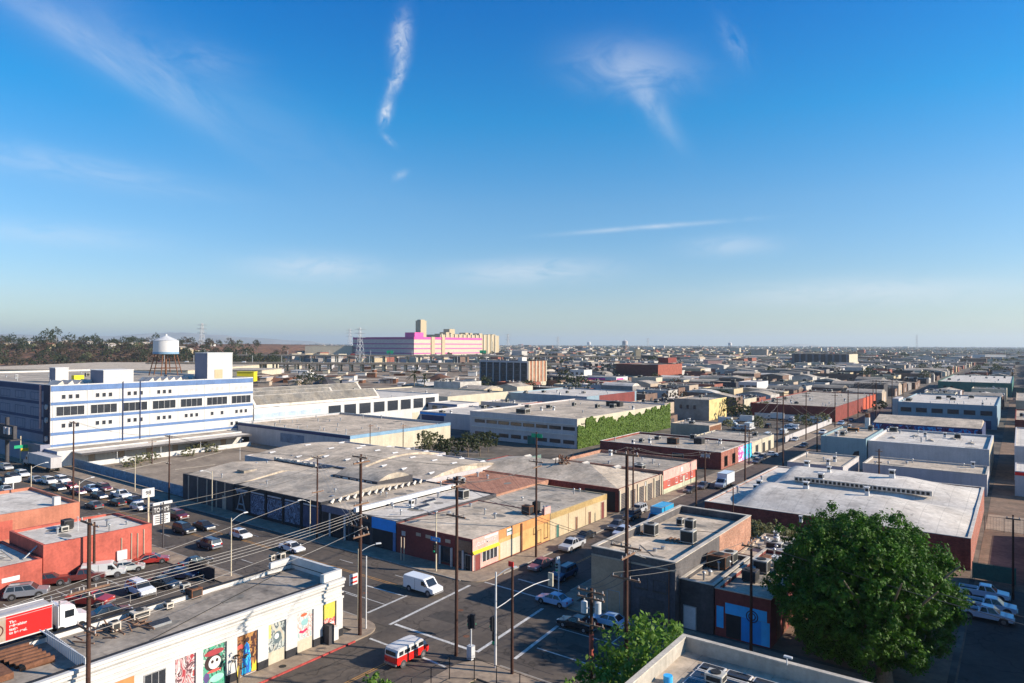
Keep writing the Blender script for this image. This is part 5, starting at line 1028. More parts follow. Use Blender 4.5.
mb.idx([(-37.2, 205.22, 2.2), (-36.0, 205.22, 4.6), (-34.9, 205.22, 4.9), (-34.9, 205.22, 3.4), (-35.6, 205.22, 2.4)], [(0, 4, 3, 2, 1)]); mb.build('graffiti', m_black, b.root)
b = Bld('big_white_warehouse', 'big pale lavender warehouse with bright flat roof behind the narrow roofed wall', 'warehouse', (-33, 206.9, -6.2, 241, 7.6), m_pale, m_roof_wh, par=.5, t=.35, cap=m_whitep); b.panel('cream_end', 'E', 206.95, 240.9, .1, 7.5, m_cream, 0, .03)
for i in range(5): b.skylight(-29+i*4.6, 221+(i % 2)*8, 1.6, 2.4, m=m_roof_gr)
b.clutter(6, 2, 1, 2, random.Random(74))
b = Bld('gabled_mural_shed', 'long tan gabled shed with dark blue painted wall in front of the steel blue building', 'shed', (-40, 258, -9.5, 284, 7.6), m_navy, m_roof, par=.1, shape=shape_gable_x(1.8)); b.panel('painted_wall', 'S', -40, -9.5, .2, 7.2, mural('blue_violet_graffiti', [(.01, .05, .2), (.02, .25, .55), (.12, .03, .12), (.03, .02, .06), (.25, .3, .5)], .3), 0, .05)
b = Bld('chimney_house', 'small dark house with tall white chimney wall beside the gabled mural shed', 'house', (-47, 240, -41, 252, 4.5), m_navy, m_roof, par=.1, shape=shape_gable_y(1.6)); mb = MB(); mb.box(-38.6, 236.5, 0, -37.4, 238, 11); mb.build('chimney', m_white, b.root); mb = MB(); mb.cyl((-38, 237.3, 11), (-38, 237.3, 12.2), .7, n=10); mb.build('chimney_pot', m_rust, b.root)
b = Bld('steel_blue_warehouse', 'steel blue two storey warehouse with row of dark windows and white roof', 'warehouse', (-42, 335, -7.5, 400, 9.5), m_steel, m_roof_wh, par=.5)
for i in range(6): b.window('S', -39+i*5.6, 6.4, 3.8, 1.6, m_dframe, m_glass)
for i in range(6): b.panel('bay_door', 'S', -40.5+i*5.6, -37.4+i*5.6, .1, 3.4, m_navy, 0, .04)
b.clutter(12, 6, 1, 3, random.Random(75)); mb = MB(); mb.box(-44.5, 338, 0, -42.1, 352, 10.5); mb.build('stair_block', m_pale, b.root)
b = Bld('dark_green_warehouse', 'long dark green warehouse with pale flat roof beyond the steel blue building', 'warehouse', (-46, 560, -4.5, 700, 9.0), m_dkgreen, m_roof_wh, par=.4); b.clutter(14, 6, 1, 5, random.Random(76))
for u in (-42, -38): b.panel('dark_opening', 'S', u-.8, u+.8, 4, 6, m_black, 0, .04)  # flat panels, the shade inside the openings painted as black
b = Bld('green_side_warehouse', 'dark green warehouse at the right edge beside the long green one', 'warehouse', (4.5, 560, 40, 700, 7.5), m_dkgreen, m_roof_wh, par=.4); b.clutter(8, 3, 1, 3, random.Random(77))
b = Bld('red_parapet_warehouse', 'red warehouse with broad grey roof beyond the dusty yard', 'warehouse', (-101, 325, -64.5, 430, 6.5), m_dkbrick, m_roof_gr, par=.4); b.clutter(16, 4, 4, 3, random.Random(78))
b.panel('orange_end', 'E', 390, 430, .1, 6.4, mat('vermilion_plaster', (.52, .10, .05)), 0, .04)
for u in (398, 408, 418): b.panel('pilaster', 'E', u, u+1, .1, 7.6, m_redwall, .04, .4)
b = Bld('cream_three_storey_block', 'three storey block with sunlit yellow side and shaded grey brown front right of the ivy', 'building', rect(709, 400, 421, 674.5, 726.5), mat('cream_in_shade', (.36, .3, .25)), m_roof_gr, par=.5)
b.panel('yellow_side', 'E', b.y0+.05, b.y1-.05, .1, b.h-.02, mat('sunlit_cream', (.72, .56, .25)), 0, .04)  # cream walls: front colour carries shade, side colour carries sun
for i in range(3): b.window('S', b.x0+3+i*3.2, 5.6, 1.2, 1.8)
b.clutter(4, 1, 1, 0, random.Random(79))
b = Bld('white_window_office', 'white two storey office with dark ribbon windows among the far roofs', 'office building', (-151, 461, -139, 486, 9.0), m_pale, m_roof_wh, par=.4); b.panel('sunlit_side', 'E', 461.05, 485.9, .1, 8.9, m_whitep, 0, .04)  # whiter side panel puts the sun on it into its colour
for i in range(3): b.window('S', -148.8+i*4, 6.0, 2.8, 1.4)
b = Bld('brick_office_tower', 'tall brick office block with dark shaded front, pale vertical piers and sunlit right side', 'office building', (-333, 413.6, -288.1, 437, 21.0), m_charcoal, m_roof_gr, par=.6)
b.panel('sunlit_face', 'E', 413.6, 437, .1, 20.9, mat('brown_brick_face', (.42, .2, .12)), 0, .05); b.panel('stone_base', 'E', 413.6, 437, .1, 5.5, m_cream, .05, .3)  # charcoal front, brown side: shade and sun are put into wall colours
for i in range(8): b.panel('pier', 'S', -333+i*6.3, -332.2+i*6.3, 5, 21.0, m_pale, 0, .4)
for i in range(7):
    for z_ in (3.2, 8.5, 12.5, 16.5): b.window('S', -329.5+i*6.3, z_, 3.6, 2.6, m_frame, m_glass, sill=False)
for i in range(6): b.panel('pier', 'E', 413.7+i*4.5, 414.9+i*4.5, 5.5, 20.9, m_cream, .05, .5)
for i in range(5):
    for z_ in (8.5, 12.5, 16.5): b.window('E', 416.6+i*4.5, z_, 1.6, 2.4, m_frame, m_glass, sill=False)
b.panel('parapet_band', 'S', -333, -288.1, 19.6, 21.0, m_pale, .4, .5); b.clutter(4, 3, 0, 1, random.Random(80)); mb = MB(); mb.box(-302, 420, 20, -298, 426, 23.5); mb.build('penthouse', m_white, b.root)
b = Bld('brick_mill', 'long brick mill with shaded dark front and sunlit red end in the middle distance', 'building', (-312, 594, -268.5, 650, 15), mat('mill_brick_shaded', (.13, .05, .045)), m_roof_gr, par=.8)
b.panel('red_end', 'E', 594, 650, .1, 14.9, mat('mill_brick_sunlit', (.34, .10, .065)), 0, .05)  # same brick twice: shade painted into the front, sun into the end
for i in range(6):
    for z_ in (4, 9, 13.5): b.window('S', -346+i*6.6, z_, 3.4, 2.2, m_dframe, m_glass, sill=False)
for i in range(7):
    for z_ in (4, 9, 13.5): b.window('E', 598+i*8, z_, 3.2, 2.2, m_dframe, m_glass, sill=False)
mb = MB(); mb.box(-280, 620, 16, -270, 640, 21); mb.build('stair_tower', m_dkbrick, b.root)
b = Bld('pale_window_block', 'small pale block with two rows of square windows right of the brick office tower', 'building', rect(584, 370, 382, 570, 592), m_white, m_roof_gr, par=.4)
for i in range(3):
    for z_ in (b.h*.3, b.h*.7): b.window('S', b.x0+(b.x1-b.x0)*(i+.5)/3, z_, 2.4, 2.0)
b = Bld('magenta_painted_shop', 'low white building with magenta painted front left of the brick mill', 'building', (-300, 500, -262, 520, 7), m_white, m_roof_gr, par=.4); b.panel('magenta_front', 'S', -298, -272, 1, 6, m_magenta, 0, .1); b.panel('magenta_side', 'E', 501, 512, 1, 6, m_magenta, 0, .1)
b = Bld('dark_slab_block', 'dark long block with bright cream end on the right horizon', 'building', (-300, 1180, -215, 1250, 20), m_charcoal, m_roof_gr, par=.5); b.panel('cream_end', 'E', 1180, 1250, .1, 19.9, m_cream, 0, .2)
for i in range(9): b.panel('pier', 'S', -299+i*10, -296+i*10, .1, 19.8, mat('slate_pier', (.16, .17, .2)), 0, .8)

# ---- right edge strip across the alley
b = Bld('edge_shed', 'white shed with red trimmed roof at the right edge of the alley', 'shed', (-1.0, 190, 12, 204, 5.5), m_pale, m_roof_wh, par=.2); b.panel('red_trim', 'S', -1, 12, 4.6, 5.3, m_red, 0, .1)
b = Bld('edge_white_building', 'grey white two storey building at the right edge behind the small shed', 'building', (-1.2, 212, 22, 262, 8.5), m_pale, m_roof_wh, par=.4); b.clutter(4, 2, 1, 2, random.Random(81))
b = Bld('edge_dark_building', 'dark red edge building far along the right alley', 'building', (-1.6, 300, 26, 350, 7.5), m_dkbrick, m_roof, par=.4); b.clutter(4, 2, 1, 2, random.Random(82))
b = Bld('edge_tan_building', 'tan flat building at the right edge near the green warehouse', 'building', (-1.8, 400, 30, 470, 8), m_tan, m_roof_gr, par=.4); b.clutter(4, 2, 1, 2, random.Random(83))
def fence(name, label, pts, h, m, step=2.4, mesh=True, cat='fence', r=.045, solid=None):
    t = empty(name, (pts[0][0], pts[0][1], 0), label, cat); mb = MB(); rails = MB(); pan = MB()
    for (xa, ya), (xb, yb) in zip(pts, pts[1:]):
        L_ = math.hypot(xb-xa, yb-ya); n = max(1, int(L_/step))
        for i in range(n+1): x = xa+(xb-xa)*i/n; y = ya+(yb-ya)*i/n; mb.cyl((x, y, 0), (x, y, h+.06), r, n=6)
        for z_ in (h, .25): rails.cyl((xa, ya, z_), (xb, yb, z_), r*.6, n=5)
        if mesh:
            nn = int(L_/.42)
            for i in range(nn): x = xa+(xb-xa)*i/nn; y = ya+(yb-ya)*i/nn; rails.cyl((x, y, .25), (x, y, h), .012, n=3, caps=False)
        if solid:
            d = Vector((xb-xa, yb-ya, 0)).normalized(); s_ = Vector((-d.y, d.x, 0))*.03; a_ = Vector((xa, ya, 0)); c_ = Vector((xb, yb, 0)); vs = [a_-s_, c_-s_, c_+s_, a_+s_]; pan.idx([(v.x, v.y, .12) for v in vs]+[(v.x, v.y, h-.08) for v in vs], [(0, 3, 2, 1), (4, 5, 6, 7), (0, 1, 5, 4), (1, 2, 6, 5), (2, 3, 7, 6), (3, 0, 4, 7)])
    mb.build('post', m, t); rails.build('rail', m, t)
    if solid: pan.build('panel', solid, t)
    return t
sheet('truck_yard', R4(-5.0, 80, 8, 116), 0.010, m_asph); sheet('dirt_strip', R4(-4.9, 124, 3.4, 150), 0.009, m_dirt); sheet('concrete_apron', R4(-5.1, 152, 3.4, 166), .009, m_side)
fence('tall_yard_wall', 'pale board fence along the right edge of the dirt strip', [(1.0, 118), (1.0, 150)], 2.6, m_charcoal, solid=m_tan); fence('yard_gate', 'dark green solid gate closing the end of the dirt strip', [(-5.5, 118.6), (-.5, 118.6)], 2.4, m_dkgreen, solid=m_dkgreen)
fence('chain_link_fence', 'thin metal fence crossing the alley beside the vaulted warehouse', [(-5.2, 151), (3.4, 151)], 2.6, m_charcoal)
fence('corner_lot_fence', 'thin dark metal picket fence round the grassy corner lot', [(-45.2, 20), (-45.2, 51.6), (-43.2, 53.0), (-24, 53.0)], 2.2, m_black, step=2.6, mesh=False)
fence('blue_lot_fence', 'blue grey mesh fence between the parking lot and the sidewalk', [(-203, 80.0), (-143.5, 78.6)], 2.4, m_steel, step=2.5, solid=mat('blue_mesh_panel', (.14, .26, .38), .7, .4, 1, .4, 3))
fence('green_yard_fence', 'pale green screened fence along the yard in front of the ivy building', [(-128, 131), (-128, 136), (-107, 152), (-107, 160)], 2.6, m_steel, step=3, solid=mat('pale_green_screen', (.16, .24, .2), .8, .4, 1, .3, 3))
fence('black_screen_fence', 'black screened fence panel between the two parked cars and the street', [(-96, 53.2), (-89.5, 53.2)], 2.0, m_black, solid=m_black)
fence('lot_rail_fence', 'low white posted rail fence down the middle of the parking lot', [(-91.5, 20), (-91.0, 52.5)], 1.0, m_wirelt, step=3.2, mesh=False)
g_ = sheet('grass', R4(-44.8, 10, -24.5, 52.6), 0.06, mat('dark_lawn', (.035, .06, .02), .95, .4, .4, .4, 4))
g_['kind'] = 'stuff'; g_['label'] = 'dark green lawn inside the corner lot fence'; g_['category'] = 'grass'

# ---- near rooftop at the lower right
m_nearw = mat('parapet_plaster', (0.44, 0.40, 0.34), .85, .2, .4, .15, 3, streak=True)
b = Bld('near_rooftop_building', 'flat roofed building in the right foreground with broad beige parapet and rows of dark panels', 'building', (-22.6, 6, 45, 55.2, 8.9), m_nearw, m_roof, par=1.1, t=.35, cap=m_cap)
b.panel('inner_face', 'W', 6, 55, 0, 0.01, m_cream) if False else None
for i in range(9):
    for j in range(3):
        x = -20.2+i*2.05; y = 53.4-j*1.55; mb = MB(); mb.box(x, y-1.35, 7.82, x+1.85, y, 7.98); o = mb.build('roof_panel', m_whitep, b.root); mb = MB(); mb.box(x+.1, y-1.25, 7.98, x+1.75, y-.1, 8.0); mb.build('panel_glass', m_glass, o)
b.ac(-18.2, 50.6, 1.3, 1.1, .6, z=8.0); g = G(668, 682, 7.8); mb = MB(); mb.cyl((g.x, g.y, 7.8), (g.x, g.y, 8.3), .35, n=10); mb.build('blue_drum', m_skyblue, b.root)
mb = MB(); mb.cyl((-19.8, 51.8, 8.25), (0, 51.8, 8.25), .07, n=6); mb.build('pipe', m_dark, b.root)
mb = MB(); mb.cyl((-14.2, 54.7, 8.9), (-14.2, 54.7, 9.5), .05, n=6); mb.box(-14.4, 54.5, 9.5, -13.8, 54.75, 9.62); mb.build('wall_lamp', m_gsteel, b.root)

b = Bld('added_shade_building', 'unseen grey building added beside the truck yard to shade it', 'building', (4, 82, 26, 122, 13), m_pale, m_roof_gr, par=.6)  # unseen block added beyond the view to cast shade on the truck yard
# ================================================================ VEGETATION NEAR
def big_tree():
    x, y = -10.6, 76.5; t = empty('ficus_tree', (x, y, 0), 'huge round dense dark green tree in front of the vaulted brick warehouse', 'tree'); mb = MB(); rnd = random.Random(5)
    mb.cyl((x, y, -.2), (x-.5, y+.6, 4.2), .75, .55, 12)
    for i in range(9):
        a = 2*pi*i/9+rnd.random()*.4; p = Vector((x-.5, y+.6, 3.6)); q = p+Vector((cos(a)*4.2, sin(a)*4.2, 4.5+rnd.random()*2)); mb.cyl(p, q, .32, .16, 7); mb.cyl(q, q+Vector((cos(a)*2.5, sin(a)*2.5, 2.5)), .16, .06, 6)
    mb.build('trunk', m_bark, t)
    mb = MB(); c = Vector((-13.1, 79.0, 8.2)); R_ = (8.15, 8.15, 7.0)
    for i in range(1750):
        th = rnd.random()*2*pi; sz = rnd.uniform(-.97, 1); ph = math.asin(sz); k = lumpy(th, ph, 4.2, .13, 3.4)*(1 if rnd.random() > .15 else rnd.uniform(.6, .9)); 
        p = (c.x+cos(th)*cos(ph)*R_[0]*k, c.y+sin(th)*cos(ph)*R_[1]*k, c.z+sz*R_[2]*k)
        if p[2] < 1.2: continue
        leafball(mb, p, rnd.uniform(.35, .85), 44, .26, rnd, flat=.9)
    for i in range(5200):
        a = rnd.random()*6.283; u = rnd.uniform(-.9, 1); q = .84*rnd.random()**.33; w = math.sqrt(1-u*u); p = c+Vector((cos(a)*w*R_[0]*q, sin(a)*w*R_[1]*q, u*R_[2]*q))
        nn = Vector((rnd.uniform(-1, 1), rnd.uniform(-1, 1), rnd.uniform(-1, 1))).normalized(); t_ = nn.cross(Vector((.3, rnd.uniform(-1, 1), .8))).normalized(); b_ = nn.cross(t_); s_ = rnd.uniform(.3, .6); mb.face([p-t_*s_, p-b_*s_*.6, p+t_*s_, p+b_*s_*.6])
    mb.build('crown', m_leaf, t)
big_tree()
def shrub(name, label, c, rad, m, n, leaf, seed, group=None, cat='shrub'):
    t = empty(name, (c[0], c[1], 0), label, cat, group); mb = MB(); rnd = random.Random(seed)
    for i in range(5): a = rnd.random()*6.28; mb.cyl((c[0], c[1], -.1), (c[0]+cos(a)*rad[0]*.5, c[1]+sin(a)*rad[1]*.5, c[2]+rad[2]*.2), .09, .03, 5)
    mb.build('stem', m_bark, t); crown('foliage', m, t, c, rad, n, 16, leaf, seed, zmin=-.95, clumpr=min(rad)*.28); return t
shrub('fig_tree', 'bright green bushy tree beside the beige parapet of the near rooftop', (-26.4, 56.6, 5.0), (3.4, 4.6, 3.4), m_leaf2, 230, .42, 11)
shrub('fig_tree', 'low dark lower mass of bright green leaves against the near rooftop wall', (-27.6, 51.5, 3.4), (3.2, 5, 3.2), m_leaf2, 180, .42, 12)
shrub('street_shrub', 'bright green bush top at the bottom edge beside the red and white van', (-45.4, 42.0, 1.7), (1.9, 2.2, 1.7), m_leaf2, 120, .36, 13)
shrub('street_tree', 'thin bare young tree planted in front of the painted wall', (-60.7, 38.6, 2.6), (.7, .7, .9), m_leafb, 8, .2, 14)
for i, (px, py, r, h_) in enumerate(((735, 0, 0, 0), (771, 536, 2.6, 2.0), (788, 541, 2.2, 1.8), (758, 531, 1.6, 1.4))):
    if r: g = G(px, py, 2.5); shrub('olive_bush', 'grey green bush by the dark red wall behind the back sheds', (g.x, g.y, 2.6), (r, r, h_), m_leafo, 90, .34, 20+i, 'olive bushes behind the sheds')
# saplings in front of the cream blue striped warehouse
for i, (px, py, h_, r) in enumerate(((424, 461, 8.5, 2.0), (434, 459, 8.0, 2.2), (443, 463, 7.0, 1.9), (455, 460, 6.5, 3.0), (468, 459, 7.5, 3.4), (480, 456, 7.0, 3.4), (488, 452, 6.0, 2.8))):
    g = G(px, py); tree('street_tree', 'leafy tree along the pale green fence near the striped warehouse', (g.x, g.y, 0), h_, r, m_leafd if i > 1 else m_leafo, 40+i, 110, 14, .45, group='trees along the pale green fence', base=.3)
for i, (px, py, r) in enumerate(((141, 463, 2.6), (150, 460, 2.4), (133, 466, 2.0), (194, 452, 1.8), (205, 450, 1.6), (212, 452, 1.5), (188, 456, 1.4))):
    g = G(px, py); shrub('lot_bush', 'dusty olive bush in the empty parking lot below the dock canopy', (g.x, g.y, 1.0), (r, r*1.2, 1.3), m_leafo, 40, .35, 60+i, 'bushes in the empty parking lot')
mb = MB()
for (a, c) in (((118, 472), (168, 461)), ((186, 461), (222, 452)), ((175, 470), (215, 465))): p_ = G(*a); q_ = G(*c); mb.cyl((p_.x, p_.y, .08), (q_.x, q_.y, .08), .08, n=5)
mb.build('lot_kerb', m_curb, kind='structure')
palm('tall palm tree with drooping crown beyond the arcade window hall roof', (G(414, 397).x, G(414, 397).y, 0), 14.5, 3, r=6.5); palm('second palm with smaller crown just right of the tall palm', (G(424, 396).x, G(424, 396).y, 0), 12, 4, r=4.2)
for i, (px, py, h_, r, m) in enumerate(((306, 388, 12, 5, m_leafd), (312, 386, 16, 4, m_leafd), (300, 387, 9, 5, m_leafd), (320, 385, 8, 4, m_leafd), (732, 418, 9, 5, m_leafd), (740, 420, 7, 4.5, m_leafd), (760, 416, 7, 4, m_leafo), (676, 404, 8, 6, m_leafb), (722, 402, 7, 4, m_leafd), (880, 412, 6, 3.2, m_leafd), (815, 364, 12, 14, m_leafd), (825, 363, 10, 10, m_leafd))):
    g = G(px, py); tree('dense_tree', ['dark green bushy tree among the middle distance roofs', 'pale olive tree among the middle distance roofs', 'bare brown tree among the middle distance roofs'][[m_leafd, m_leafo, m_leafb].index(m)], (g.x, g.y, 0), h_, r, m, 80+i, 60, 10, .7+.02*r, group='trees among the middle distance roofs', base=.2)

# ================================================================ POLES AND WIRES
def topz(px, py, x, y): # height of the point seen at picture row py straight above (x, y)
    lo, hi = 0.0, 80.0
    for _ in range(40):
        m_ = (lo+hi)/2
        if PX((x, y, m_))[1] > py: lo = m_
        else: hi = m_
    return lo
def pole_at(label, px, ytop, X=None, Y=None, arms=(), **k):
    if Y is not None: x, y = on_y(px, Y), Y
    else: x, y = X, on_x(px, X)
    return pole(label, x, y, topz(px, ytop, x, y), arms, **k)
pA, aA = pole('tall dark wooden pole with two double crossarms in front of the white corner building roof', -60.4, 25.1, 18.8, ((.25, 2.2, 'x', 3), (5.6, 3.0, 'y', 4), (6.0, 3.0, 'x', 4), (8.8, 3.4, 'x', 4)), r=.2)
pB, aB = pole('tall brown wooden pole at the end of the white corner building', -60.2, 53.4, 20.5, ((.3, 2.4, 'x', 3), (.9, 2.4, 'y', 3), (5.6, 2.2, 'y', 3), (7.0, 2.6, 'x', 4), (8.2, 2.8, 'x', 4), (9.2, 2.4, 'y', 4)), r=.22)
pC, aC = pole('tall dark wooden pole on the near right corner of the crossing', -48.2, 56.1, 19.0, ((.5, 2.6, 'x', 4), (1.0, 2.2, 'y', 3), (4.2, 2.6, 'x', 4)), r=.2)
pD, aD = pole_at('brown wooden pole with green name boards on top beside the yellow shop wall', 536, 432, X=-60.5, arms=((4.6, 2.6, 'x', 4), (5.4, 2.4, 'y', 3)), r=.19)
mb = MB(); z_ = PX; mb.box(-61.4, pD.location.y-.1, 18.6, -59.4, pD.location.y-.06, 19.2); mb.build('name_board', m_sgreen, pD)
pE, aE = pole_at('tall wooden pole rising out of the bright green tree on the near right', 626, 450, Y=56.0, arms=((.4, 2.4, 'x', 3), (8.6, 3.0, 'x', 4), (9.4, 2.6, 'y', 4), (11.4, 2.8, 'x', 4)), r=.2)
pF, aF = pole_at('wooden pole painted red below with two grey transformers and two crossarms', 591, 588, Y=55.6, arms=((.3, 2.8, 'x', 4), (.9, 2.8, 'x', 4), (3.3, 2.8, 'x', 4)), r=.2, transf=((1.9, -.75, 0), (1.7, .62, .1)))
mb = MB(); mb.cyl((pF.location.x, 55.6, 3.4), (pF.location.x, 55.6, 6.6), .215, .2, 10); mb.build('red_sleeve', m_redwall, pF)
pG, aG = pole_at('dark slim pole without crossarms between the light mast and the corner fence', 512, 562, Y=56.2, r=.17); mb = MB(); mb.box(pG.location.x-.3, 55.9, topz(512, 566, pG.location.x, 56.2), pG.location.x+.3, 55.98, topz(512, 562, pG.location.x, 56.2)+.1); mb.build('red_sign', m_red, pG)
pH, aH = pole_at('dark wooden pole standing before the bright blue shop front', 751, 537, Y=75.4, arms=((.4, 3.4, 'y', 4), (1.0, 2.0, 'x', 3)), r=.17)
pI, aI = pole_at('wooden pole with twin crossarms at the open bay shed', 317, 456, Y=75.2, arms=((.3, 2.6, 'x', 3), (6.0, 2.4, 'y', 3)), r=.17)
pJ, aJ = pole_at('wooden pole at the corner of the charcoal warehouse and empty lot', 169, 435, Y=75.2, arms=((.3, 3.0, 'x', 4), (6.0, 2.0, 'x', 3)), r=.17)
pK, aK = pole_at('wooden pole rising behind the orange red warehouse roof corner', 73, 421, Y=55.2, arms=((.3, 2.6, 'x', 3),), r=.17)
pL, aL = pole_at('short tan pole with boxes above the parking lot of the coral red workshop', 94, 522, X=-104.6, arms=((.4, 3.4, 'x', 3),), r=.2)
pM, aM = pole_at('wooden pole at the dirt strip beside the right alley', 1013, 515, Y=112, arms=((.5, 1.6, 'x', 3),), r=.16)
pN, aN = pole_at('short dark pole between the vaulted roof and the lavender wall', 879, 449, Y=176, arms=((.5, 1.4, 'x', 2), (3, 1.2, 'x', 2)), r=.2)
pO, aO = pole_at('slim dark pole at the left corner of the vaulted brick warehouse', 733, 487, Y=121, r=.13)
for i, (px, yt) in enumerate(((633, 447), (705, 452), (749, 432), (777, 398), (806, 392), (835, 392), (858, 382), (873, 380))):
    P_ = pole_at('wooden pole on the left sidewalk of the side street', px, yt, X=-60.5, arms=((.4, 2.8, 'x', 4), (1.4, 2.4, 'x', 4)), r=.2, group='poles along the left of the side street')
    if i == 0: aW = P_[1]; first_w = P_[1]; lastW = P_[1]
    else:
        for k in (0, 3): wire(lastW[0][k], P_[1][0][k], 1.0, .025, m_wire, 'dark cable strung along the left sidewalk poles of the side street')
        lastW = P_[1]
lastE = None
for i, (px, yt) in enumerate(((696, 470), (745, 425), (783, 392), (817, 418), (848, 390), (876, 380), (892, 380), (903, 378))):
    P_ = pole_at('wooden pole on the right sidewalk of the side street', px, yt, X=-47.6, arms=((.4, 2.8, 'x', 4),) if i else (), r=.2, group='poles along the right of the side street')
    if lastE and P_[1]:
        for k in (0, 3): wire(lastE[0][k], P_[1][0][k], 1.0, .025, m_wire, 'dark cable strung along the right sidewalk poles of the side street')
    if P_[1]: lastE = P_[1]
for i, (px, py, yt) in enumerate(((370, 459, 424), (403, 459, 424), (152, 464, 440))):
    g = G(px, py); x, y = g.x, g.y; pole('slim grey pole standing in front of the big cream warehouse wall' if i < 2 else 'slim dark pole in the empty lot', x, y, topz(px, yt, x, y), ((.5, 2.2, 'y', 3),), r=.14, group='slim poles by the cream wall' if i < 2 else None)
# wires
for k in range(4): wire(aA[2][k], aB[3][k], .5, .022, m_wirelt, 'bright sagging cable crossing above the white corner building', 'bright cables above the corner building')
for k in (0, 3): wire(aA[3][k], aB[4][k], .6, .02, m_wirelt, 'bright sagging cable crossing above the white corner building', 'bright cables above the corner building')
dv = Vector((-3.5, -30, 0))
for k in range(4): wire(aA[2][k], aA[2][k]+dv, .5, .022, m_wirelt, 'bright cable leaving the frame at the lower left', 'bright cables above the corner building')
for k in (0, 2): wire(aA[0][k], aB[0][k], .8, .025, m_wire, 'dark cable between the two tallest left poles')
for k in (0, 1, 2): wire(aB[0][k], aD[0][k], 1.0, .022, m_wire, 'dark cable crossing the street towards the yellow shop wall')
for k in (0, 3): wire(aD[0][k], first_w[0][k], 1.0, .022, m_wire, 'dark cable passing in front of the beige block')
for k in (0, 3): wire(aB[3][k], aC[2][k], .5, .025, m_wire, 'dark cable over the crossing'); wire(aC[0][k], aE[1][k-1 if k else 0], .8, .022, m_wire, 'dark cable between the corner pole and the pole in the tree')
for k in (0, 1, 2): wire(aB[4][k], aI[0][k], .6, .02, m_wirelt, 'pale cable from the corner pole to the open bay shed pole')
for k in (0, 2): wire(aI[0][k], aJ[0][k], 1.0, .022, m_wire, 'dark cable along the mural warehouse'); wire(aJ[0][k], aK[0][k], 1.0, .022, m_wire, 'dark cable above the queue of cars')
for k in range(3): wire(aC[1][k], aD[1][k], .6, .022, m_wire, 'dark cable above the corner shop roof'); wire(aF[0][k], aE[3][k], .4, .025, m_wire, 'dark cable by the transformers')
for k in (0, 2): wire(aE[1][k], Vector((-36, 76.4, 7.6)), .2, .03, m_wirelt, 'pale service cable running to the dark corner building'); wire(aH[0][k], Vector((30, 71+k, 8)), .8, .03, m_wire, 'dark cable passing in front of the big tree'); wire(aE[3][k], aH[1][k], .5, .025, m_wire, 'dark cable above the blue shop street')
wire((-90, 15, 2.6), (-96, 75, 7.5), .5, .03, m_wirelt, 'pale cable over the parking lot')
# lamp posts, signals, signs
LP = 'cream concrete lamp posts along the main street'
lamp_post('cream concrete lamp post in front of the mural warehouse left end', on_y(212, 75.1), 75.1, topz(212, 471, on_y(212, 75.1), 75.1), (0, -2), group=LP)
lamp_post('cream concrete lamp post near the open bay shed', on_y(310, 75.1), 75.1, topz(310, 500, on_y(310, 75.1), 75.1), (0, -2), group=LP)
lamp_post('cream concrete lamp post beside the black screen fence', on_y(231, 56), 56, topz(231, 518, on_y(231, 56), 56), (0, 2), group=LP)
lamp_post('cream concrete lamp post at the blue mesh fence', on_y(135, 75.1), 75.1, topz(135, 457, on_y(135, 75.1), 75.1), (0, -2), group=LP)
lamp_post('cream concrete lamp post behind the orange red warehouse roof', on_y(31, 56), 56, topz(31, 466, on_y(31, 56), 56), (0, 2.5), group=LP)
lamp_post('cream concrete lamp post at the orange red warehouse corner', on_y(79, 56), 56, topz(79, 481, on_y(79, 56), 56), (0, 2), group=LP)
g = G(240, 460); lamp_post('slim white lamp in the empty parking lot', g.x, g.y, 5.5, (.8, 0), m_whitep, r=.07)
x, y = on_y(358, 56.2), 56.2; lamp_post('yellowish concrete lamp post beside the brown pole on the corner', x, y, topz(358, 549, x, y), (1, 2), group=LP)
x, y = on_y(366, 55.0), 55.0; pole('slim white metal pole on the near left corner of the crossing', x, y, topz(366, 556, x, y), (), r=.09, m=m_whitep, name='metal_pole', cat='pole')
def signal(root, x, y, z, face=0, m=None):
    mb = MB(); a = face; d = Vector((cos(a), sin(a), 0)); s_ = Vector((-d.y, d.x, 0)); p = Vector((x, y, z))
    def bx(lo, hi, w, f): b_ = p+d*f; mb.idx([(b_-s_*w-d*.1+Vector((0, 0, lo))), (b_+s_*w-d*.1+Vector((0, 0, lo))), (b_+s_*w+d*.1+Vector((0, 0, lo))), (b_-s_*w+d*.1+Vector((0, 0, lo)))]+[(b_+s_*k*w+d*j*.1+Vector((0, 0, hi))) for k, j in ((-1, -1), (1, -1), (1, 1), (-1, 1))], [(0, 3, 2, 1), (4, 5, 6, 7), (0, 1, 5, 4), (1, 2, 6, 5), (2, 3, 7, 6), (3, 0, 4, 7)])
    bx(-.6, .6, .2, 0); bx(-.72, .72, .3, -.12); o = mb.build('signal_head', m or m_black, root)
    for k, c_ in ((.38, m_tail), (0, m_syel), (-.38, m_sgreen)): mb = MB(); q = p+d*.1+Vector((0, 0, k)); mb.cyl(q, q+d*.14, .14, .15, 10); mb.build('lens', m_dark if k > -.3 else m_sgreen, o)
x, y = on_y(495.5, 56.2), 56.2; hz = topz(495, 572, x, y)
t = lamp_post('white curved light mast with signal arm on the near corner of the crossing', x, y, hz, (1.1, 1.3), m_whitep, name='signal_mast', r=.13); t['category'] = 'light mast'
mb = MB(); prev = Vector((x, y, hz*.62)); end = Vector((x+1.2, y+8.5, hz*.72))
for i in range(1, 7): q = Vector((x, y, hz*.60)).lerp(end, i/6)+Vector((0, 0, .55*sin(pi*i/6))); mb.cyl(prev, q, .045, n=6); prev = q
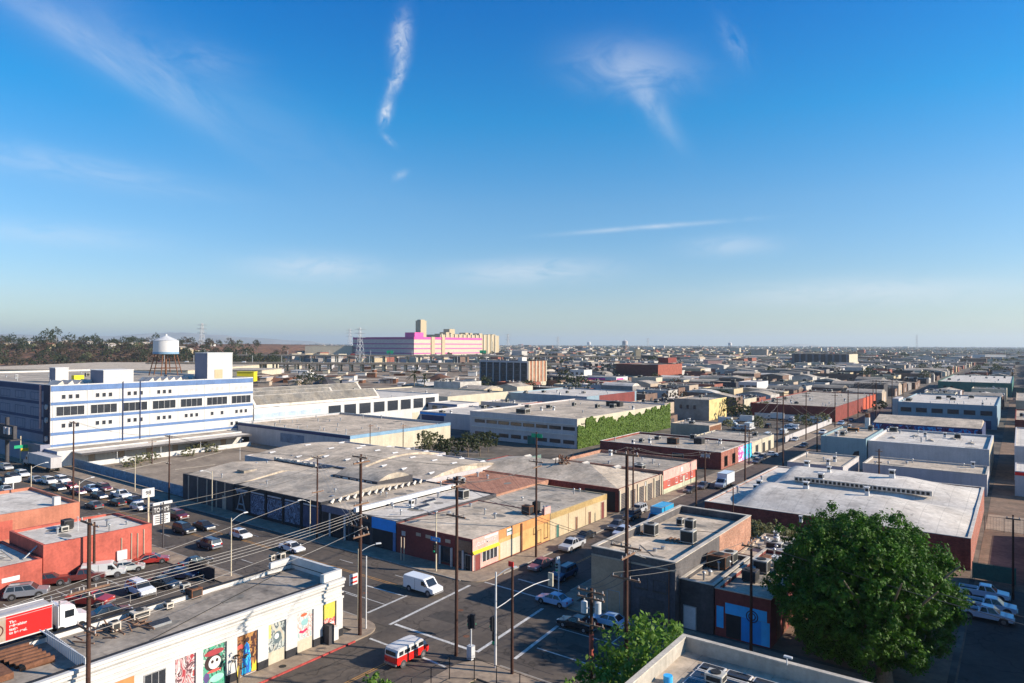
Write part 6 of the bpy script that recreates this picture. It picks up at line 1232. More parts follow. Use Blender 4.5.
mb.build('signal_arm', m_whitep, t); signal(t, end.x, end.y, end.z, pi/2, m_cream); signal(t, x-.45, y, topz(489, 624, x, y), pi, m_black); signal(t, x-.3, y+.2, topz(489, 640, x, y), -pi/2, m_black)
x, y = on_y(471, 56.3), 56.3; t = empty('traffic_signal', (x, y, 0), 'traffic signal on a short post beside the tall dark corner pole', 'traffic signal'); mb = MB(); mb.cyl((x, y, 0), (x, y, 3.2), .08, n=8); mb.build('post', m_gsteel, t); signal(t, x-.2, y, 4.0, pi, m_black); signal(t, x+.25, y+.1, 4.1, pi/2, m_black); mb = MB(); mb.box(x-.35, y-.3, .1, x+.3, y+.3, 1.5); mb.build('control_box', m_gsteel, t)
x, y = on_x(436, -65.2) and -65.2, 0; x, y = on_y(436, 74.9), 74.9; t = lamp_post('cream pole with signal, blue name sign and long curved lamp arm before the maroon shop', x, y, topz(436, 512, x, y), (-5, -.5), m_conc, name='signal_mast', r=.12); t['category'] = 'light mast'
z_ = topz(436, 539, x, y); mb = MB(); mb.box(x-.9, y-.2, z_-.3, x+.9, y-.15, z_+.3); mb.build('name_sign', m_sblue, t); lettering('6th St', .45, m_whitep, t, (x, y-.22, z_), 'S'); signal(t, x, y-.3, z_-1.3, -pi/2, m_black)
x, y = on_y(563, 76), 76.0; x = -48.0; t = empty('traffic_signal', (x, y, 0), 'pale green signal post at the foot of the dark corner building', 'traffic signal'); mb = MB(); mb.cyl((x, y, 0), (x, y, 5.6), .09, n=8); mb.build('post', m_gsteel, t); signal(t, x-.25, y, 4.9, pi, m_gsteel); signal(t, x, y-.3, 4.4, -pi/2, m_gsteel)
for px, X in ((390, 0), (401, 0), (404, 0)):
    x, y = on_y(px, 75.6), 75.6
    if px > 400: mb = MB(); mb.cyl((x, y, .1), (x, y, 3.6), .09, n=8); mb.build('bollard_pole', m_tan, None, 'short tan post between the blue garage and the maroon shop', 'post', 'short tan posts at the garage', origin=(x, y, .13))
# big pole sign
g = Vector((on_y(148, 55.4), 55.4, 0)); t = empty('pole_sign', g, 'tall shop sign with white boards on a cream pole beside the coral red workshop', 'sign'); x, y = g.x, g.y
h1 = topz(148, 494, x, y); mb = MB(); mb.cyl((x, y, 0), (x, y, h1), .16, n=10); mb.build('post', m_conc, t); mb = MB(); mb.cyl((x+1.0, y+1.9, 0), (x+1.0, y+1.9, h1-1.5), .12, n=8); mb.build('post', m_charcoal, t)
mb = MB(); mb.box(x-.12, y-1.0, h1-.5, x+.12, y+.9, h1+.9); o = mb.build('sign_board', m_whitep, t); lettering('98', .9, m_charcoal, o, (x+.14, y-.05, h1+.2), 'E')
zt = topz(155, 505, x, y+1.5)
for z0, z1, y0, y1, m_, nm in ((zt+.1, zt+.5, y+.5, y+3.6, m_whitep, ''), (zt-1.3, zt-.1, y+.3, y+3.3, m_charcoal, "TOMY'S"), (zt-3.0, zt-1.4, y+.5, y+3.2, m_whitep, 'TACOS')):
    mb = MB(); mb.box(x+.3, y0, z0, x+.6, y1, z1); o = mb.build('sign_board', m_, t)
    if nm and nm != 'TACOS': lettering(nm, 1.0 if nm[1] == 'O' else .6, m_whitep if m_ == m_charcoal else m_charcoal, o, (x+.62, (y0+y1)/2, (z0+z1)/2 if nm[1] == 'O' else z1-.45), 'E', sx=.72)
    if nm == 'TACOS':
        for k_ in range(4): mb = MB(); mb.box(x+.6, y0+.3, z1-.35-k_*.33, x+.62, y1-.3-.35*(k_ % 2), z1-.23-k_*.33); mb.build('faded_text_line', m_charcoal, o)
# roadside sign on left
g = G(13, 497); mb = MB(); t = empty('pole_sign', (g.x, g.y, 0), 'blank white hexagonal sign board on a white post at the left edge', 'sign'); mb.cyl((g.x, g.y, 0), (g.x, g.y, 3), .15, n=8); mb.build('post', m_whitep, t); mb = MB(); zt = 3.0
mb.prof_x([(g.y-1.5, zt+.2), (g.y-1.1, zt), (g.y+1.1, zt), (g.y+1.5, zt+.2), (g.y+1.5, zt+1.3), (g.y-1.5, zt+1.3)], g.x-.1, g.x+.1); mb.build('sign_board', m_whitep, t)
g = G(20.5, 462); x, y = g.x, g.y; t = empty('sign_post', (x, y, 0), 'pole with green name sign above yellow warning sign beside the big trailer', 'sign'); mb = MB(); hh = topz(20, 436, x, y); mb.cyl((x, y, 0), (x, y, hh), .15, n=8); mb.build('post', m_conc, t)
mb = MB(); mb.box(x+.2, y-1.6, topz(20, 448, x, y), x+.28, y+1.6, topz(20, 445, x, y)); o = mb.build('name_sign', m_sgreen, t); mb = MB(); mb.box(x+.2, y, topz(20, 451.5, x, y), x+.28, y+1.8, topz(20, 448.4, x, y)); mb.build('warning_sign', m_syel, t)
g = G(7, 466); x, y = g.x, g.y; t = empty('billboard_frame', (x, y, 0), 'dark framed billboard seen from behind with lamps at the left edge', 'billboard'); mb = MB(); mb.cyl((x, y, 0), (x, y, 13), .5, n=8); mb.build('post', m_charcoal, t); mb = MB(); mb.box(x-7, y-.4, 7.6, x+5.5, y+.4, 11); mb.box(x-8, y-1.2, 7.2, x+6, y+1.2, 7.5); mb.build('board', m_charcoal, t)
mb = MB(); mb.box(x+.6, y-1.1, 8.8, x+2.0, y-.42, 10.6); mb.box(x+3, y-1.1, 8.8, x+4.4, y-.42, 10.6); mb.build('lamp_box', m_pale, t)
# ================================================================ VEHICLES
WH = (.78, .78, .78); BL = (.02, .02, .022); DG = (.07, .07, .08); SV = (.45, .46, .48); NV = (.02, .035, .09); RD = (.35, .03, .025); MR = (.14, .02, .02); LB = (.32, .46, .66); BE = (.45, .38, .28)
def at(kind, px, py, ang, col, label, **k): g = G(px, py); return vehicle(kind, g.x, g.y, ang, col, label, **k)
# angles: 0 heads right along the main street, 180 left-away; 90 away up the side street, 270 towards us
at('van', 423, 592, 0, WH, 'white cargo van turning through the crossing beside the maroon shop')
v = at('camper', 407, 660, 90, (.72, .02, .015), 'red and white camper van with white roof and red lower body')
at('sedan', 554, 604, 180, LB, 'pale blue grey saloon car driving left out of the shaded street')
at('sedan', 609, 625, 180, (.40, .58, .78), 'light blue saloon car waiting beside the leaning kerb in the shade')
at('sedan', 577, 628, 180, BL, 'black saloon car just left of the light blue one in the shade')
at('suv', 564, 578, 270, NV, 'dark navy boxy car parked against the dark corner building'); at('sedan', 541, 568, 270, (.30, .10, .09), 'reddish dark car heading down the side street past the yellow wall')
at('pickup', 572, 549, 270, SV, 'silver pickup truck parked at the far end of the yellow wall'); at('sedan', 585, 539, 270, BL, 'black car parked along the beige block')
at('sedan', 617, 528, 270, DG, 'dark grey car in the shaded street by the beige block corner'); at('hatch', 622, 535, 270, (.45, .5, .62), 'pale hatchback beside the dark grey car near the blue truck')
at('suv', 638, 513, 270, SV, 'silver car parked in front of the garage bays'); at('suv', 632, 519, 270, BL, 'black car just behind the silver one at the garage bays')
at('box', 659, 524, 270, (.015, .20, .42), 'bright blue box truck parked in the shaded side street', roofcol=(.04, .36, .62)); at('box', 724, 487, 270, (.30, .38, .48), 'white box truck by the left corner of the vaulted warehouse', roofcol=(.7, .74, .78))
at('sedan', 703, 488, 270, DG, 'dark car at the pink brick office end'); at('sedan', 690, 492, 270, BL, 'black car in front of the pink brick office door')
for i, (px, py, col, nm) in enumerate(((757, 463, DG, 'dark grey'), (762, 459, BL, 'black'), (770, 456, WH, 'white'), (757, 457, SV, 'silver'))): at('sedan', px, py, 270 if i != 2 else 200, col, nm+' car parked near the cyan painted wall')
for px, py, col, kd, lb in ((804, 447, BL, 'sedan', 'black car driving in the shaded part of the side street'), (823, 434, WH, 'pickup', 'white pickup truck at the edge of the dusty yard'), (841, 425, LB, 'suv', 'blue grey car parked in front of the vermilion wall'), (851, 421, NV, 'sedan', 'navy car behind the blue grey one by the vermilion wall'), (767, 437, WH, 'suv', 'white car in the weedy yard left of the side street'), (795, 441, SV, 'sedan', 'silver car on the dusty yard'), (903, 401, WH, 'suv', 'tiny white car far up the side street'), (865, 413, BL, 'suv', 'black car far up the side street')): at(kd, px, py, 270, col, lb)
# main street traffic
at('hatch', 241, 538, 0, (.80, .79, .75), 'white hatchback passing the faded blue wall figures'); at('sedan', 292, 551, 0, WH, 'white saloon car half hidden behind the white building parapet')
at('suv', 209, 548, 180, (.03, .045, .08), 'dark blue black car alone in the left lane'); at('sedan', 204, 529, 0, BL, 'black saloon car right of the black and silver one'); at('suv', 184, 533, 0, BL, 'black car with silver bumper nearest the dark red one'); at('suv', 178, 519, 0, MR, 'dark maroon car in the queue by the charcoal warehouse'); at('suv', 169, 512, 0, DG, 'dark grey car behind the maroon one in the queue')
Q = [(134, 503, 'sedan', NV, 'navy'), (139, 510, 'hatch', WH, 'white'), (117, 505, 'sedan', BL, 'black'), (121, 498, 'pickup', WH, 'white'), (104, 491, 'suv', MR, 'maroon'), (99, 498, 'sedan', BL, 'black'), (94, 508, 'sedan', DG, 'dark grey'), (92, 491, 'sedan', LB, 'pale blue'), (62, 483, 'suv', WH, 'white'), (58, 490, 'sedan', BL, 'black'), (70, 488, 'sedan', RD, 'red'), (49, 484, 'suv', (.8, .8, .78), 'bright white'), (36, 482, 'sedan', SV, 'silver'), (22, 477, 'suv', WH, 'white'), (78, 494, 'sedan', MR, 'dark red'), (12, 478, 'sedan', DG, 'dark grey'), (6, 470, 'suv', SV, 'silver'), (4, 484, 'sedan', BL, 'black'), (6, 492, 'sedan', SV, 'silver'), (152, 511, 'sedan', DG, 'charcoal')]
for px, py, kd, col, nm in Q: at(kd, px, py, 0 if py < 500 or px > 120 else 180, col, nm+' %s in the traffic queue on the main street' % ('pickup' if kd == 'pickup' else 'car'), group='cars queuing on the main street')
# cars in the parking lot
at('suv', 49, 585, 60, MR, 'dark maroon car parked against the coral red annex wall'); at('pickup', 83, 581, 60, (.13, .03, .03), 'dark red pickup parked right of the maroon car'); at('van', 104, 577, 60, (.6, .62, .62), 'pale van parked behind the short tan pole by the red wall'); at('hatch', 129, 571, 60, (.5, .52, .5), 'pale grey hatchback by the red wall'); at('sedan', 152, 563, 60, RD, 'red car nearest the street end of the coral red workshop')
at('suv', 140, 594, 0, (.74, .76, .80), 'white sport utility car in the middle of the parking lot'); at('sedan', 163, 587, 20, (.02, .03, .04), 'dark green black car right of the white sport utility car'); at('sedan', 181, 578, 30, NV, 'navy blue car next to the black screen fence'); at('pickup', 90, 605, 30, RD, 'red pickup truck behind the white lorry cab'); at('suv', 27, 597, 60, (.2, .21, .24), 'grey car in front of the coral red annex door')
at('sedan', 110, 617, 80, BL, 'black car partly hidden behind the timber pile roof edge'); at('sedan', 196, 566, 90, BL, 'black car in the shade beside the lamp post')
# white trucks at the right
for i, (px, py) in enumerate(((984, 598), (990, 611), (986, 620))): at('pickup', px, py, 0, (.62, .72, .84), ['white pickup truck furthest back in the shaded yard', 'white pickup truck in the middle of three in the shaded yard', 'white pickup truck nearest of three in the shaded yard'][i], group='white pickups in the shaded yard')
at('sedan', 838, 634, 10, SV, 'pale car glimpsed beneath the huge dark green tree')
# articulated lorry with red side
def lorry(x, y, ang, label, side, Lt=13.5, cabc=WH, z=0):
    t = empty('articulated_lorry', (0, 0, 0), label, 'lorry'); mb = MB(); mb.box(-Lt, -1.25, 1.2, 0, 1.25, 3.89); tr = mb.build('trailer', m_pale, t)
    mb = MB(); mb.box(-Lt-.03, -1.28, 3.86, .03, -1.2, 3.97); mb.box(-Lt-.03, 1.2, 3.86, .03, 1.28, 3.97); mb.box(-Lt-.03, -1.28, 1.15, .03, -1.2, 1.27); mb.build('trailer_rail', m_whitep, tr)
    if side: side(tr)
    mb = MB(); loft_prof(mb, [(.6, .8), (3.9, .7), (4.0, 1.1), (3.9, 1.7), (2.7, 1.95), (2.3, 3.1), (.9, 3.5), (.6, 3.4)], 1.15, ins=.96); cb = mb.build('cab', m_carpaint, t); cb.color = (*cabc, 1)
    mb = MB()
    for s_ in (-1, 1): mb.box(1.3, s_*1.155, 1.9, 2.25, s_*1.17, 2.7)
    mb.idx([(2.72, -1.0, 2.0), (2.72, 1.0, 2.0), (2.36, .95, 2.95), (2.36, -.95, 2.95)], [(0, 1, 2, 3)]); mb.build('windows', m_carglass, cb)
    for s_ in (-1, 1): mb = MB(); mb.cyl((.75, s_*1.1, 1.2), (.75, s_*1.1, 4.0), .09, n=8); mb.build('exhaust_stack', m_chrome, cb)
    for x_ in (3.0, .9, -.3, -Lt+1.6, -Lt+2.8):
        for s_ in (-1, 1): mb = MB(); mb.cyl((x_, s_*.85, .52), (x_, s_*1.2, .52), .52, n=14); mb.build('wheel', m_tyre, t)
    mb = MB(); mb.box(-Lt+.5, -.5, .8, 3.6, .5, 1.14); mb.build('chassis', m_charcoal, t); t.location = (x, y, z); t.rotation_euler = (0, 0, radians(ang)); return t
def red_side(tr): # the side facing the picture is local -y when heading 90 degrees
    mb = MB(); mb.box(-4.4, -1.27, 1.3, -.05, -1.252, 3.84); o = mb.build('red_panel', m_red, tr); mb = MB(); mb.box(-6.1, -1.268, 1.3, -4.42, -1.252, 3.84); mb.build('tan_panel', m_tan, tr); mb = MB(); mb.box(-7.6, -1.268, 1.3, -6.6, -1.252, 3.84); mb.build('tan_panel', m_tan, tr)
    for i, tx in enumerate(('The', 'refreshing', 'taste', 'to be real.')):
        cu = bpy.data.curves.new('lettering', 'FONT'); cu.body = tx; cu.size = .40; cu.extrude = .01; cu.offset = .012; ob = bpy.data.objects.new('lettering', cu); COL.objects.link(ob); bpy.context.view_layer.update(); me = bpy.data.meshes.new_from_object(ob); bpy.data.objects.remove(ob)
        me.transform(Matrix.Translation((-4.1, -1.285, 3.0-i*.38)) @ Matrix.Rotation(pi/2, 4, 'X')); me.materials.clear(); me.materials.append(m_whitep); q = bpy.data.objects.new('lettering', me); COL.objects.link(q); q.parent = o
    mb = MB(); n = 18; P = [(-5.25+cos(2*pi*i/n)*.6, 2.5+sin(2*pi*i/n)*.6) for i in range(n)]
    for i in range(n): mb.cyl((P[i][0], -1.275, P[i][1]), (P[(i+1) % n][0], -1.275, P[(i+1) % n][1]), .06, n=4)
    mb.build('ring_emblem', m_maroon, tr)
g = G(52, 639); lorry(g.x-1.2, g.y, 90, 'white articulated lorry with bright red panelled trailer in the parking lot', red_side)
g = G(54, 473); lorry(g.x-3, g.y-1.2, 180, 'big pale grey lorry trailer parked on the main street by the dark shaded block', None, 14, cabc=SV)
for o_ in bpy.data.objects:
    if o_.get('label', '').startswith('big pale grey lorry'): o_.location = (g.x-14, g.y+.5, 0); o_.rotation_euler = (0, 0, pi)
# ================================================================ MIDDLE AND FAR DISTANCE
RV = Vector((_r0.x, _r0.y, 0)); FV = Vector((_f0.x, _f0.y, 0))
def UV(px, D, z=0.0): p = FV*D+RV*((px-512)/FPX*D); return Vector((p.x, p.y, z))
# elevated motorway: two decks on columns
def viaduct(label, D, px0, px1, zd, w, th, seed, step=26):
    a = UV(px0, D); c = UV(px1, D); t = empty('motorway_viaduct', (a.x, a.y, 0), label, 'viaduct'); d = (c-a).normalized(); s_ = Vector((-d.y, d.x, 0)); L_ = (c-a).length
    def slab(z0, z1, o0, o1, nm, m): mb = MB(); P = [a+s_*o0, c+s_*o0, c+s_*o1, a+s_*o1]; mb.prism([(p.x, p.y) for p in P], z0, z1); mb.build(nm, m, t)
    slab(zd-th, zd, -w/2, w/2, 'deck', m_roof_dk); slab(zd+.004, zd+.9, -w/2, -w/2+.4, 'parapet', m_side); slab(zd+.004, zd+1.1, w/2-.4, w/2, 'parapet', m_curb)
    for i in range(int(L_/step)):
        p = a+d*(i+.5)*step
        for k in (-w*.3, w*.3): mb = MB(); q = p+s_*k; mb.cyl((q.x, q.y, 0), (q.x, q.y, zd-th), 1.2, n=8); mb.build('column', m_cream, t)
    rnd = random.Random(seed)
    for i in range(9):
        q = a+d*rnd.random()*L_+s_*rnd.uniform(-w*.3, w*.3); k = rnd.choice(('box', 'van', 'suv')); vehicle(k, q.x, q.y, math.degrees(math.atan2(d.y, d.x))+rnd.choice((0, 180)), rnd.choice((WH, SV, BL, RD)), '%s driving on the %s' % ({'box': 'box truck', 'van': 'pale van', 'suv': 'car'}[k], 'nearer motorway viaduct' if D < 1000 else 'farther motorway viaduct'), z=zd+.02, group='traffic on the motorway viaducts')
    for i in range(14): q = a+d*L_*(i+.5)/14; mb = MB(); mb.cyl((q.x, q.y, zd), (q.x, q.y, zd+9), .25, n=5); mb.build('lamp_mast', m_gsteel, t)
    return t
viaduct('nearer long concrete motorway viaduct on columns beyond the window hall', 830, 150, 560, 9.5, 20, 1.2, 1, 13)
viaduct('farther raised motorway viaduct in front of the pink striped block', 1180, 60, 640, 13, 22, 1.4, 2, 20)
for px, D, z_ in ((390, 1150, 20), (483, 1150, 21)):
    p = UV(px, D); t = empty('overhead_sign', (p.x, p.y, 0), 'green overhead motorway sign %s the pink striped block' % ('in front of' if px < 400 else 'at the right end of'), 'sign'); mb = MB(); mb.cyl((p.x, p.y, 0), (p.x, p.y, z_), .5, n=6); mb.build('post', m_charcoal, t); a = p-RV*5.5; c = p+RV*5.5
    mb = MB(); mb.prism([(a.x, a.y), (c.x, c.y), (c.x+FV.x*.5, c.y+FV.y*.5), (a.x+FV.x*.5, a.y+FV.y*.5)], z_-3, z_+2); mb.build('sign_board', m_sgreen, t)
# pale rail sheds and containers on the left
P_ = [UV(-80, 470), UV(560, 500), UV(620, 980), UV(-80, 980)]; sheet('rail_yard_ground', [(p.x, p.y) for p in P_], .006, mat('rail_yard_gravel', (.36, .28, .20), .95, .5, .02, .5, .12, tint=(.16, .10, .07)))
def slabbox(name, label, cat, px0, px1, D, dep, h, m, roof=None, group=None):
    a = UV(px0, D); c = UV(px1, D); t = empty(name, (a.x, a.y, 0), label, cat, group); mb = MB(); P = [a, c, c+FV*dep, a+FV*dep]; mb.prism([(p.x, p.y) for p in P], 0, h-.3); mb.build('wall', m, t)
    mb = MB(); P = [a-FV*.5-RV*.5, c-FV*.5+RV*.5, c+FV*(dep+.5)+RV*.5, a+FV*(dep+.5)-RV*.5]; mb.prism([(p.x, p.y) for p in P], h-.298, h); mb.build('roof', roof or m_roof, t); return t
slabbox('rail_shed', 'very long cream rail shed with wide pale roof behind the striped factory', 'shed', -60, 188, 640, 250, 8, m_cream, m_roof)
slabbox('rail_shed', 'long cream rail shed farther right behind the lift tower', 'shed', 215, 262, 700, 60, 6, m_cream, m_roof_gr)
slabbox('freight_container', 'yellow freight container stacked right of the white lift tower', 'container', 237, 254, 600, 8, 8.5, m_awn, m_awn)
rnd = random.Random(91)
for i in range(19):
    px = -20+i*12.4; slabbox('rail_wagon', 'pale rail wagon in the long train beyond the striped factory', 'rail wagon', px, px+11.6, 615, 3.2, 4.6, rnd.choice((m_pale, m_cream, m_white, m_tan)), m_roof_gr, 'rail wagons in the long train')
for i in range(110):
    px = 250+i*2.8+rnd.random()*3; D = rnd.choice((540, 580, 620, 680, 720, 770, 900, 960, 1050))
    if px > 480 and D < 620: continue
    tcol = rnd.choice(((m_pale, 'pale grey'), (m_cream, 'cream'), (m_white, 'white'), (m_rust, 'rusty brown'), (m_tan, 'tan')))
    slabbox('yard_trailer', tcol[1]+' trailer in the yards '+('above the window hall left end' if px < 330 else 'around the palms' if px < 430 else 'left of the brick office tower'), 'trailer', px, px+rnd.uniform(2.5, 12), D, rnd.uniform(5, 22), rnd.uniform(2.5, 5), tcol[0], rnd.choice((m_roof_wh, m_roof, m_white, m_rust)), 'trailers in the yards')
for i in range(46): # strips of bare earth, sleepers and ballast between the tracks
    px = rnd.uniform(-20, 520); D = rnd.uniform(490, 980); w = rnd.uniform(40, 170); a = UV(px, D); c = a+(RV*cos(.12)+FV*sin(.12)*rnd.choice((-1, 1)))*w; n_ = FV*rnd.uniform(4, 16)
    sheet('earth_strip', [(p.x, p.y) for p in (a, c, c+n_, a+n_)], .008+i*.0011, rnd.choice((m_rust, m_dirt, m_roof, m_roof_dk, m_charcoal, m_lot, m_roof)))
def mound(name, label, px, D, r, h, m, seed):
    p = UV(px, D); mb = MB(); n = 18; rings = 5; vs = []; fs = []
    for j in range(rings+1):
        for i in range(n): k = (1-j/rings)*(1+.25*mnoise.noise(Vector((cos(6.28*i/n)*1.5, sin(6.28*i/n)*1.5, seed+j*.3)))); vs.append((p.x+cos(2*pi*i/n)*r*k, p.y+sin(2*pi*i/n)*r*k*.6, h*(j/rings)**.9-.1))
    for j in range(rings):
        for i in range(n): fs.append((j*n+i, j*n+(i+1) % n, (j+1)*n+(i+1) % n, (j+1)*n+i))
    mb.idx(vs, fs); return mb.build(name, m, None, label, 'mound', origin=(p.x, p.y, 0))
mound('earth_mound', 'dark slag heap left of the palm in the yards', 325, 560, 14, 7, m_charcoal, 1); mound('earth_mound', 'brown earth heap beyond the yards', 275, 600, 20, 4, m_rust, 2); mound('earth_mound', 'long tan earth bank beyond the lift tower', 262, 680, 28, 4, m_dirt, 3); mound('earth_mound', 'dark brown heap before the viaduct columns right of the palms', 440, 640, 20, 6, m_rust, 4)
# pink striped block with cream complex behind
r_ = rect(414, 337, 358, 353, 482); b = Bld('pink_striped_block', 'large pale block with magenta stripes on the horizon', 'building', r_, m_cream, m_roof_gr, par=1.0, t=1.0); H_ = b.h
b.panel('shade_toned_face', 'S', b.x0, b.x1, 0, H_-.1, mat('pale_wall_in_shade', (.66, .54, .50)), 0, .2)  # pale wall with its shade put into the colour
for z0, z1 in ((H_-5.5, H_), (H_-17.5, H_-15), (H_-28.5, H_-26), (H_-40, H_-37.5)): b.panel('magenta_stripe', 'E', b.y0, b.y1, z0, z1, m_magenta, .0, .4); b.panel('shade_toned_stripe', 'S', b.x0, b.x1, z0, z1, mat('magenta_in_shade', (.50, .10, .28)), .2, .5)  # front stripes: magenta darkened to hold the shade of that face
b.panel('shaft', 'E', b.y0+58, b.y0+70, 0, H_+1, m_beige, .4, 2); b.panel('shaft', 'E', b.y0+96, b.y0+107, 0, H_+1, m_beige, .4, 2)
mb = MB(); mb.box(b.x1-34, b.y0+4, H_-2, b.x1-2, b.y0+34, H_+11); mb.build('magenta_penthouse', m_magenta, b.root)
b2 = Bld('cream_tower_complex', 'sunlit cream complex of stepped blocks with slim square tower behind the pink striped block', 'building', rect(440, 334.5, 355, 424, 499), m_beige, m_roof, par=1, t=1); H_ = b2.h
p_ = UV(421.5, 2000); mb = MB(); mb.box(p_.x-12, p_.y-12, 0, p_.x+8, p_.y+12, 100); mb.box(p_.x-9, p_.y-9, 100, p_.x+5, p_.y+9, 103); mb.build('square_tower', m_beige, b2.root)
for i in range(12): yy = b2.y0+8+i*(b2.y1-b2.y0-16)/12; mb = MB(); mb.box(b2.x1-30, yy, H_-2, b2.x1-4, yy+rnd.uniform(8, 18), H_+rnd.uniform(2, 9)); mb.build('roof_block', m_beige, b2.root)
for i in range(14): yy = b2.y0+4+i*(b2.y1-b2.y0-8)/14; b2.panel('pier', 'E', yy, yy+5, 0, H_+2, m_cream, 0, 3)
mb = MB(); mb.box(b2.x1-40, b2.y0+60, H_-2, b2.x1-15, b2.y0+85, H_+18); mb.build('roof_block', m_beige, b2.root)
# distant slabs and round towers
for (nm, lb, px0, px1, D, dep, h_, m) in (('far_warehouse', 'long cream warehouse left of the pink striped block', 305, 352, 1750, 120, 28, m_cream), ('far_warehouse', 'long white warehouse on the left horizon with low roof', 256, 300, 1900, 120, 20, m_white),
        ('far_warehouse', 'long silver roofed shed right of the brick mill on the horizon', 712, 782, 1500, 90, 10, m_pale), ('far_warehouse', 'small salmon pink building right of the brick mill', 708, 722, 1000, 25, 12, m_pink), ('far_warehouse', 'pale yellow building beside the salmon pink one', 735, 748, 1050, 25, 9, m_cream), ('far_warehouse', 'cream square block with twin stubby towers left of the mill', 636, 641, 1300, 20, 25, m_beige),
        ('far_warehouse', 'long white terrace at the far right horizon', 985, 1006, 1500, 40, 16, m_white), ('far_warehouse', 'small white block at the far right horizon', 968, 983, 1700, 40, 12, m_white), ('far_warehouse', 'white and dark cluster right of the dark slab block', 812, 820, 1300, 30, 20, m_cream), ('far_warehouse', 'grey low office right of the cream towers on the horizon', 512, 530, 2100, 60, 16, m_pale)):
    slabbox(nm, lb, 'building', px0, px1, D, dep, h_, m)
def rtower(label, px, D, ztop, r, m): p = UV(px, D); water_tower('water_tower', label, p.x, p.y, 0, ztop-r*1.9, ztop-r*.6, r, m, m)
rtower('distant pale round water tower on the horizon above the magenta shop', 625, 3000, 56, 12, m_pale); rtower('small distant white tank above the long silver shed', 730, 3400, 50, 9, m_whitep); rtower('tiny distant white tank left of the far round tower', 589, 5200, 60, 14, m_whitep)
def pylon(label, px, D, h, w, z0=0):
    p = UV(px, D, z0); t = empty('pylon', p, label, 'pylon'); mb = MB(); r = h*.0045
    def lv(k): s_ = w*(1-.82*k); return [p+Vector((a*s_, b_*s_, h*k)) for a, b_ in ((-1, -1), (1, -1), (1, 1), (-1, 1))]
    ks = [0, .22, .4, .56, .7, .82, .92, 1]
    for k0, k1 in zip(ks, ks[1:]):
        A_ = lv(k0); B_ = lv(k1)
        for i in range(4): mb.cyl(A_[i], B_[i], r*1.2, n=4, caps=False); mb.cyl(A_[i], B_[(i+1) % 4], r*.7, n=3, caps=False); mb.cyl(A_[(i+1) % 4], B_[i], r*.7, n=3, caps=False)
    mb.build('lattice', m_gsteel, t)
    for k in (.72, .84, .95): mb = MB(); q = p+Vector((0, 0, h*k)); mb.cyl(q-RV*w*1.5, q+RV*w*1.5, r*1.4, n=4); mb.build('cross_arm', m_gsteel, t)
pylon('lattice pylon just right of the water tower', 202, 1500, 76, 7); pylon('tall lattice pylon in front of the pink striped block left end', 360, 1150, 60, 6); pylon('second lattice pylon on the left of the pink block', 350, 1900, 74, 7); pylon('lattice pylon right of the cream tower complex', 508, 2300, 68, 7); pylon('distant lattice pylon near the horizon middle', 558, 3300, 72, 8); pylon('distant lattice mast right of the previous pylons', 648, 4200, 75, 8); pylon('thin distant mast on the right horizon', 917, 5200, 120, 8)
# wooded bluff on the left
def bluff_h(u, v):
    def ss(a, b_, x): t_ = max(0, min(1, (x-a)/(b_-a))); return t_*t_*(3-2*t_)
    return 24*ss(980, 1230, v)*(1-ss(-640, -450, u))*(1+.18*mnoise.noise(Vector((u*.006, v*.006, 3)))) + 5*ss(1200, 1700, v)*(1-ss(-700, -480, u))
mb = MB(); vs = []; fs = []; nu, nv = 60, 34
for i in range(nu+1):
    for j in range(nv+1): u = -1900+i*(1650/nu); v = 960+j*(1500/nv); p = RV*u+FV*v; vs.append((p.x, p.y, bluff_h(u, v)-.4))
for i in range(nu):
    for j in range(nv): a = i*(nv+1)+j; fs.append((a, a+nv+1, a+nv+2, a+1))
mb.idx(vs, fs, 0, True); mb.build('bluff_terrain', mat('dry_brush_slope', (.12, .075, .045), .95, .45, .03, .4, .15, tint=(.28, .13, .07)), kind='structure')
rnd = random.Random(17); PT = []
def bare_low_tree_mesh(seed, m, h, r, n, leaf):
    rn = random.Random(seed); mb = MB()
    for i in range(n):
        th = rn.random()*6.283; sz = rn.uniform(-.7, 1); cp_ = math.sqrt(1-sz*sz); k = lumpy(th, math.asin(sz), seed, .25, 2); leafball(mb, (cos(th)*cp_*r*k, sin(th)*cp_*r*k, h*.58+sz*h*.42*k), r*.3, 7, leaf, rn)
    me = mb.mesh('crown', m); mb = MB(); mb.cyl((0, 0, -.5), (0, 0, h*.6), h*.03, h*.015, 5); return me, mb.mesh('trunk', m_bark)
TM = [(bare_low_tree_mesh(s, m, h, r, 34, 1.5), nm) for s, m, h, r, nm in ((1, m_leafd, 12, 6, 'dark green rounded tree'), (2, m_leafb, 11, 6.5, 'brown leaved spreading tree'), (3, m_leafd, 19, 5, 'tall dark slender tree'), (4, m_leafo, 9, 5, 'pale olive low tree'), (5, m_leafb, 8, 5, 'small reddish brown tree'))]
def put_tree(p, kind, sc, where, group):
    (cm, tm), nm = TM[kind]; t = empty(nm.split()[-1] == 'tree' and 'tree' or 'tree', p, nm+' '+where, 'tree', group); t.scale = (sc, sc, sc*random.uniform(.85, 1.2)); t.rotation_euler = (0, 0, random.random()*6)
    for nme, me in (('crown', cm), ('trunk', tm)): o = bpy.data.objects.new(nme, me); COL.objects.link(o); o.parent = t
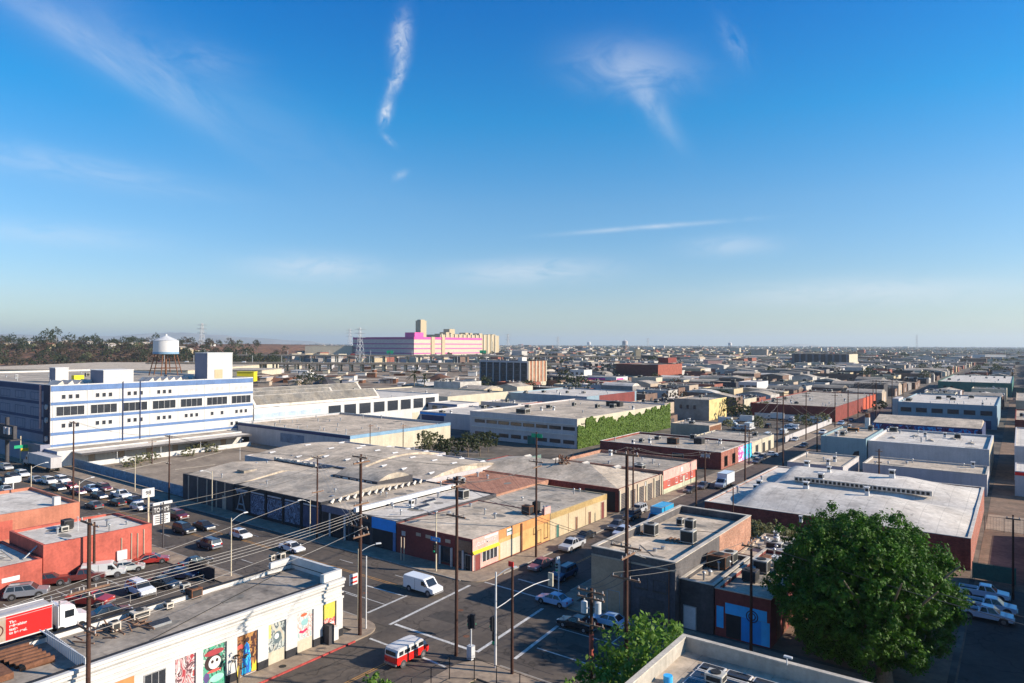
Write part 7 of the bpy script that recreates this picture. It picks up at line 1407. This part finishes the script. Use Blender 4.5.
for i in range(285):
    px = -15+300*rnd.random(); v = rnd.choice((rnd.uniform(985, 1250), rnd.uniform(1150, 1700))); u = (px-512)/FPX*v; p = RV*u+FV*v; k = rnd.choice((0, 0, 1, 1, 2, 3, 4))
    put_tree((p.x, p.y, bluff_h(u, v)-.6), k, rnd.uniform(.75, 1.35), 'on the bluff '+['at the far left', 'above the small penthouse', 'above the long penthouse', 'left of the water tower', 'right of the water tower', 'above the lift tower', 'above the yellow container'][min(6, max(0, int((px+15)/42)))], 'trees on the wooded bluff')
for px, v, sc in ((47, 1250, 1.9), (56, 1300, 1.7), (70, 1350, 1.5), (38, 1260, 1.4)): u = (px-512)/FPX*v; p = RV*u+FV*v; put_tree((p.x, p.y, bluff_h(u, v)-.6), 2, sc, 'standing highest on the left bluff', 'tallest trees on the bluff')
for i in range(34):
    px = -5+255*rnd.random(); v = rnd.uniform(1180, 1600); u = (px-512)/FPX*v; p = RV*u+FV*v; z0 = bluff_h(u, v)-1; w, l, h_ = rnd.uniform(9, 22), rnd.uniform(9, 14), rnd.uniform(5, 8)
    cm_, cn = rnd.choice(((m_white, 'white'), (m_cream, 'cream'), (m_pale, 'pale grey'), (m_beige, 'beige'))); t = empty('bluff_house', (p.x, p.y, z0), cn+' house among the trees on the bluff', 'house', 'houses on the bluff')
    mb = MB(); mb.box(p.x-w/2, p.y-l/2, z0-2, p.x+w/2, p.y+l/2, z0+h_); mb.build('wall', cm_, t); mb = MB(); mb.prof_y([(p.x-w/2-.5, z0+h_+.01), (p.x, z0+h_+2.5), (p.x+w/2+.5, z0+h_+.01)], p.y-l/2-.5, p.y+l/2+.5); mb.build('roof', rnd.choice((m_roof_gr, m_roof_dk, m_rust, m_roof)), t)

# ---------------- the procedural town: real low buildings on the same street grid
EXC = []
for o in list(bpy.data.objects):
    if o.type == 'MESH' and o.name.startswith('roof') and o.parent and o.parent.parent is None:
        w = o.parent.location; xs = [v.co.x for v in o.data.vertices]; ys = [v.co.y for v in o.data.vertices]; EXC.append((w.x+min(xs)-2, w.y+min(ys)-2, w.x+max(xs)+2, w.y+max(ys)+2))
EXC += [(-64, 60, -46, 900), (-6.5, 60, -1, 900), (-1, 60, 40, 190), (-100, 240, -64, 322), (-330, 60, -143, 140)]
def hit(x0, y0, x1, y1):
    return any(x0 < e[2] and x1 > e[0] and y0 < e[3] and y1 > e[1] for e in EXC)
m_brn = mat('muted_brown_wall', (.20, .13, .10), .9, .3, .3, .2, 3); m_grw = mat('muted_grey_wall', (.26, .24, .23), .9, .3, .3, .2, 3); m_fbr = mat('muted_red_brick', (.30, .11, .08), .9, .3, .3, .2, 3); m_fwh = mat('far_white_wall', (.50, .47, .43), .9, .3, .3, .2, 3); m_fro = mat('far_tan_roof', (.52, .45, .37), .95, .4, .08, .35, .7, tint=(.36, .31, .26))
PAL = [(m_fwh, 'white'), (m_grw, 'grey'), (m_cream, 'cream'), (m_tan, 'tan'), (m_brn, 'brown'), (m_fbr, 'red brick'), (m_beige, 'beige'), (m_charcoal, 'charcoal'), (m_pale, 'pale grey'), (m_brn, 'dark brown')]  # browns and charcoals also hold the shade of the fronts in their colour
RPAL = [(m_fro, 'tan roofed'), (m_roof_gr, 'grey roofed'), (m_roof_wh, 'white roofed'), (m_roof_dk, 'dark roofed'), (m_roof_wh, 'white roofed'), (m_roof, 'tan roofed')]
LMK = [(515, 372, 'the brick office tower'), (655, 370, 'the brick mill'), (580, 377, 'the pale window block'), (753, 388, 'the white ribbon window office'), (805, 405, 'the red parapet warehouse'), (945, 405, 'the steel blue warehouse'), (980, 388, 'the dark green warehouse'), (800, 357, 'the dark slab block'), (700, 407, 'the yellow sided block'), (540, 405, 'the ivy building'), (440, 350, 'the pink striped block'), (625, 348, 'the far round tower'), (870, 395, 'the far end of the side street'), (720, 360, 'the long silver shed'), (350, 405, 'the window hall'), (920, 365, 'the right horizon trees'), (470, 400, 'the cream long warehouse')]
def where(p):
    x, y, D = PX(p); l = min(LMK, key=lambda q: (q[0]-x)**2+((q[1]-y)*2.2)**2)
    dx = x-l[0]; dy = y-l[1]; return ('left of ' if dx < -14 else 'right of ' if dx > 14 else ('behind ' if dy < 0 else 'before '))+l[2]
def overlaps_view(x0, y0, x1, y1):
    for x in (x0, x1):
        for y in (y0, y1):
            px, py, D = PX((x, y, 4))
            if D > 20 and -25 < px < 1049: return True
    return False
stuff = {i: None for i in range(3)}
SB = MB(); SMATS = [p[0] for p in PAL]+[r[0] for r in RPAL[:4]]
rnd = random.Random(123); NI = 0; cands = []
def columns():
    x = -63.8; out = []
    out.append((-46, -6)); out.append((4.5, 44)); out.append((56, 100)); out.append((110, 150)); out.append((160, 205)); out.append((216, 260)); out.append((270, 330))
    x = -64.5; k = 0
    while x > -1500: w = rnd.uniform(44, 52); out.append((x-w, x)); x -= w+(12 if k % 2 else 3); k += 1
    return out
for (cx0, cx1) in columns():
    y = 238+rnd.random()*10
    while y < 1500:
        dpt = rnd.uniform(9, 24)
        if rnd.random() < .12: y += 10
        segs = [(cx0, cx1)] if rnd.random() < .3 else ([(cx0, (cx0+cx1)/2-.6), ((cx0+cx1)/2+.6, cx1)])
        for (x0, x1) in segs:
            if rnd.random() < .10: continue
            x0_, x1_ = x0+rnd.uniform(0, 3), x1-rnd.uniform(0, 3); y0_, y1_ = y, y+dpt-rnd.uniform(.5, 4)
            q = Vector(((x0_+x1_)/2, (y0_+y1_)/2, 0)); D = q.dot(FV); u = q.dot(RV)
            if not overlaps_view(x0_, y0_, x1_, y1_) or hit(x0_, y0_, x1_, y1_): continue
            pxx = PX(q)[0]
            if pxx < 330 and D > 430: continue
            if pxx < 500 and 480 < D < 1230: continue
            if pxx < 400: continue
            if 795 < D < 870 and pxx < 575: continue
            cands.append((D, x0_, y0_, x1_, y1_))
        y += dpt+(14 if rnd.random() < .15 else rnd.uniform(.5, 3))
cands.sort()
for D, x0, y0, x1, y1 in cands:
    wi = rnd.choice((0, 0, 0, 1, 1, 2, 2, 3, 4, 4, 5, 6, 7, 8, 9)); ri = rnd.choice((0, 1, 2, 0, 3, 0, 1, 3)); wm, wn_ = PAL[wi]; rm, rn_ = RPAL[ri]; h_ = rnd.choice((4.2, 4.8, 5.2, 5.8, 6.5, 7.5))*(1.3 if rnd.random() < .08 else 1)
    sh = rnd.random(); bw_ = x1-x0
    if NI < 300:
        NI += 1; lab = '%s %s %s' % (wn_, rn_+' low warehouse', where((x1, y0, h_)))
        shp = None if sh < .62 else (shape_barrel_y(1.8, 6) if sh < .74 else (shape_gable_y(1.7) if sh < .87 else shape_barrel_x(1.8, 6)))
        b = Bld('low_warehouse', lab, 'warehouse', (x0, y0, x1, y1, h_), wm, rm, par=.15 if shp else .6, t=.35, shape=shp, group='low warehouses of the middle distance')
        R_ = random.Random(NI*7)
        if D < 520: b.clutter(R_.randint(4, 8), R_.randint(1, 4) if not shp else 0, 1 if not shp else 0, R_.randint(0, 1), R_)
        elif not shp: b.ac(x0+4+R_.random()*(bw_-8), y0+3+R_.random()*max(1, y1-y0-6), 3, 2.5, 1.8)
        if D < 800:
            for k in range(int(bw_/7)):
                if R_.random() < .6: b.window('S', x0+4+k*7, h_*.5, 2.6, 1.5, m_frame, m_glass, sill=False)
            if y1-y0 > 9: b.shutter('E', (y0+y1)/2, 3, 3.0, R_.choice((m_charcoal, m_pale, m_steel)))
    else:
        SB.box(x0, y0, 0, x1, y1, h_, wi); SB.box(x0+.4, y0+.4, h_+.02, x1-.4, y1-.4, h_+.12, len(PAL)+ri)
        if rnd.random() < .6: xx = rnd.uniform(x0+3, x1-6); yy = rnd.uniform(y0+2, y1-3); SB.box(xx, yy, h_+.12, xx+3, yy+2.5, h_+2, 1)
# thinner and thinner scatter of roofs to the horizon
D = 1250.0
while D < 13500:
    stepD = D*.018+7; wpx = 1100; n = int(1100/FPX*D/(22+D*.0095))
    for i in range(n):
        px = -30+wpx*rnd.random(); DD = D+rnd.random()*stepD
        if px < 300 and DD < 2400: continue
        if px < 505 and DD < 2300 and px > 340 and DD > 1500: continue
        p = UV(px, DD); w = rnd.uniform(9, 36)*(1+D/10000); l = rnd.uniform(9, 26)*(1+D/10000); h_ = rnd.choice((4, 5, 6, 7, 8, 10))*(1+D/14000)
        if rnd.random() < .012: h_ *= 2.0
        wi = rnd.choice((0, 0, 1, 2, 2, 3, 4, 5, 6, 7, 9)); SB.box(p.x-w, p.y-l, 0, p.x, p.y, h_, wi)
        SB.face([(p.x-w+.4, p.y-l+.4, h_+.1), (p.x-.4, p.y-l+.4, h_+.1), (p.x-.4, p.y-.4, h_+.1), (p.x-w+.4, p.y-.4, h_+.1)], len(PAL)+rnd.choice((0, 1, 2, 0, 2, 3)))
    D += stepD
SB.build('distant_town', SMATS, kind='stuff', label='endless low pale and brown roofs of the town fading to the horizon', cat='town')
# trees among the far roofs
TB = MB(); rnd = random.Random(321); NT = 0; D = 430.0
def blob_tree(mb, p, r, h_, mi, n=10):
    for i in range(n):
        a = rnd.random()*6.28; sz = rnd.uniform(-.4, 1); cc_ = math.sqrt(1-sz*sz); q = Vector((p.x+cos(a)*cc_*r*.8, p.y+sin(a)*cc_*r*.8, h_*.55+sz*h_*.4)); s_ = r*rnd.uniform(.35, .6); nn = Vector((rnd.uniform(-1, 1), rnd.uniform(-1, 1), rnd.uniform(.2, 1))).normalized(); t_ = nn.cross(Vector((rnd.uniform(-1, 1), rnd.uniform(-1, 1), .3))).normalized(); b_ = nn.cross(t_); mb.face([q-t_*s_, q-b_*s_*.7, q+t_*s_, q+b_*s_*.7], mi)
while D < 13000:
    stepD = D*.05+20; n = int(1.45*D*stepD/(1500+D*1.1)); n = min(n, 640)
    for i in range(n):
        px = -20+1070*rnd.random(); DD = D+rnd.random()*stepD
        if px < 480 and DD < 1700: continue
        p = UV(px, DD)
        if mnoise.noise(Vector((p.x*.004, p.y*.004, 1.5))) < -.05 and rnd.random() < .85: continue
        if -64 < p.x < -45 or -6 < p.x < 4: continue
        if NT < 110 and DD < 1100:
            if hit(p.x-1, p.y-1, p.x+1, p.y+1): continue
            NT += 1; put_tree((p.x, p.y, 0), rnd.choice((0, 1, 3, 0, 4, 0)), rnd.uniform(.5, .95), where(p), 'trees between the middle distance roofs'); continue
        blob_tree(TB, p, rnd.uniform(2.6, 7.5)*(1+DD/6000), rnd.uniform(7, 12)*(1+DD/16000), rnd.choice((0, 0, 1, 2)), 14 if DD < 2500 else 7)
    D += stepD
TB.build('distant_trees', [m_leafd, m_leafb, m_leafd], kind='stuff', label='countless small dark trees scattered between the distant roofs', cat='trees')
# brush on the bluff, and the things standing in the yard left of the side street
BB = MB(); rnd = random.Random(55)
for i in range(1500):
    px = -20+290*rnd.random(); v = rnd.uniform(975, 1350); u = (px-512)/FPX*v; p = RV*u+FV*v; z_ = bluff_h(u, v); n0 = len(BB.v); blob_tree(BB, p, rnd.uniform(2.5, 5.5), rnd.uniform(4, 8), rnd.choice((0, 1, 1)), 8)
    for k in range(n0, len(BB.v)): a_ = BB.v[k]; BB.v[k] = (a_[0], a_[1], a_[2]+z_-1)
BB.build('bluff_brush', [m_leafd, m_leafb], kind='stuff', label='dark brown scrub covering the slope of the left bluff', cat='brush')
for i in range(22):
    x = rnd.uniform(-98, -66); y = rnd.uniform(244, 320)
    if i % 3 == 0: k_ = rnd.choice(('box', 'van')); vehicle(k_, x, y, rnd.choice((0, 90, 180)), (.6, .6, .6), 'white %s parked in the weedy yard left of the side street' % ('box truck' if k_ == 'box' else 'van'), group='vehicles in the weedy yard')
    elif i % 3 == 1: put_tree((x, y, 0), rnd.choice((0, 3)), rnd.uniform(.35, .55), 'in the weedy yard', 'trees in the weedy yard')
    else: vehicle(rnd.choice(('sedan', 'suv')), x, y, rnd.choice((0, 90, 200)), rnd.choice((WH, SV, BL, RD)), 'small parked car in the weedy yard', group='vehicles in the weedy yard')
fence('yard_fence', 'pale board fence along the weedy yard by the side street', [(-64.6, 246), (-64.6, 318)], 2.2, m_whitep, solid=m_pale); fence('yard_fence', 'pale board fence in front of the red parapet warehouse', [(-98, 322), (-66, 322)], 2.4, m_whitep, solid=m_whitep)
# streets through the middle distance
for y0 in (236, 498, 760): sheet('cross_street', R4(-420 if y0 > 300 else -64, y0-6, 300, y0+5), .002, m_asph2)
# hills on the horizon
def ridge(name, D, prof, seed):
    vs = []; fs = []; n = len(prof)*8; dep = D*.12; mb = MB()
    for i in range(n+1):
        k = i/n*(len(prof)-1); a = min(int(k), len(prof)-2); f_ = k-a; f_ = f_*f_*(3-2*f_); px = prof[a][0]*(1-f_)+prof[a+1][0]*f_; px = prof[a][0]+(prof[a+1][0]-prof[a][0])*(k-a); y = prof[a][1]*(1-f_)+prof[a+1][1]*f_+.6*mnoise.noise(Vector((i*.35, seed, 0))); hgt_ = max(-20, EYE_H+(344.2-y)/FPX*D)
        for j, (dd, hk) in enumerate(((0, 0), (dep*.45, .75), (dep*.8, 1), (dep*1.6, 0))): p = UV(px, D+dd); vs.append((p.x, p.y, hgt_*hk if hk else -60))
    for i in range(n):
        for j in range(3): a = i*4+j; fs.append((a, a+4, a+5, a+1))
    mb.idx(vs, fs, 0, True); mb.build(name, mat('hill_scrub', (.34, .33, .30), .95, .3, .0008, .3, .004), kind='structure')
ridge('hills', 14000, [(-140, 337), (-40, 335), (20, 335.5), (60, 337), (110, 337), (150, 334), (175, 332.5), (215, 335), (250, 338), (300, 341), (340, 345)], 1)
ridge('hills', 11500, [(-120, 336), (-30, 334.5), (15, 336), (50, 338.5), (75, 342), (90, 345)], 2)
ridge('hills', 15000, [(770, 346), (790, 342.8), (800, 342.2), (815, 343.5), (830, 346)], 3)
ridge('hills', 16000, [(960, 347), (985, 344.6), (1000, 344.4), (1060, 345), (1150, 345)], 4)
# haze: even air over the whole place
mb = MB(); mb.box(-32000, -4000, -62, 32000, 32000, 400); hz_m = bpy.data.materials.new('haze_air'); hz_m.use_nodes = True; nt = hz_m.node_tree; nt.nodes.clear(); pv = nt.nodes.new('ShaderNodeVolumePrincipled'); pv.inputs['Density'].default_value = 5.5e-5; pv.inputs['Color'].default_value = (.74, .86, .96, 1); pv.inputs['Anisotropy'].default_value = .2
ou = nt.nodes.new('ShaderNodeOutputMaterial'); nt.links.new(pv.outputs[0], ou.inputs['Volume']); HZ = mb.build('haze', hz_m, kind='stuff', label='thin pale blue haze fading the far town and hills', cat='haze')
# ================================================================ labels: repeats that share a wording get their place in the row
ORD = 'first second third fourth fifth sixth seventh eighth ninth tenth eleventh twelfth thirteenth fourteenth fifteenth sixteenth seventeenth eighteenth nineteenth twentieth'.split()
bpy.context.view_layer.update(); by = {}
for o in bpy.data.objects:
    if o.parent is None and o.get('label') and o.get('kind') is None: by.setdefault(o['label'], []).append(o)
for lab, os_ in by.items():
    if len(os_) > 1 and len(os_) <= 20:
        os_.sort(key=lambda o: PX(o.matrix_world.translation)[0]); n = len(os_)
        for i, o in enumerate(os_): o['label'] = lab+(', the '+('left' if i == 0 else 'right')+' one' if n == 2 else ', '+ORD[i]+' from left')
    elif len(os_) > 20:
        for o in os_: o['group'] = o.get('group') or lab
for o in bpy.data.objects:
    if o.parent is None and o.get('label') and len(o['label'].split()) > 16: print('LONG', o.name, o['label'])
